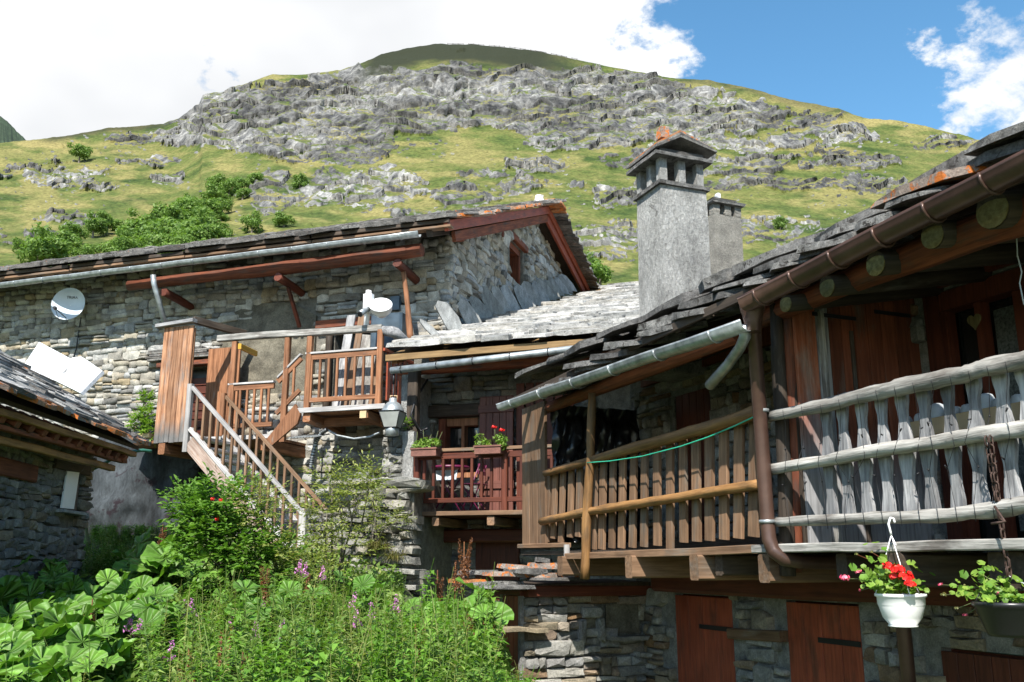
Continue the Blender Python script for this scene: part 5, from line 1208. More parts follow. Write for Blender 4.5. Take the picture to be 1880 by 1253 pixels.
def build_chimney(H):
    C = Frame(at(1222, 590, 9.6), -R.n, -R.a)   # s to the right, o towards the camera, corner at (0,0)
    Wd, Ln = .62, .56
    zb = 3.55; zt = C.o.z if False else at(1222, 337, 9.6).z
    ch = link('chimney', None, H, Matrix.Translation(C.w(.3, -.28, zb)))
    bpy.data.objects.remove(ch)
    def box(par, nm, s0, s1, o0, o1, z0, z1, mat, tp=0., seg=1, **k):
        V = []; n = 8 if seg > 1 else 1
        for i in range(seg+1):
            t = i/seg; d = tp*t; j = (lambda: ru(-.006, .006)) if seg > 1 else (lambda: 0)
            for (s, o) in ((s0+d, o0+d), (s1-d, o0+d), (s1-d, o1-d), (s0+d, o1-d)): V.append(C.w(s+j(), o+j(), z0+(z1-z0)*t))
        F_ = [(3, 2, 1, 0), (seg*4, seg*4+1, seg*4+2, seg*4+3)]+[(i*4+a, i*4+(a+1) % 4, (i+1)*4+(a+1) % 4, (i+1)*4+a) for i in range(seg) for a in range(4)]
        c = Vector(V[0]); return tag(link(nm, meshdata(nm, [v-c for v in V], F_, mat), par, Matrix.Translation(c)), **k)
    ch = box(H, 'chimney', 0, Wd, -Ln, 0, zb, zt, 'render', .012, 9, label='tall roughcast chimney with open stone cap')
    box(ch, 'ledge', -.022, Wd+.022, -Ln-.02, .022, zt, zt+.045, 'slateR', 0)
    zp = zt+.045; hp = .28
    for (s, o) in ((.02, -.11), (.26, -.11), (.50, -.11), (.02, -.32), (.02, -.55), (.26, -.55), (.50, -.55), (.50, -.32)): box(ch, 'cap_pillar', s, s+.09, o, o+.09, zp, zp+hp, 'render')
    box(ch, 'flue', .15, .47, -.42, -.16, zp, zp+.05, 'black')
    zc = zp+hp
    def slab(z0, w_, t, mat, s0=-.09, s1=Wd+.06, o0=-Ln-.05, o1=.07, dz=0):
        random.seed(int(z0*100)); pts = []
        for (a, b) in (((s0, o0), (s1, o0)), ((s1, o0), (s1, o1)), ((s1, o1), (s0, o1)), ((s0, o1), (s0, o0))):
            for k in range(4): f = k/4; pts.append(C.w(a[0]*(1-f)+b[0]*f+ru(-.015, .015), a[1]*(1-f)+b[1]*f+ru(-.015, .015), z0+dz*(a[0]*(1-f)+b[0]*f)))
        return prism(ch, 'cap_slab', pts, (0, 0, t), mat)
    slab(zc, 0, .04, 'slateR'); 
    box(ch, 'cap_block', .02, Wd-.02, -Ln+.02, -.02, zc+.04, zc+.12, 'slateE')
    # small two-sided cap roof of lichened slabs
    for sgn in (0, 1):
        for k in range(3):
            zz = zc+.10+k*.03
            if sgn == 0: pts = [C.w(-.08+k*.02, -Ln-.05, zz-.03), C.w(.25, -Ln-.05, zz+.15), C.w(.25, .07, zz+.15), C.w(-.08+k*.02, .07-k*.02, zz-.03)]
            else: pts = [C.w(.25, -Ln-.05, zz+.15), C.w(Wd+.11-k*.03, -Ln-.05, zz+.04), C.w(Wd+.11-k*.03, .07-k*.02, zz+.04), C.w(.25, .07, zz+.15)]
            prism(ch, 'cap_slate', pts, (0, 0, .026), 'slateO' if k == 2 else 'slateE')
    box(ch, 'flashing_stone', -.05, .22, .0, .08, 4.02, 4.10, 'slateR')
    b = box(None, 'topping_brick', .14, .26, -.28, -.16, zc+.335, zc+.48, 'slateO', .01, label='orange lichened brick standing on top of the tall chimney', cat='brick')
    # second chimney
    C2 = Frame(at(1316, 500, 11.6), -R.n, -R.a)
    C_ = C; 
    def box2(par, nm, s0, s1, o0, o1, z0, z1, mat, tp=0., **k):
        nonlocal C
        C = C2; r = box(par, nm, s0, s1, o0, o1, z0, z1, mat, tp, 6, **k); return r
    zt2 = at(1340, 392, 11.6).z
    c2 = box2(H, 'chimney', 0, .44, -.40, 0, 4.2, zt2, 'render2', .0, label='smaller brown-grey chimney behind the tall one')
    for (s, o) in ((0, -.1), (.18, -.1), (.34, -.1), (.34, -.40), (0, -.40)): box2(c2, 'cap_pillar', s, s+.1, o, o+.1, zt2, zt2+.15, 'render2')
    box2(c2, 'cap_slab', -.04, .48, -.44, .05, zt2+.15, zt2+.19, 'slateR'); box2(c2, 'cap_slab', -.02, .36, -.38, .03, zt2+.19, zt2+.22, 'slateE')
    box2(None, 'topping_stone', .16, .23, -.2, -.12, zt2+.21, zt2+.37, 'whitestone', .012, label='white stone standing on the smaller chimney', cat='stone')
build_chimney(RH)

# things on the right house
def build_right_props():
    q = lambda u, v, o=0: R.px(u, v, o)
    # black sheet hung at the balcony end
    V = []; n, m = 60, 30
    for i in range(n):
        t = i/(n-1); o = -.06-1.12*t
        for j in range(m):
            z = 3.35-1.55*j/(m-1); fold = .05*sin(t*34+j*.35)+.03*sin(t*71+j*.2)+.16*noise.noise(Vector((t*6, j*.35, 2)))+.07*noise.noise(Vector((t*16, j*.9, 7))); V.append(R.w(3.82+fold*(.3+j/m)+.04*sin(j*.7), o+.02*sin(j+i), z))
    F_ = [(i*m+j, (i+1)*m+j, (i+1)*m+j+1, i*m+j+1) for i in range(n-1) for j in range(m-1)]
    c = V[0]; tag(link('plastic_sheet', meshdata('plastic_sheet', [v-c for v in V], F_, 'tarp', True), None, Matrix.Translation(c)), 'crumpled black plastic sheet hung across the end of the brown balcony', 'plastic sheet')
    # green cord
    tube(None, 'cord', [R.w(*q(u, v, .12)) for u, v in ((1078, 850), (1120, 847), (1180, 838), (1250, 820), (1300, 803), (1350, 782), (1388, 764))], .006, 'cord', sides=6, sub=3, label='thin green cord strung along the yellow log handrail', cat='cord')
    # jars standing in a wooden trough inside the white railing
    a = q(1675, 790, -.12); b = q(1775, 772, -.12); e = q(1990, 735, -.12)
    P = beam(None, 'shelf_board', R.w(a.x, -.12, a.z), R.w(e.x, -.12, e.z), .10, .03, 'cream', UP, label='pale wooden shelf board behind the silver balusters, carrying jars', cat='shelf')
    for i, (u, v) in enumerate(((1663, 768), (1690, 770), (1722, 763), (1754, 757), (1776, 752), (1812, 742), (1868, 728), (1835, 752))):
        s = q(u, v, -.2).x; z0 = np.interp(s, [e.x, a.x], [e.z, a.z])-.02; h = .17 if i in (2, 5) else .13; r = .052 if i in (2, 5) else .042
        jar = lathe(None, 'jar', [(r, 0), (r*.97, h*.5), (r*.9, h*.8), (r*.7, h*.95), (r*.4, h)], R.w(s, -.2, z0), UP, 'jar', 16,
              label=['small milky jar at the left end of the shelf, half behind a baluster', 'milky jar second from the left on the shelf', 'tall milky jar between the third and fourth silver balusters of the shelf', 'small milky jar left of the middle of the shelf', 'small rounded jar just left of the chain on the shelf', 'tallest milky jar, directly beside the rusty chain', 'milky jar near the right picture edge on the shelf', 'wide milky jar hung low beside the rusty chain'][i], cat='jar', group='milky jars on the balcony shelf')
        tube(jar, 'rim', [R.w(s, -.2, z0-.004), R.w(s, -.2, z0+.01)], r*1.08, 'jar', sides=14)
    # heart
    pts = []
    for i in range(24):
        t = 2*pi*i/24; pts.append((16*sin(t)**3/17*.062, (13*cos(t)-5*cos(2*t)-2*cos(3*t)-cos(4*t))/17*.068))
    c = R.w(*q(1790, 590, -1.2)); prism(None, 'wooden_heart', [c+R.a*x+UP*y for x, y in pts], R.n*.012, 'endgrain', label='small wooden heart hanging on the window door behind the white balcony', cat='heart')
    # string of lights: dark wire wound round the silver rails
    random.seed(81)
    tws = [(1413, 766), (1516, 744), (1605, 722), (1649, 712), (1762, 689), (1803, 677), (1880, 661)]; lws = [(1426, 959), (1516, 955), (1605, 951), (1706, 949), (1803, 940), (1880, 927)]
    T = thing('light_string', 'dark wire of tiny lights wound around the silver balcony rails', 'string lights', R.w(-1, .1, 2.6))
    for i in range(13):
        u = 1440+i*34; vt = float(np.interp(u, [t[0] for t in tws], [t[1] for t in tws])); vb = float(np.interp(u, [t[0] for t in lws], [t[1] for t in lws]))
        pts = [R.w(*q(u-4, vt-18, .06)), R.w(*q(u-2, vt, .128)), R.w(*q(u+2, vt+18, .10)), R.w(*q(u+ru(-8, 14), (vt*2+vb)/3, .05+ru(0, .06))), R.w(*q(u+ru(-12, 12), (vt+vb)/2, .125)), R.w(*q(u+ru(-10, 16), (vt+vb*2)/3, .06)), R.w(*q(u+8, vb-16, .10)), R.w(*q(u+10, vb, .125)), R.w(*q(u+12, vb+16, .08))]
        wr = tube(T, 'wire', pts, .0017, 'iron', sides=4, sub=2)
        for k in (3, 5): p = pts[k]; tube(wr, 'bulb', [p, p+Vector((ru(-.02, .02), ru(-.02, .02), ru(-.02, .02)))], .005, 'iron', sides=5)
    # fairy wire hanging at upper right
    tube(None, 'hanging_wire', [R.w(*q(u, v, -.3)) for u, v in ((1866, 430), (1868, 470), (1876, 500), (1872, 520), (1880, 560))], .004, 'jar', sides=5, sub=3, label='thin pale wire dangling under the roof at the right edge', cat='wire')
    tube(None, 'cable', [R.w(*q(u, v, -.9)) for u, v in ((1200, 665), (1240, 672), (1290, 660), (1340, 640), (1370, 636))], .006, 'iron', sides=5, sub=3, label='thin dark cable sagging above the upper red door', cat='cable')
build_right_props()

def geranium(T, c, seed, n=520, spread=(.2, .2, .09), leafr=.024):
    g = np.random.default_rng(seed); V = []; Fc = []
    for i in range(n//5):
        p = np.array([g.normal()*spread[0]*.5, g.normal()*spread[1]*.5, abs(g.normal())*spread[2]]); nr = g.normal(size=3)*.5+np.array([-.1, -.6, .8]); nr /= np.linalg.norm(nr); t = np.cross(nr, g.normal(size=3)); t /= np.linalg.norm(t); b = np.cross(nr, t); r = leafr*g.uniform(.6, 1.25); k0 = len(V); V.append(p)
        for k in range(11):
            a = 2*pi*k/10*.93+.2; rr = r*(1+.10*cos(5*a)); V.append(p+t*cos(a)*rr+b*sin(a)*rr+nr*r*.28*(1 if k % 2 else .75))
        for k in range(10): Fc.append((k0, k0+1+k, k0+2+k))
    V = np.array(V)
    return link('foliage', mesh_np('foliage', V, np.array(Fc), 'geran'), T, Matrix.Translation(c))
def bloom(T, c, r, mat, seed, n=None):
    g = np.random.default_rng(seed); V = []; Fc = []
    for i in range(n or 22):
        d = g.normal(size=3); d[2] = abs(d[2])*.6; d[1] -= .6; d /= np.linalg.norm(d); p = d*r*g.uniform(.3, .9); s = r*.42*g.uniform(.7, 1.1); t = np.cross(d, g.normal(size=3)); t /= np.linalg.norm(t); b = np.cross(d, t)
        k0 = len(V); V.append(p)
        for k in range(5): a = 2*pi*k/5; V.append(p+(t*cos(a)+b*sin(a))*s+d*s*.25)
        for k in range(5): Fc.append((k0, k0+1+k, k0+1+(k+1) % 5))
    return link('flower', mesh_np('flower', np.array(V), np.array(Fc), mat), T, Matrix.Translation(c))
def hanging_pots():
    hook = R.w(*R.px(1634, 958, .13)); d = (hook-CAM).length; px = lambda n: n/FPX*d
    top = Vector((hook.x, hook.y, hook.z)); cz = R.w(*R.px(1641, 1090, .13)).z; c = Vector((hook.x+px(6), hook.y, cz))
    T = thing('hanging_pot', 'white plastic hanging pot with red and pink geraniums below the silver balcony', 'flower pot', (c.x, c.y, c.z-.18), None)
    r = px(38); h = px(52)
    lathe(T, 'pot', [(r*.60, -h), (r*.62, -h*.97), (r*.58, -h*.93), (r*.80, -h*.72), (r*.93, -h*.4), (r*.95, -h*.35), (r*.97, -h*.33), (r*.98, -.02), (r*1.06, -.015), (r*1.06, 0), (r*.92, 0), (r*.9, -.03)], c, UP, 'white', 28)
    tip = hook-UP*px(22)
    tube(T, 'hook', [hook+Vector((px(8), 0, -px(2))), hook+Vector((px(6), 0, px(5))), hook+Vector((0, -.01, px(6))), hook+Vector((-px(4), -.01, -px(4))), tip], .007, 'white', sides=7, sub=3)
    for a in (.3, 2.9, 4.7): tube(T, 'hanger', [tip, c+Vector((cos(a)*r, sin(a)*r, 0))], .003, 'white', sides=5)
    geranium(T, c+Vector((-px(4), 0, 0)), 5, 560, (.15, .12, .085)); geranium(T, c+Vector((-px(38), 0, px(10))), 6, 300, (.10, .1, .10), .022)
    for k, (u, v, mt, rr) in enumerate(((1629, 1042, 'red', .04), (1648, 1047, 'red', .042), (1640, 1060, 'red', .04), (1664, 1062, 'red', .045), (1672, 1074, 'red', .035), (1551, 1063, 'pink', .034), (1576, 1050, 'pink', .026), (1578, 1085, 'pink', .012))):
        p = R.w(*R.px(u, v, .2)); bloom(T, p, rr, mt, 20+k); tube(T, 'flower_stalk', [c+Vector((ru(-.06, .06), 0, .02)), (c+p)/2+Vector((0, 0, .04)), p], .0028, 'stem', sides=4, sub=2)
    for (u, v) in ((1572, 1018), (1600, 1014)):
        p = R.w(*R.px(u, v, .15)); tube(T, 'dry_stalk', [c, (c+p)/2+Vector((.03, 0, .05)), p], .003, 'dock', sides=4, sub=2); bloom(T, p, .015, 'dryg', 3, 8)
    # black pot on the chain
    hk = R.w(*R.px(1812, 800, .13)); d = (hk-CAM).length; px = lambda n: n/FPX*d; bt = R.w(*R.px(1829, 1058, .13)); bt.x = hk.x+px(14); 
    Ch = thing('chain', 'rusty iron chain looped over the middle silver rail, holding the black pot', 'chain', bt)
    for side in (0, 1):
        n = 15
        for i in range(n):
            t = i/n; p = hk.lerp(bt, t)+R.a*(.02*(1-t)*(1 if side else -1)-.012*side); nx = hk.lerp(bt, (i+1.25)/n)+R.a*(.02*(1-t)*(1 if side else -1)-.012*side)
            ax = (nx-p); sdv = (R.a if i % 2 else R.n)*.012
            tube(Ch, 'link', [p, p+ax*.2+sdv, p+ax*.8+sdv, nx, p+ax*.8-sdv, p+ax*.2-sdv, p], .0042, 'rust', sides=5, cap=False)
    tube(Ch, 'chain_hook', [R.w(*R.px(1826, 930, .14)), R.w(*R.px(1845, 958, .18)), R.w(*R.px(1820, 962, .2))], .007, 'rust', sides=6, sub=2)
    c = R.w(*R.px(1850, 1105, .13)); r = px(50); h = px(52); T = thing('black_pot', 'black hanging pot with straggly fading pink geraniums, hung on the rusty chain', 'flower pot', c-UP*h)
    lathe(T, 'pot', [(r*.62, -h), (r*.7, -h*.9), (r*.96, -.03), (r*1.04, -.02), (r*1.04, 0), (r*.92, 0), (r*.9, -.03)], c, UP, 'black', 28)
    tube(T, 'handle', [bt, bt+Vector((px(16), 0, -px(8))), c+Vector((r*.7, 0, .08)), c+Vector((r*.98, 0, 0))], .004, 'jar', sides=6, sub=3)
    tube(T, 'handle', [bt, c+Vector((-r*.8, 0, .06)), c+Vector((-r, 0, 0))], .004, 'iron', sides=6, sub=3)
    geranium(T, c+Vector((-px(32), 0, px(2))), 15, 420, (.16, .12, .07), .021); geranium(T, c+Vector((px(10), 0, 0)), 16, 260, (.16, .12, .05), .021)
    for k, (u, v, mt, rr) in enumerate(((1838, 1095, 'pink', .028), (1727, 1074, 'pink', .014), (1772, 1130, 'pink', .016), (1732, 1093, 'dryg', .018), (1798, 1052, 'dryg', .016), (1770, 1077, 'dryg', .014), (1800, 1095, 'dryg', .025), (1843, 1122, 'dryg', .016), (1757, 1118, 'dryg', .014))):
        p = R.w(*R.px(u, v, .17)); bloom(T, p, rr, mt, 40+k, 12); tube(T, 'flower_stalk', [c+Vector((ru(-.1, 0), 0, .01)), (c+p)/2+Vector((0, 0, .03)), p], .0026, 'stem', sides=4, sub=2)
    bloom(T, R.w(*R.px(1813, 1045, .15)), .03, 'geran', 77, 14)
hanging_pots()

# ------------------------------------------------------------------ annex at the left
def build_annex():
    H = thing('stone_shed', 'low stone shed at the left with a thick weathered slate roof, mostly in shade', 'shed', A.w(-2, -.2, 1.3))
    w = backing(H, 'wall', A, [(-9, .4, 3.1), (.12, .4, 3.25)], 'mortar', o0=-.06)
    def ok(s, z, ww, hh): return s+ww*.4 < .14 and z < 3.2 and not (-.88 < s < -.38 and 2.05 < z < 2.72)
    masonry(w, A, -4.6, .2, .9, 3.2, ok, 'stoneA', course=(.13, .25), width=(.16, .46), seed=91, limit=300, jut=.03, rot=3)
    s0, s1 = A.px(112, 900).x, A.px(141, 900).x
    fbox(H, 'window_niche', A, s0-.06, s1+.06, -.1, .0, A.px(125, 935).z, A.px(125, 865).z+.05, 'black')
    prism(None, 'white_board', [A.pw(110, 933, .05), A.pw(133, 935, .05), A.pw(143, 868, .03), A.pw(121, 865, .03)], A.n*.02, 'white', label='plain white board standing on the sill of the shed wall', cat='board')
    beam(H, 'sill', A.w(s0-.15, .03, A.px(125, 938).z-.02), A.w(s1+.15, .03, A.px(125, 938).z-.03), .04, .18, 'slab', UP)
    beam(H, 'lintel', A.w(s0-.35, .0, A.px(125, 855).z), A.w(s1+.3, .0, A.px(125, 855).z), .16, .1, 'woodK', UP)
    beam(H, 'lintel', A.w(-4.5, .0, 2.62), A.w(-1.9, .0, 2.60), .2, .12, 'woodLog', UP)
    eo = .55; ez = 3.12; sl = .58
    z = lambda o: ez+(eo-o)*sl
    up = (A.w(0, -4, z(-4))-A.w(0, eo, z(eo))).normalized()
    roof = prism(H, 'roof', [A.w(-7.5, eo, ez), A.w(.18, eo, ez+.06), A.w(.18, -4, z(-4)), A.w(-7.5, -4, z(-4))], (0, 0, -.05), 'woodK')
    for k, (o, zz, mt, h) in enumerate(((.50, ez-.08, 'woodY', .07), (.42, ez-.20, 'woodLog', .05), (.30, ez-.30, 'woodY', .08))): beam(H, 'eave_beam', A.w(-5, o, zz-.03), A.w(.12-k*.1, o, zz+.03), h, .09, mt, UP, wob=.008, seg=8)
    for i in range(14): s = -4.6+i*.34; beam(H, 'rafter', A.w(s, .5, ez-.15), A.w(s, -.1, ez-.15+.3), .12, .09, 'woodLog', A.a)
    slates(roof, A.w(-5.6, eo+.14, ez-.0), A.a, up, 5.75, 4.0, 'slateM', w=(.4, 1.0), course=.105, sl=.42, th=(.03, .055), limit=300, seed=92, tilt=4, altmat='slateE', altp=.45, lift=.05)
    slates(roof, A.w(-5.1, eo+.2, ez-.03), A.a, up, 5.2, .2, 'slateO', w=(.4, .9), course=.1, sl=.4, th=(.03, .05), limit=40, seed=93)
    # white slabs lying above the shed roof
    def wslab(pts, lab):
        Ys = (14.25, 14.75); P = [at(u, v, Y) for u, v, Y in pts]; prism(None, 'white_slab', P, (0.02, .05, -.03), 'whitestone', label=lab, cat='slab', group='white slabs above the shed roof')
    wslab([(40, 676, 14.2), (72, 628, 14.9), (134, 661, 14.9), (108, 694, 14.3), (60, 706, 14.0)], 'left of two big white slabs propped above the shed roof')
    wslab([(97, 697, 14.15), (122, 683, 14.3), (132, 657, 14.8), (150, 655, 14.8), (188, 681, 14.8), (148, 722, 14.15)], 'right of two big white slabs, with the shadow of the dish on it')
    # rock outcrop behind the shed
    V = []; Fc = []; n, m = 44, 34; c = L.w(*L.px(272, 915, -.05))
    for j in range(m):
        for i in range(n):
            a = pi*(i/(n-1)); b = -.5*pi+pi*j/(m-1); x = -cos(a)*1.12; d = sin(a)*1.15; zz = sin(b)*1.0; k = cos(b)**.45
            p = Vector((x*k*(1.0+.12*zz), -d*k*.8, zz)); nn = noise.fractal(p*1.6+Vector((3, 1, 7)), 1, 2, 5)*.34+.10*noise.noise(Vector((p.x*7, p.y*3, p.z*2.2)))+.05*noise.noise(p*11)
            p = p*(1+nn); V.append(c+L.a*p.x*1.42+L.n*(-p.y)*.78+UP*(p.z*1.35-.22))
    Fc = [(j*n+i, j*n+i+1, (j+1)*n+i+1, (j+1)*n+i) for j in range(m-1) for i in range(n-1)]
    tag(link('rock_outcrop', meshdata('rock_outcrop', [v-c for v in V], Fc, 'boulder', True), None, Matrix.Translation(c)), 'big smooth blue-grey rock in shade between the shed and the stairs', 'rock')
    tube(None, 'hose', [at(u, v, Y) for u, v, Y in ((170, 862, 13.6), (190, 852, 13.7), (215, 838, 13.8), (240, 830, 13.8), (262, 827, 13.9), (278, 829, 14))], .025, 'hose', sides=8, sub=3, label='green hose curving along the top of the shaded rock', cat='hose')
    tube(None, 'pipe', [at(u, v, 13.55) for u, v in ((162, 862), (156, 900), (155, 950), (160, 985), (166, 1000))], .022, 'stem', sides=8, sub=3, label='brownish pipe running down the corner between shed and rock', cat='pipe')
    fbox(None, 'timber_stub', L, -5.62, -5.28, 1.2, 1.35, L.px(255, 805, 1.3).z, L.px(255, 797, 1.3).z, 'cream', label='short pale timber block beside the foot of the tall plank panel', cat='timber')
build_annex()

# dish, antenna, lantern, pillar, pipes
def build_dish():
    c = L.w(*L.px(125, 558, .55)); ax = (Vector((.0, -.98, .06))).normalized(); d = (c-CAM).length; r = 27.5/FPX*d
    T = thing('satellite_dish', 'round pale blue satellite dish on the sunlit stone wall at the left', 'satellite dish', L.w(*L.px(152, 572, 0)))
    prof = [(r*t, .09*t*t-.09) for t in (.02, .2, .4, .6, .8, .95, 1)]+[(r*1.015, .004), (r*1.0, -.012)]+[(r*t, .09*t*t-.105) for t in (.8, .5, .1)]
    lathe(T, 'reflector', prof, c, ax, 'dish', 36)
    B = basis(c, ax, (1, 0, 0)); arm = L.w(*L.px(101, 566, 1.0)); foot = c-UP*r*.9+ax*.02
    tube(T, 'feed_arm', [foot, arm], .01, 'iron', sides=6); lathe(T, 'receiver', [(.03, 0), (.035, .02), (.035, .07), (.02, .09)], arm+ax*.04, -ax, 'black', 12)
    tube(T, 'feed_arm', [c-UP*r*.75+Vector((-.12, -.05, -.12)), arm], .006, 'iron', sides=5)
    wl = L.w(*L.px(151, 572, -.02)); tube(T, 'mount', [c-ax*.1, L.w(*L.px(140, 573, .35)), wl+L.n*.12], .02, 'white', sides=8); tube(T, 'mount', [wl, wl+L.n*.14], .035, 'white', sides=10)
    tube(T, 'cable', [L.w(*L.px(u, v, .03)) for u, v in ((150, 576), (145, 605), (140, 640), (132, 665), (126, 690))], .012, 'iron', sides=5, sub=2)
    # printing on the dish
    fc = bpy.data.curves.new('lettering', 'FONT'); fc.body = 'TRIAX'; fc.size = .085; fc.extrude = .0005; fc.align_x = 'CENTER'; fc.materials.append(MT['iron'])
    Bz = basis(c, ax, (1, 0, 0)); xv = Vector((0, 0, 1)).cross(ax).normalized(); yv = ax.cross(xv)
    p = c+xv*r*.12+yv*r*.38-ax*.055
    tmp = bpy.data.objects.new('tmp', fc); lm = bpy.data.meshes.new_from_object(tmp); bpy.data.objects.remove(tmp)
    o = link('lettering', lm, T, Matrix(((xv.x, yv.x, ax.x, p.x), (xv.y, yv.y, ax.y, p.y), (xv.z, yv.z, ax.z, p.z), (0, 0, 0, 1))))
build_dish()
def build_antenna():
    T = thing('radio_antenna', 'white round drum antenna on a short white pipe above the stair balcony', 'antenna', L.w(*L.px(675, 600, 1.2)))
    c = L.w(*L.px(699, 560, 1.25)); d = (c-CAM).length; px = lambda n: n/FPX*d; ax = Vector((.05, -.78, .62)).normalized(); r = px(20.5)
    lathe(T, 'drum', [(r*.12, -.26), (r*.5, -.22), (r*.92, -.12), (r, -.09), (r*1.0, -.012), (r*1.03, -.01), (r*1.03, .006), (r*.97, .012), (r*.4, .02)], c, ax, 'white', 30)
    tube(T, 'mast', [L.w(*L.px(672, 604, 1.2)), L.w(*L.px(677, 534, 1.2))], px(5.2), 'white', sides=12)
    fbox(T, 'mount_plate', L, L.px(669, 560, 1.25).x, L.px(684, 560, 1.25).x, 1.2, 1.3, L.px(675, 575, 1.25).z, L.px(675, 541, 1.25).z, 'white')
    tube(T, 'feed_tube', [L.w(*L.px(676, 567, 1.3)), L.w(*L.px(669, 571, 1.4)), L.w(*L.px(661, 577, 1.55))], [.05, .05, .055], 'zinc', sides=12)
    lathe(T, 'tube_mouth', [(.047, 0), (.045, .004)], L.w(*L.px(660.5, 577.5, 1.56)), L.w(*L.px(661, 577, 1.55))-L.w(*L.px(669, 571, 1.4)), 'black', 12)
    for k in range(3): tube(T, 'bolt', [L.w(*L.px(676+k*4, 568+k*5, 1.3)), L.w(*L.px(690+k*3, 580+k*2, 1.3))], .008, 'zinc', sides=5)
    beam(None, 'blue_tank', L.w(*L.px(714, 640, .5)), L.w(*L.px(716, 580, .5)), .62, .35, 'ledge', L.a, label='dark blue metal tank in the shade below the white antenna', cat='tank')
build_antenna()
def build_lantern():
    c = L.w(*L.px(721, 757, 2.7)); d = (c-CAM).length; px = lambda n: n/FPX*d
    T = thing('lantern', 'old four-sided street lantern with frosted panes hanging beside the red balcony', 'lantern', c)
    def fr(nm, w0, w1, z0, z1, mat, sides=4, ph=pi/4, par=T):
        return lathe(par, nm, [(w0*.01, z0), (w0, z0), (w1, z1), (w1*.01, z1)], c, UP, mat, sides, smooth=sides > 4)
    B = Matrix.Rotation(radians(45-12), 4, 'Z')
    def sq(w, z): return [c+(B @ Vector((cos(a)*w*1.414, sin(a)*w*1.414, 0)))+UP*z for a in (0, pi/2, pi, 3*pi/2)]
    t, b = sq(px(19), 0), sq(px(12), -px(29))
    for i in range(4):
        j = (i+1) % 4; cc = (t[i]+t[j]+b[i]+b[j])/4; nn = (cc-c); nn.z = 0; nn.normalize()
        prism(T, 'pane', [t[i]-UP*.01, t[j]-UP*.01, b[j], b[i]], -nn*.006, 'frost'); tube(T, 'frame_bar', [t[i], b[i]], .008, 'iron', sides=5); tube(T, 'frame_bar', [t[i], t[j]], .010, 'iron', sides=5); tube(T, 'frame_bar', [b[i], b[j]], .010, 'iron', sides=5)
    lathe(T, 'dome', [(px(21), 0), (px(21), px(2)), (px(17), px(10)), (px(12), px(16)), (px(7), px(19)), (px(7), px(25)), (px(5), px(26))], c, UP, 'zinc', 16)
    lathe(T, 'base', [(px(12), 0), (px(12.5), -px(3)), (px(12), -px(14)), (px(4), -px(15))], c-UP*px(29), UP, 'zinc', 16)
    tube(T, 'handle', [c+Vector((px(-5), 0, px(22))), c+Vector((px(-5), 0, px(30))), c+Vector((px(7), 0, px(30))), c+Vector((px(7), 0, px(22)))], .009, 'cream', sides=6)
    tube(T, 'hanger', [c+UP*px(10), c+UP*px(52)], .012, 'iron', sides=6); tube(T, 'hanger', [c+UP*px(52), c+UP*px(72)], .02, 'iron', sides=6)
    for i in range(9): tube(T, 'link', [c+Vector((-px(2), 0, px(34)+px(4.5)*i)), c+Vector((px(1.5), 0, px(36)+px(4.5)*i)), c+Vector((-px(2), 0, px(38.5)+px(4.5)*i))], .007, 'rust', sides=5)
build_lantern()
def build_pillar():
    H = thing('stone_pillar', 'rough dry stone pillar with jutting slabs beside the red balcony', 'pillar', L.w(.35, 2.2, 1.1))
    PF = Frame(L.w(-.30, 2.85, 0), L.a, L.n)
    bk = fbox(H, 'core', L, -.22, .62, 1.2, 2.75, .8, 2.72, 'mortar'); bk2 = fbox(H, 'core', L, .02, .42, 1.2, 2.42, 2.72, 3.52, 'mortar')
    masonry(bk, PF, -.05, 1.12, .9, 2.72, lambda s, z, w, h: 0 < s < 1.05-.1*(z-1), 'pillar', course=(.12, .24), width=(.22, .6), depth=(.22, .36), seed=101, limit=200, jut=.14, rot=6, thin=.5, gap=.0)
    PL = Frame(L.w(-.25, 2.8, 0), L.n*-1, L.a*-1); masonry(bk, PL, -.05, 1.6, .9, 2.7, lambda s, z, w, h: True, 'pillar', course=(.12, .24), width=(.2, .5), depth=(.2, .3), seed=102, limit=100, jut=.08, rot=5)
    PU = Frame(L.w(.0, 2.45, 0), L.a, L.n); masonry(bk2, PU, -.04, .28, 2.75, 3.5, lambda s, z, w, h: s < .32, 'pillar', course=(.14, .22), width=(.16, .3), depth=(.15, .22), seed=103, limit=60, jut=.08, rot=6)
    PU2 = Frame(L.w(.0, 2.4, 0), L.n*-1, L.a*-1); masonry(bk2, PU2, 0, 1.1, 2.75, 3.5, lambda s, z, w, h: True, 'pillar', course=(.14, .22), width=(.16, .3), depth=(.15, .22), seed=104, limit=60, jut=.06, rot=6)
    fbox(H, 'rendered_face', L, .27, .46, 2.36, 2.46, 2.74, 3.5, 'render')
    for (s0, s1, z, o, t) in ((-.42, .72, 2.74, 2.75, .06), (-.6, .1, 2.70, 2.9, .05), (-.55, .0, 2.15, 2.95, .05), (-.6, .2, 2.05, 2.8, .06), (-.35, .78, 1.44, 2.95, .07), (-.5, .8, 1.22, 2.95, .07)): beam(H, 'jutting_slab', L.w(s0, o-.1, z+.01), L.w(s1, o-.15, z), t, .5, 'pillar', UP, wob=.02, seg=5)
    return H
PIL = build_pillar()
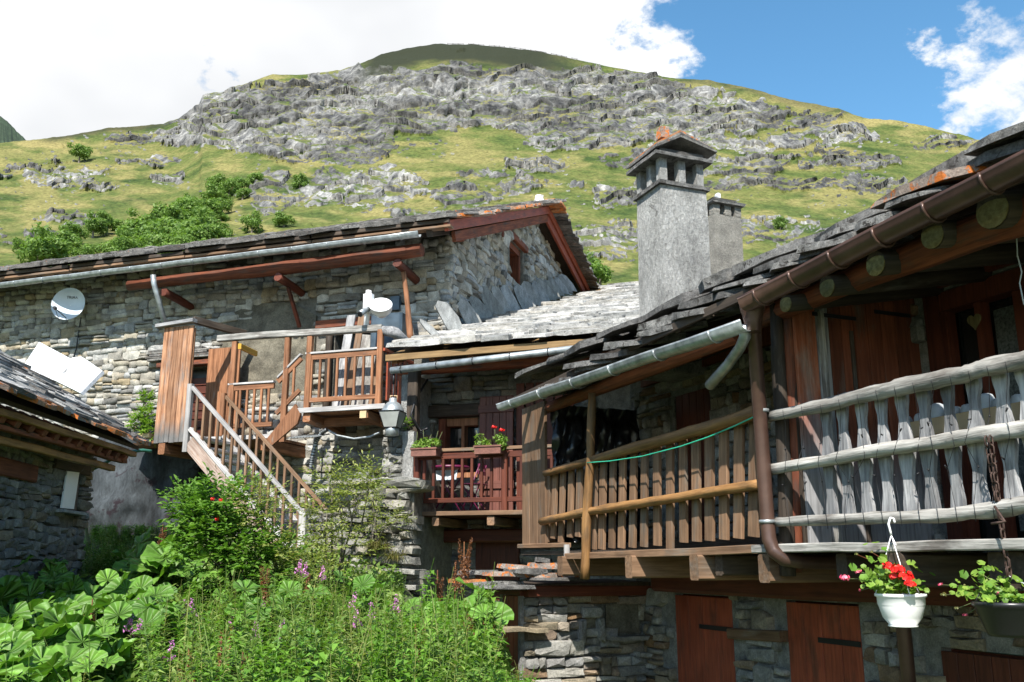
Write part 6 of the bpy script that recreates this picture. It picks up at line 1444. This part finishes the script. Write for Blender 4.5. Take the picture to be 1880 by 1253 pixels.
def build_low_wall():
    H = thing('low_stone_wall', 'low tumbled stone wall behind the shrubs between stairs and pillar', 'wall', L.w(-.9, 2.2, 1.2))
    PF = Frame(L.w(-1.35, 2.3, 0), L.a, L.n); bk = fbox(H, 'core', L, -1.3, -.3, 1.2, 2.2, .8, 2.15, 'mortar')
    masonry(bk, PF, 0, 1.0, .9, 2.25, lambda s, z, w, h: True, 'pillar', course=(.12, .22), width=(.2, .45), depth=(.2, .3), seed=105, limit=120, jut=.1, rot=5)
build_low_wall()
def build_pipes():
    pts = [L.w(*L.px(u, v, 1.15)) for u, v in ((570, 862), (573, 840), (580, 812), (590, 795), (600, 789))]
    o = tube(None, 'corrugated_hose', pts, .035, 'zinc', sides=10, sub=6, label='ribbed grey drain hose bending beneath the upper stair landing', cat='hose')
    for i in range(22): t = i/21*(len(pts)-1); a = min(int(t), len(pts)-2); p = pts[a].lerp(pts[a+1], t-a); dv = (pts[a+1]-pts[a]).normalized()*.007; tube(o, 'rib', [p-dv, p+dv], .042, 'black', sides=10)
    tube(None, 'drain_cable', [L.w(*L.px(u, v, 1.0)) for u, v in ((600, 789), (620, 800), (650, 806), (680, 802), (697, 794))], .02, 'zinc', sides=7, sub=4, label='grey cable sagging from the ribbed hose to the pillar', cat='cable')
    c0 = L.w(*L.px(558, 800, .9)); V = []; n = 18
    for i in range(n+1):
        for j in range(2): V.append(c0+L.a*(i/n*.52)+UP*(.018*(i % 2)-.0)+(L.n*(.55 if j else 0))-UP*(.12*j))
    F_ = [(i*2, i*2+1, i*2+3, i*2+2) for i in range(n)]+[(i*2+1, i*2, i*2+2, i*2+3) for i in range(0)]
    m = link('metal_sheet', meshdata('metal_sheet', [v-c0 for v in V], F_, 'zinc'), None, Matrix.Translation(c0)); tag(m, 'small corrugated metal sheet roof tucked below the stair landing', 'metal sheet')
    sm_ = m.modifiers.new('thick', 'SOLIDIFY'); sm_.thickness = .004
build_pipes()
# ------------------------------------------------------------------ garden
def gpos(u, Y, z=None):
    r = ray(u, 1030); k = Y/r.y; x = r.x*k; return Vector((x, Y, ground_z(x, Y)))
def butter_mesh(seed):
    g = random.Random(seed); V = []; F_ = []; n = 23; R_ = 1.
    rings = [.0, .4, .75, 1.02]
    V.append((0, 0, 0)); prev = 0
    nt_ = .55
    for k, t in enumerate(rings[1:]):
        for i in range(n):
            a = nt_/2+(2*pi-nt_)*i/(n-1); b = 1+.22*cos(a)*-1; w = (1+.07*sin(a*5+seed)+.05*g.uniform(-1, 1)) if k == 2 else 1
            r = t*b*w; z = .26*t*t+.13*sin(a*4+seed)*t*t+(.03 if i % 2 else -.03)*t+.05*sin(a*9+seed*2)*t-.22*max(0, t-.75)*2+(.02*g.uniform(-1, 1))
            V.append((cos(a)*r, sin(a)*r*.95, z))
    for i in range(n-1): F_.append((0, 1+i, 2+i))
    for k in range(2):
        for i in range(n-1): a = 1+k*n+i; F_.append((a, a+n, a+n+1, a+1))
    k0 = len(V)
    for (x, z, r) in ((0, -.01, .035), (.1, -.8, .045), (.1, -2.0, .05)):
        for a in (0, 2.1, 4.2): V.append((x+cos(a)*r, sin(a)*r, z))
    for s in range(2):
        for i in range(3): a = k0+s*3+i; b = k0+s*3+(i+1) % 3; F_.append((a, b, b+3, a+3))
    return meshdata('leaf', V, F_, 'butter', True)
def build_butterbur():
    random.seed(111); ms = [butter_mesh(k) for k in range(7)]
    # (u, depth, spread u, leaves, size, label)
    cl = [(25, 6.9, 60, 20, 'clump of huge butterbur leaves in the bottom left corner'), (90, 7.3, 60, 20, 'butterbur clump just right of the bottom left corner'), (150, 7.8, 55, 16, 'butterbur clump with the broad veined leaf at the lower left'),
          (30, 8.0, 60, 20, 'butterbur clump at the left edge above the corner clump'), (110, 8.6, 60, 20, 'butterbur clump in the middle of the big leaf patch'), (200, 8.4, 55, 18, 'butterbur clump at the right side of the big leaf patch'),
          (45, 9.6, 70, 20, 'shaded butterbur clump near the grey plank at the left'), (150, 9.8, 60, 20, 'butterbur clump along the back of the leaf patch, left part'), (235, 9.6, 50, 18, 'butterbur clump along the back of the leaf patch, before the rock'), (290, 9.4, 50, 18, 'butterbur clump beside the elder bush'),
          (30, 11.0, 70, 14, 'dark butterbur clump at the foot of the shed wall'), (120, 11.4, 60, 12, 'dark butterbur leaves between shed wall and rock'), (260, 12.2, 55, 16, 'large shaded leaves at the foot of the rock'), (320, 11.8, 40, 14, 'large leaves in half shade between rock and stairs'), (540, 9.6, 40, 8, 'pale big leaf group in the weeds below the second shrub'), (440, 8.8, 40, 7, 'big leaf group among the weeds below the elder'),
          (660, 9.6, 50, 8, 'big leaves in the weeds before the pillar'), (880, 9.4, 26, 14, 'big leaves growing beside the stone block door'), (800, 9.0, 40, 10, 'big leaf group in the weeds at the right'), (875, 8.2, 22, 9, 'big leaves low beside the stone block'), (560, 7.6, 40, 5, 'few big leaves at the bottom among fireweed')]
    for (u, Y, su, n, lab) in cl:
        n = int(n*1.3) if n > 13 else n
        T = thing('butterbur_clump', lab, 'plant', gpos(u, Y))
        for i in range(n):
            uu = u+random.gauss(0, su*.5); yy = Y+random.gauss(0, .35); g = gpos(uu, yy); h = ru(.16, .56) if n > 9 else ru(.35, .62); s = ru(.09, .185) if Y < 11.5 else ru(.16, .24)
            if n < 10: s *= .68
            M = Matrix.Translation(g+UP*h) @ Matrix.Rotation(ru(0, 6.28), 4, 'Z') @ Matrix.Rotation(radians(ru(8, 42)), 4, 'Y') @ Matrix.Diagonal((s, s, s, 1))
            # turn most leaves to the light
            tl = Vector((random.gauss(-.1, .55), -.35+random.gauss(0, .5), 1)).normalized(); q_ = tl.to_track_quat('Z', 'Y').to_matrix().to_4x4()
            M = Matrix.Translation(g+UP*h) @ q_ @ Matrix.Rotation(ru(0, 6.28), 4, 'Z') @ Matrix.Diagonal((s, s, s, 1))
            link('leaf', random.choice(ms), T, M)
build_butterbur()
def weed_mesh(seed, h, nl, ll, lw, mat, droop=.3, top=.15, branchy=0):
    """stem with narrow leaves all the way up; returns mesh, tip"""
    g = random.Random(seed); V = []; F_ = []
    tip = Vector((g.uniform(-.12, .12), g.uniform(-.1, .1), h)); m1 = Vector((g.uniform(-.05, .05), g.uniform(-.05, .05), h*.5))
    def P(t): return m1*2*t*(1-t)+tip*t*t
    for t in (0, .35, .7, 1):
        for a in (0, 2.1, 4.2): r = .006*(1-.6*t); V.append(P(t)+Vector((cos(a)*r, sin(a)*r, 0)))
    for s in range(3):
        for i in range(3): a = s*3+i; b = s*3+(i+1) % 3; F_.append((a, b, b+3)); F_.append((a, b+3, a+3))
    a = g.uniform(0, 6)
    for i in range(nl):
        t = .12+(1-top-.12)*i/nl; a += 2.4+g.uniform(-.3, .3); p = P(t); k = (1-.45*t)*g.uniform(.7, 1.2); d = Vector((cos(a), sin(a), g.uniform(.1, .75))).normalized(); sd_ = Vector((-sin(a), cos(a), 0))
        l = ll*k; w = lw*k; mid = p+d*l*.45; e = p+d*l-UP*l*droop*g.uniform(.3, 1.2); n0 = len(V); V += [p, mid+sd_*w+UP*w*.3, e, mid-sd_*w+UP*w*.3, mid]; F_ += [(n0, n0+1, n0+4), (n0+1, n0+2, n0+4), (n0+2, n0+3, n0+4), (n0+3, n0, n0+4)]
    return meshdata('foliage', V, F_, mat), tip
def spike_mesh(seed, L_, r, n, mat, sz):
    g = random.Random(seed); V = []; F_ = []
    for i in range(n):
        t = g.random(); a = g.uniform(0, 6.28); rr = r*(1-.75*t)*g.uniform(.5, 1.1); p = Vector((cos(a)*rr, sin(a)*rr, L_*t)); k0 = len(V); s = sz*(1-.5*t)
        for q in range(4): V.append(p+Vector((g.uniform(-s, s), g.uniform(-s, s), g.uniform(-s, s))))
        F_ += [(k0, k0+1, k0+2), (k0, k0+2, k0+3), (k0, k0+3, k0+1), (k0+1, k0+3, k0+2)]
    return meshdata('flower_spike', V, F_, mat)
def build_weeds():
    random.seed(121)
    fol = [weed_mesh(k, ru(.75, 1.05), 46, .16, .019, 'weed') for k in range(6)]+[weed_mesh(20+k, ru(.5, .8), 36, .14, .042, 'weedb', .5) for k in range(4)]+[weed_mesh(40+k, ru(.7, .95), 44, .09, .013, 'olive') for k in range(3)]
    sp = [spike_mesh(k, .17, .05, 60, 'mauve', .02) for k in range(3)]; sd_ = [spike_mesh(30+k, .38, .045, 260, 'dock', .013) for k in range(3)]
    # flowering fireweed at the places where the photograph shows blooms
    fl = [(237, 1115, 'fireweed bloom nearest the big leaf patch'), (268, 1155, 'fireweed with two mauve blooms low in the weeds left of the middle'), (281, 1198, 'fireweed bloom lowest of all, above the bottom edge'), (361, 1115, 'fireweed bloom below the elder bush'), (446, 1137, 'fireweed bloom between two brown dock heads'), (475, 1120, 'fireweed bloom beside the pale big leaf'), (500, 1155, 'fireweed bloom just right of the pale big leaf'), (560, 1040, 'tall fireweed with a cluster of mauve flowers before the second shrub'), (572, 1052, 'tall fireweed just right of the mauve cluster'), (480, 1160, 'small fireweed bloom in the middle weeds'), (662, 1102, 'round mauve fireweed bloom before the pillar'), (676, 1122, 'fireweed bloom below and right of the round bloom'), (638, 1135, 'faded fireweed bloom left of the pillar bloom'), (740, 1108, 'fireweed bloom below the dark corner post'), (540, 1045, 'pale fireweed bloom at the left of the mauve cluster'), (348, 1118, 'short fireweed bloom beneath the elder bush'), (255, 1145, 'fireweed bloom left of the low pair')]
    for i, (u, v, lab) in enumerate(fl):
        r = ray(u, v+8); Y = 7.6+(1200-v)*.018; Y = max(6.6, Y); p = CAM+r*(Y/r.y); g = Vector((p.x, Y, ground_z(p.x, Y))); me, tip = fol[i % 6]; h = p.z-g.z; sc = max(.3, h/tip.z)
        T = thing('fireweed', lab, 'wildflower', g, 'fireweed in bloom')
        M = Matrix.Translation(g) @ Matrix.Diagonal((.9, .9, sc, 1)); link('foliage', me, T, M)
        top = g+Vector((tip.x*.9, tip.y*.9, tip.z*sc)); link('flower_spike', sp[i % 3], T, Matrix.Translation(top-UP*.05) @ Matrix.Rotation(ru(-.3, .3), 4, 'X') @ Matrix.Diagonal((1, 1, 1, 1)))
    dk = [(405, 1195, 7.0, 1.3, 'thick brown dock seed head at the bottom, left of the middle'), (490, 1062, 10, 1.1, 'brown dock seed head before the elder bush'), (562, 1085, 9.5, 1.2, 'tall thin brown dock stem beside the pale big leaf'), (852, 1012, 10.5, 1.2, 'tallest brown dock spike, before the dark house base'), (836, 1050, 10.2, .9, 'broad brown dock head left of the tallest spike'), (803, 1065, 10, .7, 'leaning brown dock head above the right weeds'), (852, 1155, 8.2, 1.2, 'brown dock spike in the right weeds'), (870, 1185, 8, 1, 'lower brown dock spike beside its taller neighbour'), (762, 1170, 8, .9, 'brown dock spike right of the middle'), (905, 1165, 8.5, 1.1, 'greenish dock stem close to the stone block'), (345, 1215, 7, .8, 'brown dock spike at the bottom beside the fireweed'), (168, 1120, 9, .7, 'thin brown dock stem standing in the big leaf patch'), (298, 978, 12, 1., 'brown dock head above the shaded big leaves'), (444, 1225, 6.8, .6, 'small brown dock spike at the very bottom')]
    for i, (u, v, Y, k, lab) in enumerate(dk):
        r = ray(u, v); p = CAM+r*(Y/r.y); g = Vector((p.x, Y, ground_z(p.x, Y))); T = thing('dock_plant', lab, 'plant', g, 'dock seed heads')
        tube(T, 'stem', [g, p+UP*.1], .006, 'dock', sides=5); L_ = .34*k
        for q in range(2+(k > 1)): link('seed_head', sd_[(i+q) % 3], T, Matrix.Translation(p-UP*L_*.7+Vector((ru(-.03, .03), 0, ru(-.05, .05)))) @ Matrix.Rotation(ru(-.25, .25), 4, 'Y') @ Matrix.Diagonal((1, 1, k*.9, 1)))
    # tall weeds: individuals near the camera, the rest joined as a mass
    spots = []
    for i in range(1250):
        u = ru(170, 925); Y = ru(6.0, 13.2); 
        if Y > 10.5 and u < 330: continue
        if Y > 11.2 and not (330 < u < 740): continue
        if u > 740 and Y > 10.0: continue
        if u > 902 and rnd() < .4: continue
        if u < 340 and rnd() < .97-max(0, u-270)/70*.8: continue
        spots.append((u, Y))
    for i in range(170): spots.append((ru(800, 960), ru(5.8, 8.6)))
    for i in range(60): spots.append((ru(330, 700), ru(12.5, 13.9)))
    for i in range(30): spots.append((ru(-40, 200), ru(5.8, 11)))
    for i in range(230): spots.append((ru(150, 345), ru(12.6, 15.2)))
    rest = []
    def wts(g):
        a = noise.noise(Vector((g.x*1.1, g.y*1.1, 3)))*2.2+.8; b = noise.noise(Vector((g.x*1.3, g.y*1.3, 9)))*2.4+.6; a = max(.1, a); b = max(.1, b)
        a *= 1+2.2*sstep(-1.4, -.5, g.x)
        return [1]*6+[a*1.9]*4+[b*1.5]*3
    for i, (u, Y) in enumerate(spots):
        g = gpos(u, Y); k = random.choices(range(13), wts(g))[0]; me, tip = fol[k]
        # keep the tops on the line that the photograph shows
        topv = float(np.interp(u, [-40, 170, 260, 330, 450, 600, 700, 760, 800, 860, 925], [1150, 1150, 1110, 1085, 1060, 1060, 1070, 1085, 1060, 1050, 1110]))+random.gauss(12, 28); topv = (topv if Y < 12.5 or u > 350 else 960) if u < 900 else ru(1200, 1260); zmax = at(u, topv, Y).z
        sc = min(ru(.45, 1.2)*(.6 if Y > 12.5 and u < 350 else 1), max(.15, (zmax-g.z)/tip.z)); M = Matrix.Translation(g) @ Matrix.Rotation(ru(0, 6.28), 4, 'Z') @ Matrix.Rotation(ru(-.16, .16), 4, 'X') @ Matrix.Diagonal((sc*.5+.5, sc*.5+.5, sc, 1))
        rest.append((Y, me, M, g, k))
    rest.sort(key=lambda t: t[0]); groups = {0: [], 1: [], 2: []}; n = 0
    for (Y, me, M, g, k) in rest:
        if n < 150 and 200 < project(g)[0] < 920 and rnd() < .6:
            T = tag(link('tall_weed', me, None, M), 'leafy green weed stem in the thick growth filling the bottom of the garden', 'plant', 'tall weeds in the garden'); n += 1
        else: groups[1 if k >= 10 else (2 if k >= 6 else 0)].append((me, M))
    for k in groups:
        o = join_instances('weed_growth', groups[k], None, ['weed', 'olive', 'weedb'][k]); o['kind'] = 'stuff'
    # low ground cover
    g = np.random.default_rng(9); n = 30000; P_ = []
    for i in range(n):
        u = g.uniform(-60, 940); Y = g.uniform(5.2, 14.2) if u > 330 else g.uniform(5.2, 12.4); 
        if u > 740 and Y > 10.3: Y = g.uniform(5.2, 9.5)
        if u > 935: u = g.uniform(0, 900)
        q = gpos(u, Y); P_.append((q.x, q.y, q.z+abs(g.normal())*.10))
    P_ = np.array(P_); d = g.normal(size=(n, 3)); d[:, 2] = np.abs(d[:, 2])+.4; d /= np.linalg.norm(d, axis=1)[:, None]; t = np.cross(d, g.normal(size=(n, 3))); t /= np.linalg.norm(t, axis=1)[:, None]; b = np.cross(d, t); s = g.uniform(.02, .06, n)[:, None]
    V = np.stack([P_-t*s*1.5, P_-b*s*.45, P_+t*s*1.5, P_+b*s*.45], 1).reshape(-1, 3); o = link('ground_cover', mesh_np('ground_cover', V, np.arange(n*4).reshape(-1, 4), 'weed')); o['kind'] = 'stuff'
build_weeds()
def shrub(name, lab, cat, base, mains, mat, leaf, lw, n_twig, per, seed, twig=.28, berries=0):
    """mains: list of (tip point, radius of the crown part round it)"""
    random.seed(seed); T = thing(name, lab, cat, base); V = []; F_ = []
    B = Vector(base); SV = []
    for (tp, r) in mains:
        tp = Vector(tp); mid = B.lerp(tp, .55)+Vector((ru(-.1, .1), ru(-.1, .1), .08)); tube(T, 'branch', [B+Vector((ru(-.06, .06), ru(-.06, .06), 0)), mid, tp], [.018, .012, .006], 'bark', sides=6, sub=2)
        for k in range(n_twig):
            d = Vector((random.gauss(0, 1), random.gauss(0, 1), random.gauss(.25, .8))).normalized(); c = tp+d*r*rnd()**.45; c.z = max(c.z, B.z+.05); dr = (d+Vector((ru(-.5, .5), ru(-.6, .2), ru(0, .5)))).normalized(); ln = twig*ru(.6, 1.2)
            st = mid.lerp(tp, ru(.2, 1)); 
            if rnd() < .16: tube(T, 'twig', [st, c], [.005, .002], 'bark', sides=4)
            sdv = dr.cross(UP); sdv = sdv.normalized() if sdv.length > .1 else Vector((1, 0, 0))
            for i in range(per):
                t = (i+.5)/per; p = c+dr*ln*t; sg = 1 if i % 2 else -1; ld = (dr*.7+sdv*sg*.9+UP*ru(-.4, .3)+Vector((ru(-.25, .25),)*3)).normalized() if i < per-1 else dr; l = leaf*ru(.7, 1.2); w = lw*ru(.8, 1.2); sw = ld.cross(Vector((ru(-.4, .4), ru(-.6, .3), 1))).normalized(); mid_ = p+ld*l*.5; e = p+ld*l-UP*l*.15; n0 = len(V); V += [p, mid_+sw*w+UP*w*.3, e, mid_-sw*w+UP*w*.3]; F_ += [(n0, n0+1, n0+2), (n0, n0+2, n0+3)]
    c = sum((Vector(m[0]) for m in mains), Vector())/len(mains)
    link('foliage', mesh_np('foliage', np.array([tuple(v-c) for v in V]), np.array(F_), mat), T, Matrix.Translation(c))
    return T
def build_shrubs():
    Y = 10.8; P = lambda u, v, y=Y: at(u, v, y)
    T = shrub('elder_bush', 'tall leafy elder bush in front of the stair foot', 'bush', gpos(455, 11.3), [(P(400, 960), .42), (P(430, 1000), .36), (P(462, 1030), .34), (P(390, 1030), .38), (P(440, 1070), .38), (P(410, 925), .20), (P(370, 985), .22), (P(490, 1060), .30), (P(350, 935), .10)], 'elder', .10, .022, 56, 9, 131)
    for (u, v) in ((390, 918), (405, 920), (398, 955)):
        bloom(T, P(u, v, 10.4), .03, 'red', 5, 8)
    shrub('olive_shrub', 'airy yellow-green shrub crossing the lower stair rail', 'bush', gpos(520, 11.6), [(P(475, 915), .18), (P(500, 950), .2), (P(500, 1000), .24), (P(545, 1040), .22), (P(465, 940), .18), (P(535, 1050), .22), (P(575, 1060), .2)], 'olive', .07, .010, 34, 9, 132)
    shrub('olive_shrub', 'tall airy shrub with bare stems just left of the stone pillar', 'bush', gpos(610, 11.9), [(P(610, 890, 11.4), .20), (P(625, 930, 11.4), .26), (P(655, 905, 11.4), .18), (P(600, 945, 11.4), .18), (P(630, 1010, 11.4), .28), (P(600, 1040, 11.4), .25), (P(680, 880, 11.4), .10), (P(570, 1005, 11.4), .18)], 'olive', .07, .011, 38, 9, 133)
    shrub('pillar_creeper', 'thin green creeper growing over the front of the stone pillar', 'plant', L.w(.1, 2.95, 1.7), [(L.w(.2, 3.1, 2.3), .14), (L.w(.35, 3.1, 2.1), .18), (L.w(.15, 3.1, 2.0), .14), (L.w(.55, 3.1, 2.15), .1), (L.w(.1, 3.1, 2.5), .08)], 'olive', .045, .010, 22, 8, 134, .16)
    shrub('leafy_shrub', 'bright green shrub between the shed roof and the tall plank panel', 'bush', L.w(*L.px(262, 815, 1.2)), [(L.pw(265, 785, 1.2), .16), (L.pw(255, 778, 1.3), .14), (L.pw(268, 765, 1.2), .13), (L.pw(270, 735, .9), .08), (L.pw(275, 795, 1.25), .1)], 'geran', .06, .018, 46, 8, 135, .14)
    shrub('rock_foliage', 'small sprays of pale leaves at the left of the elder bush', 'plant', at(345, 990, 11.4), [(at(330, 915, 11.2), .10), (at(350, 925, 11.2), .12), (at(345, 960, 11.2), .1)], 'elder', .07, .02, 12, 6, 136, .2)
    shrub('lantern_moss_plant', 'small green tuft on the pillar behind the lantern', 'plant', L.pw(752, 792, 2.3), [(L.pw(750, 778, 2.35), .09), (L.pw(744, 780, 2.4), .07)], 'geran', .03, .012, 24, 6, 137, .06)
def grass_tuft(p, n, ln, lab, seed, dirb=(0, -1, -.2), mat='dryg'):
    g = random.Random(seed); V = []; F_ = []
    for i in range(n):
        a = g.uniform(0, 6.28); d = Vector((cos(a)*.6+dirb[0]*.5, sin(a)*.6+dirb[1]*.5, g.uniform(.2, 1.2))).normalized(); l = ln*g.uniform(.5, 1.2); b = Vector((g.uniform(-.1, .1), g.uniform(-.08, .08), 0)); m = b+d*l*.5; e = b+d*l+Vector(dirb)*l*.35-UP*l*.35; s = Vector((-d.y, d.x, 0))*.004; n0 = len(V); V += [b-s, b+s, m+s, m-s, e]; F_ += [(n0, n0+1, n0+2), (n0, n0+2, n0+3), (n0+3, n0+2, n0+4)]
    tag(link('grass_tuft', mesh_np('grass_tuft', np.array([tuple(v) for v in V]), np.array(F_), mat), None, Matrix.Translation(p)), lab, 'grass')
build_shrubs()
grass_tuft(L.w(.15, 2.95, 1.75), 260, .38, 'dry grass tuft spilling over the middle of the stone pillar', 1)
grass_tuft(L.w(.42, 2.95, 1.62), 160, .32, 'yellowed grass tuft hanging right of its larger twin on the pillar', 2)
grass_tuft(L.w(-.2, 2.4, 2.85), 60, .34, 'thin seeding grass left of the upper pillar', 3, (-.3, -.4, 0))
grass_tuft(at(205, 1035, 13.4), 300, .4, 'dark grass tuft at the foot of the rock', 4, (0, -.6, -.1), 'weed')
beam(None, 'grey_plank', at(-30, 1097, 9.9), at(95, 1090, 10.6), .05, .28, 'woodG2', UP, label='grey plank lying in the big leaves at the left edge', cat='plank')
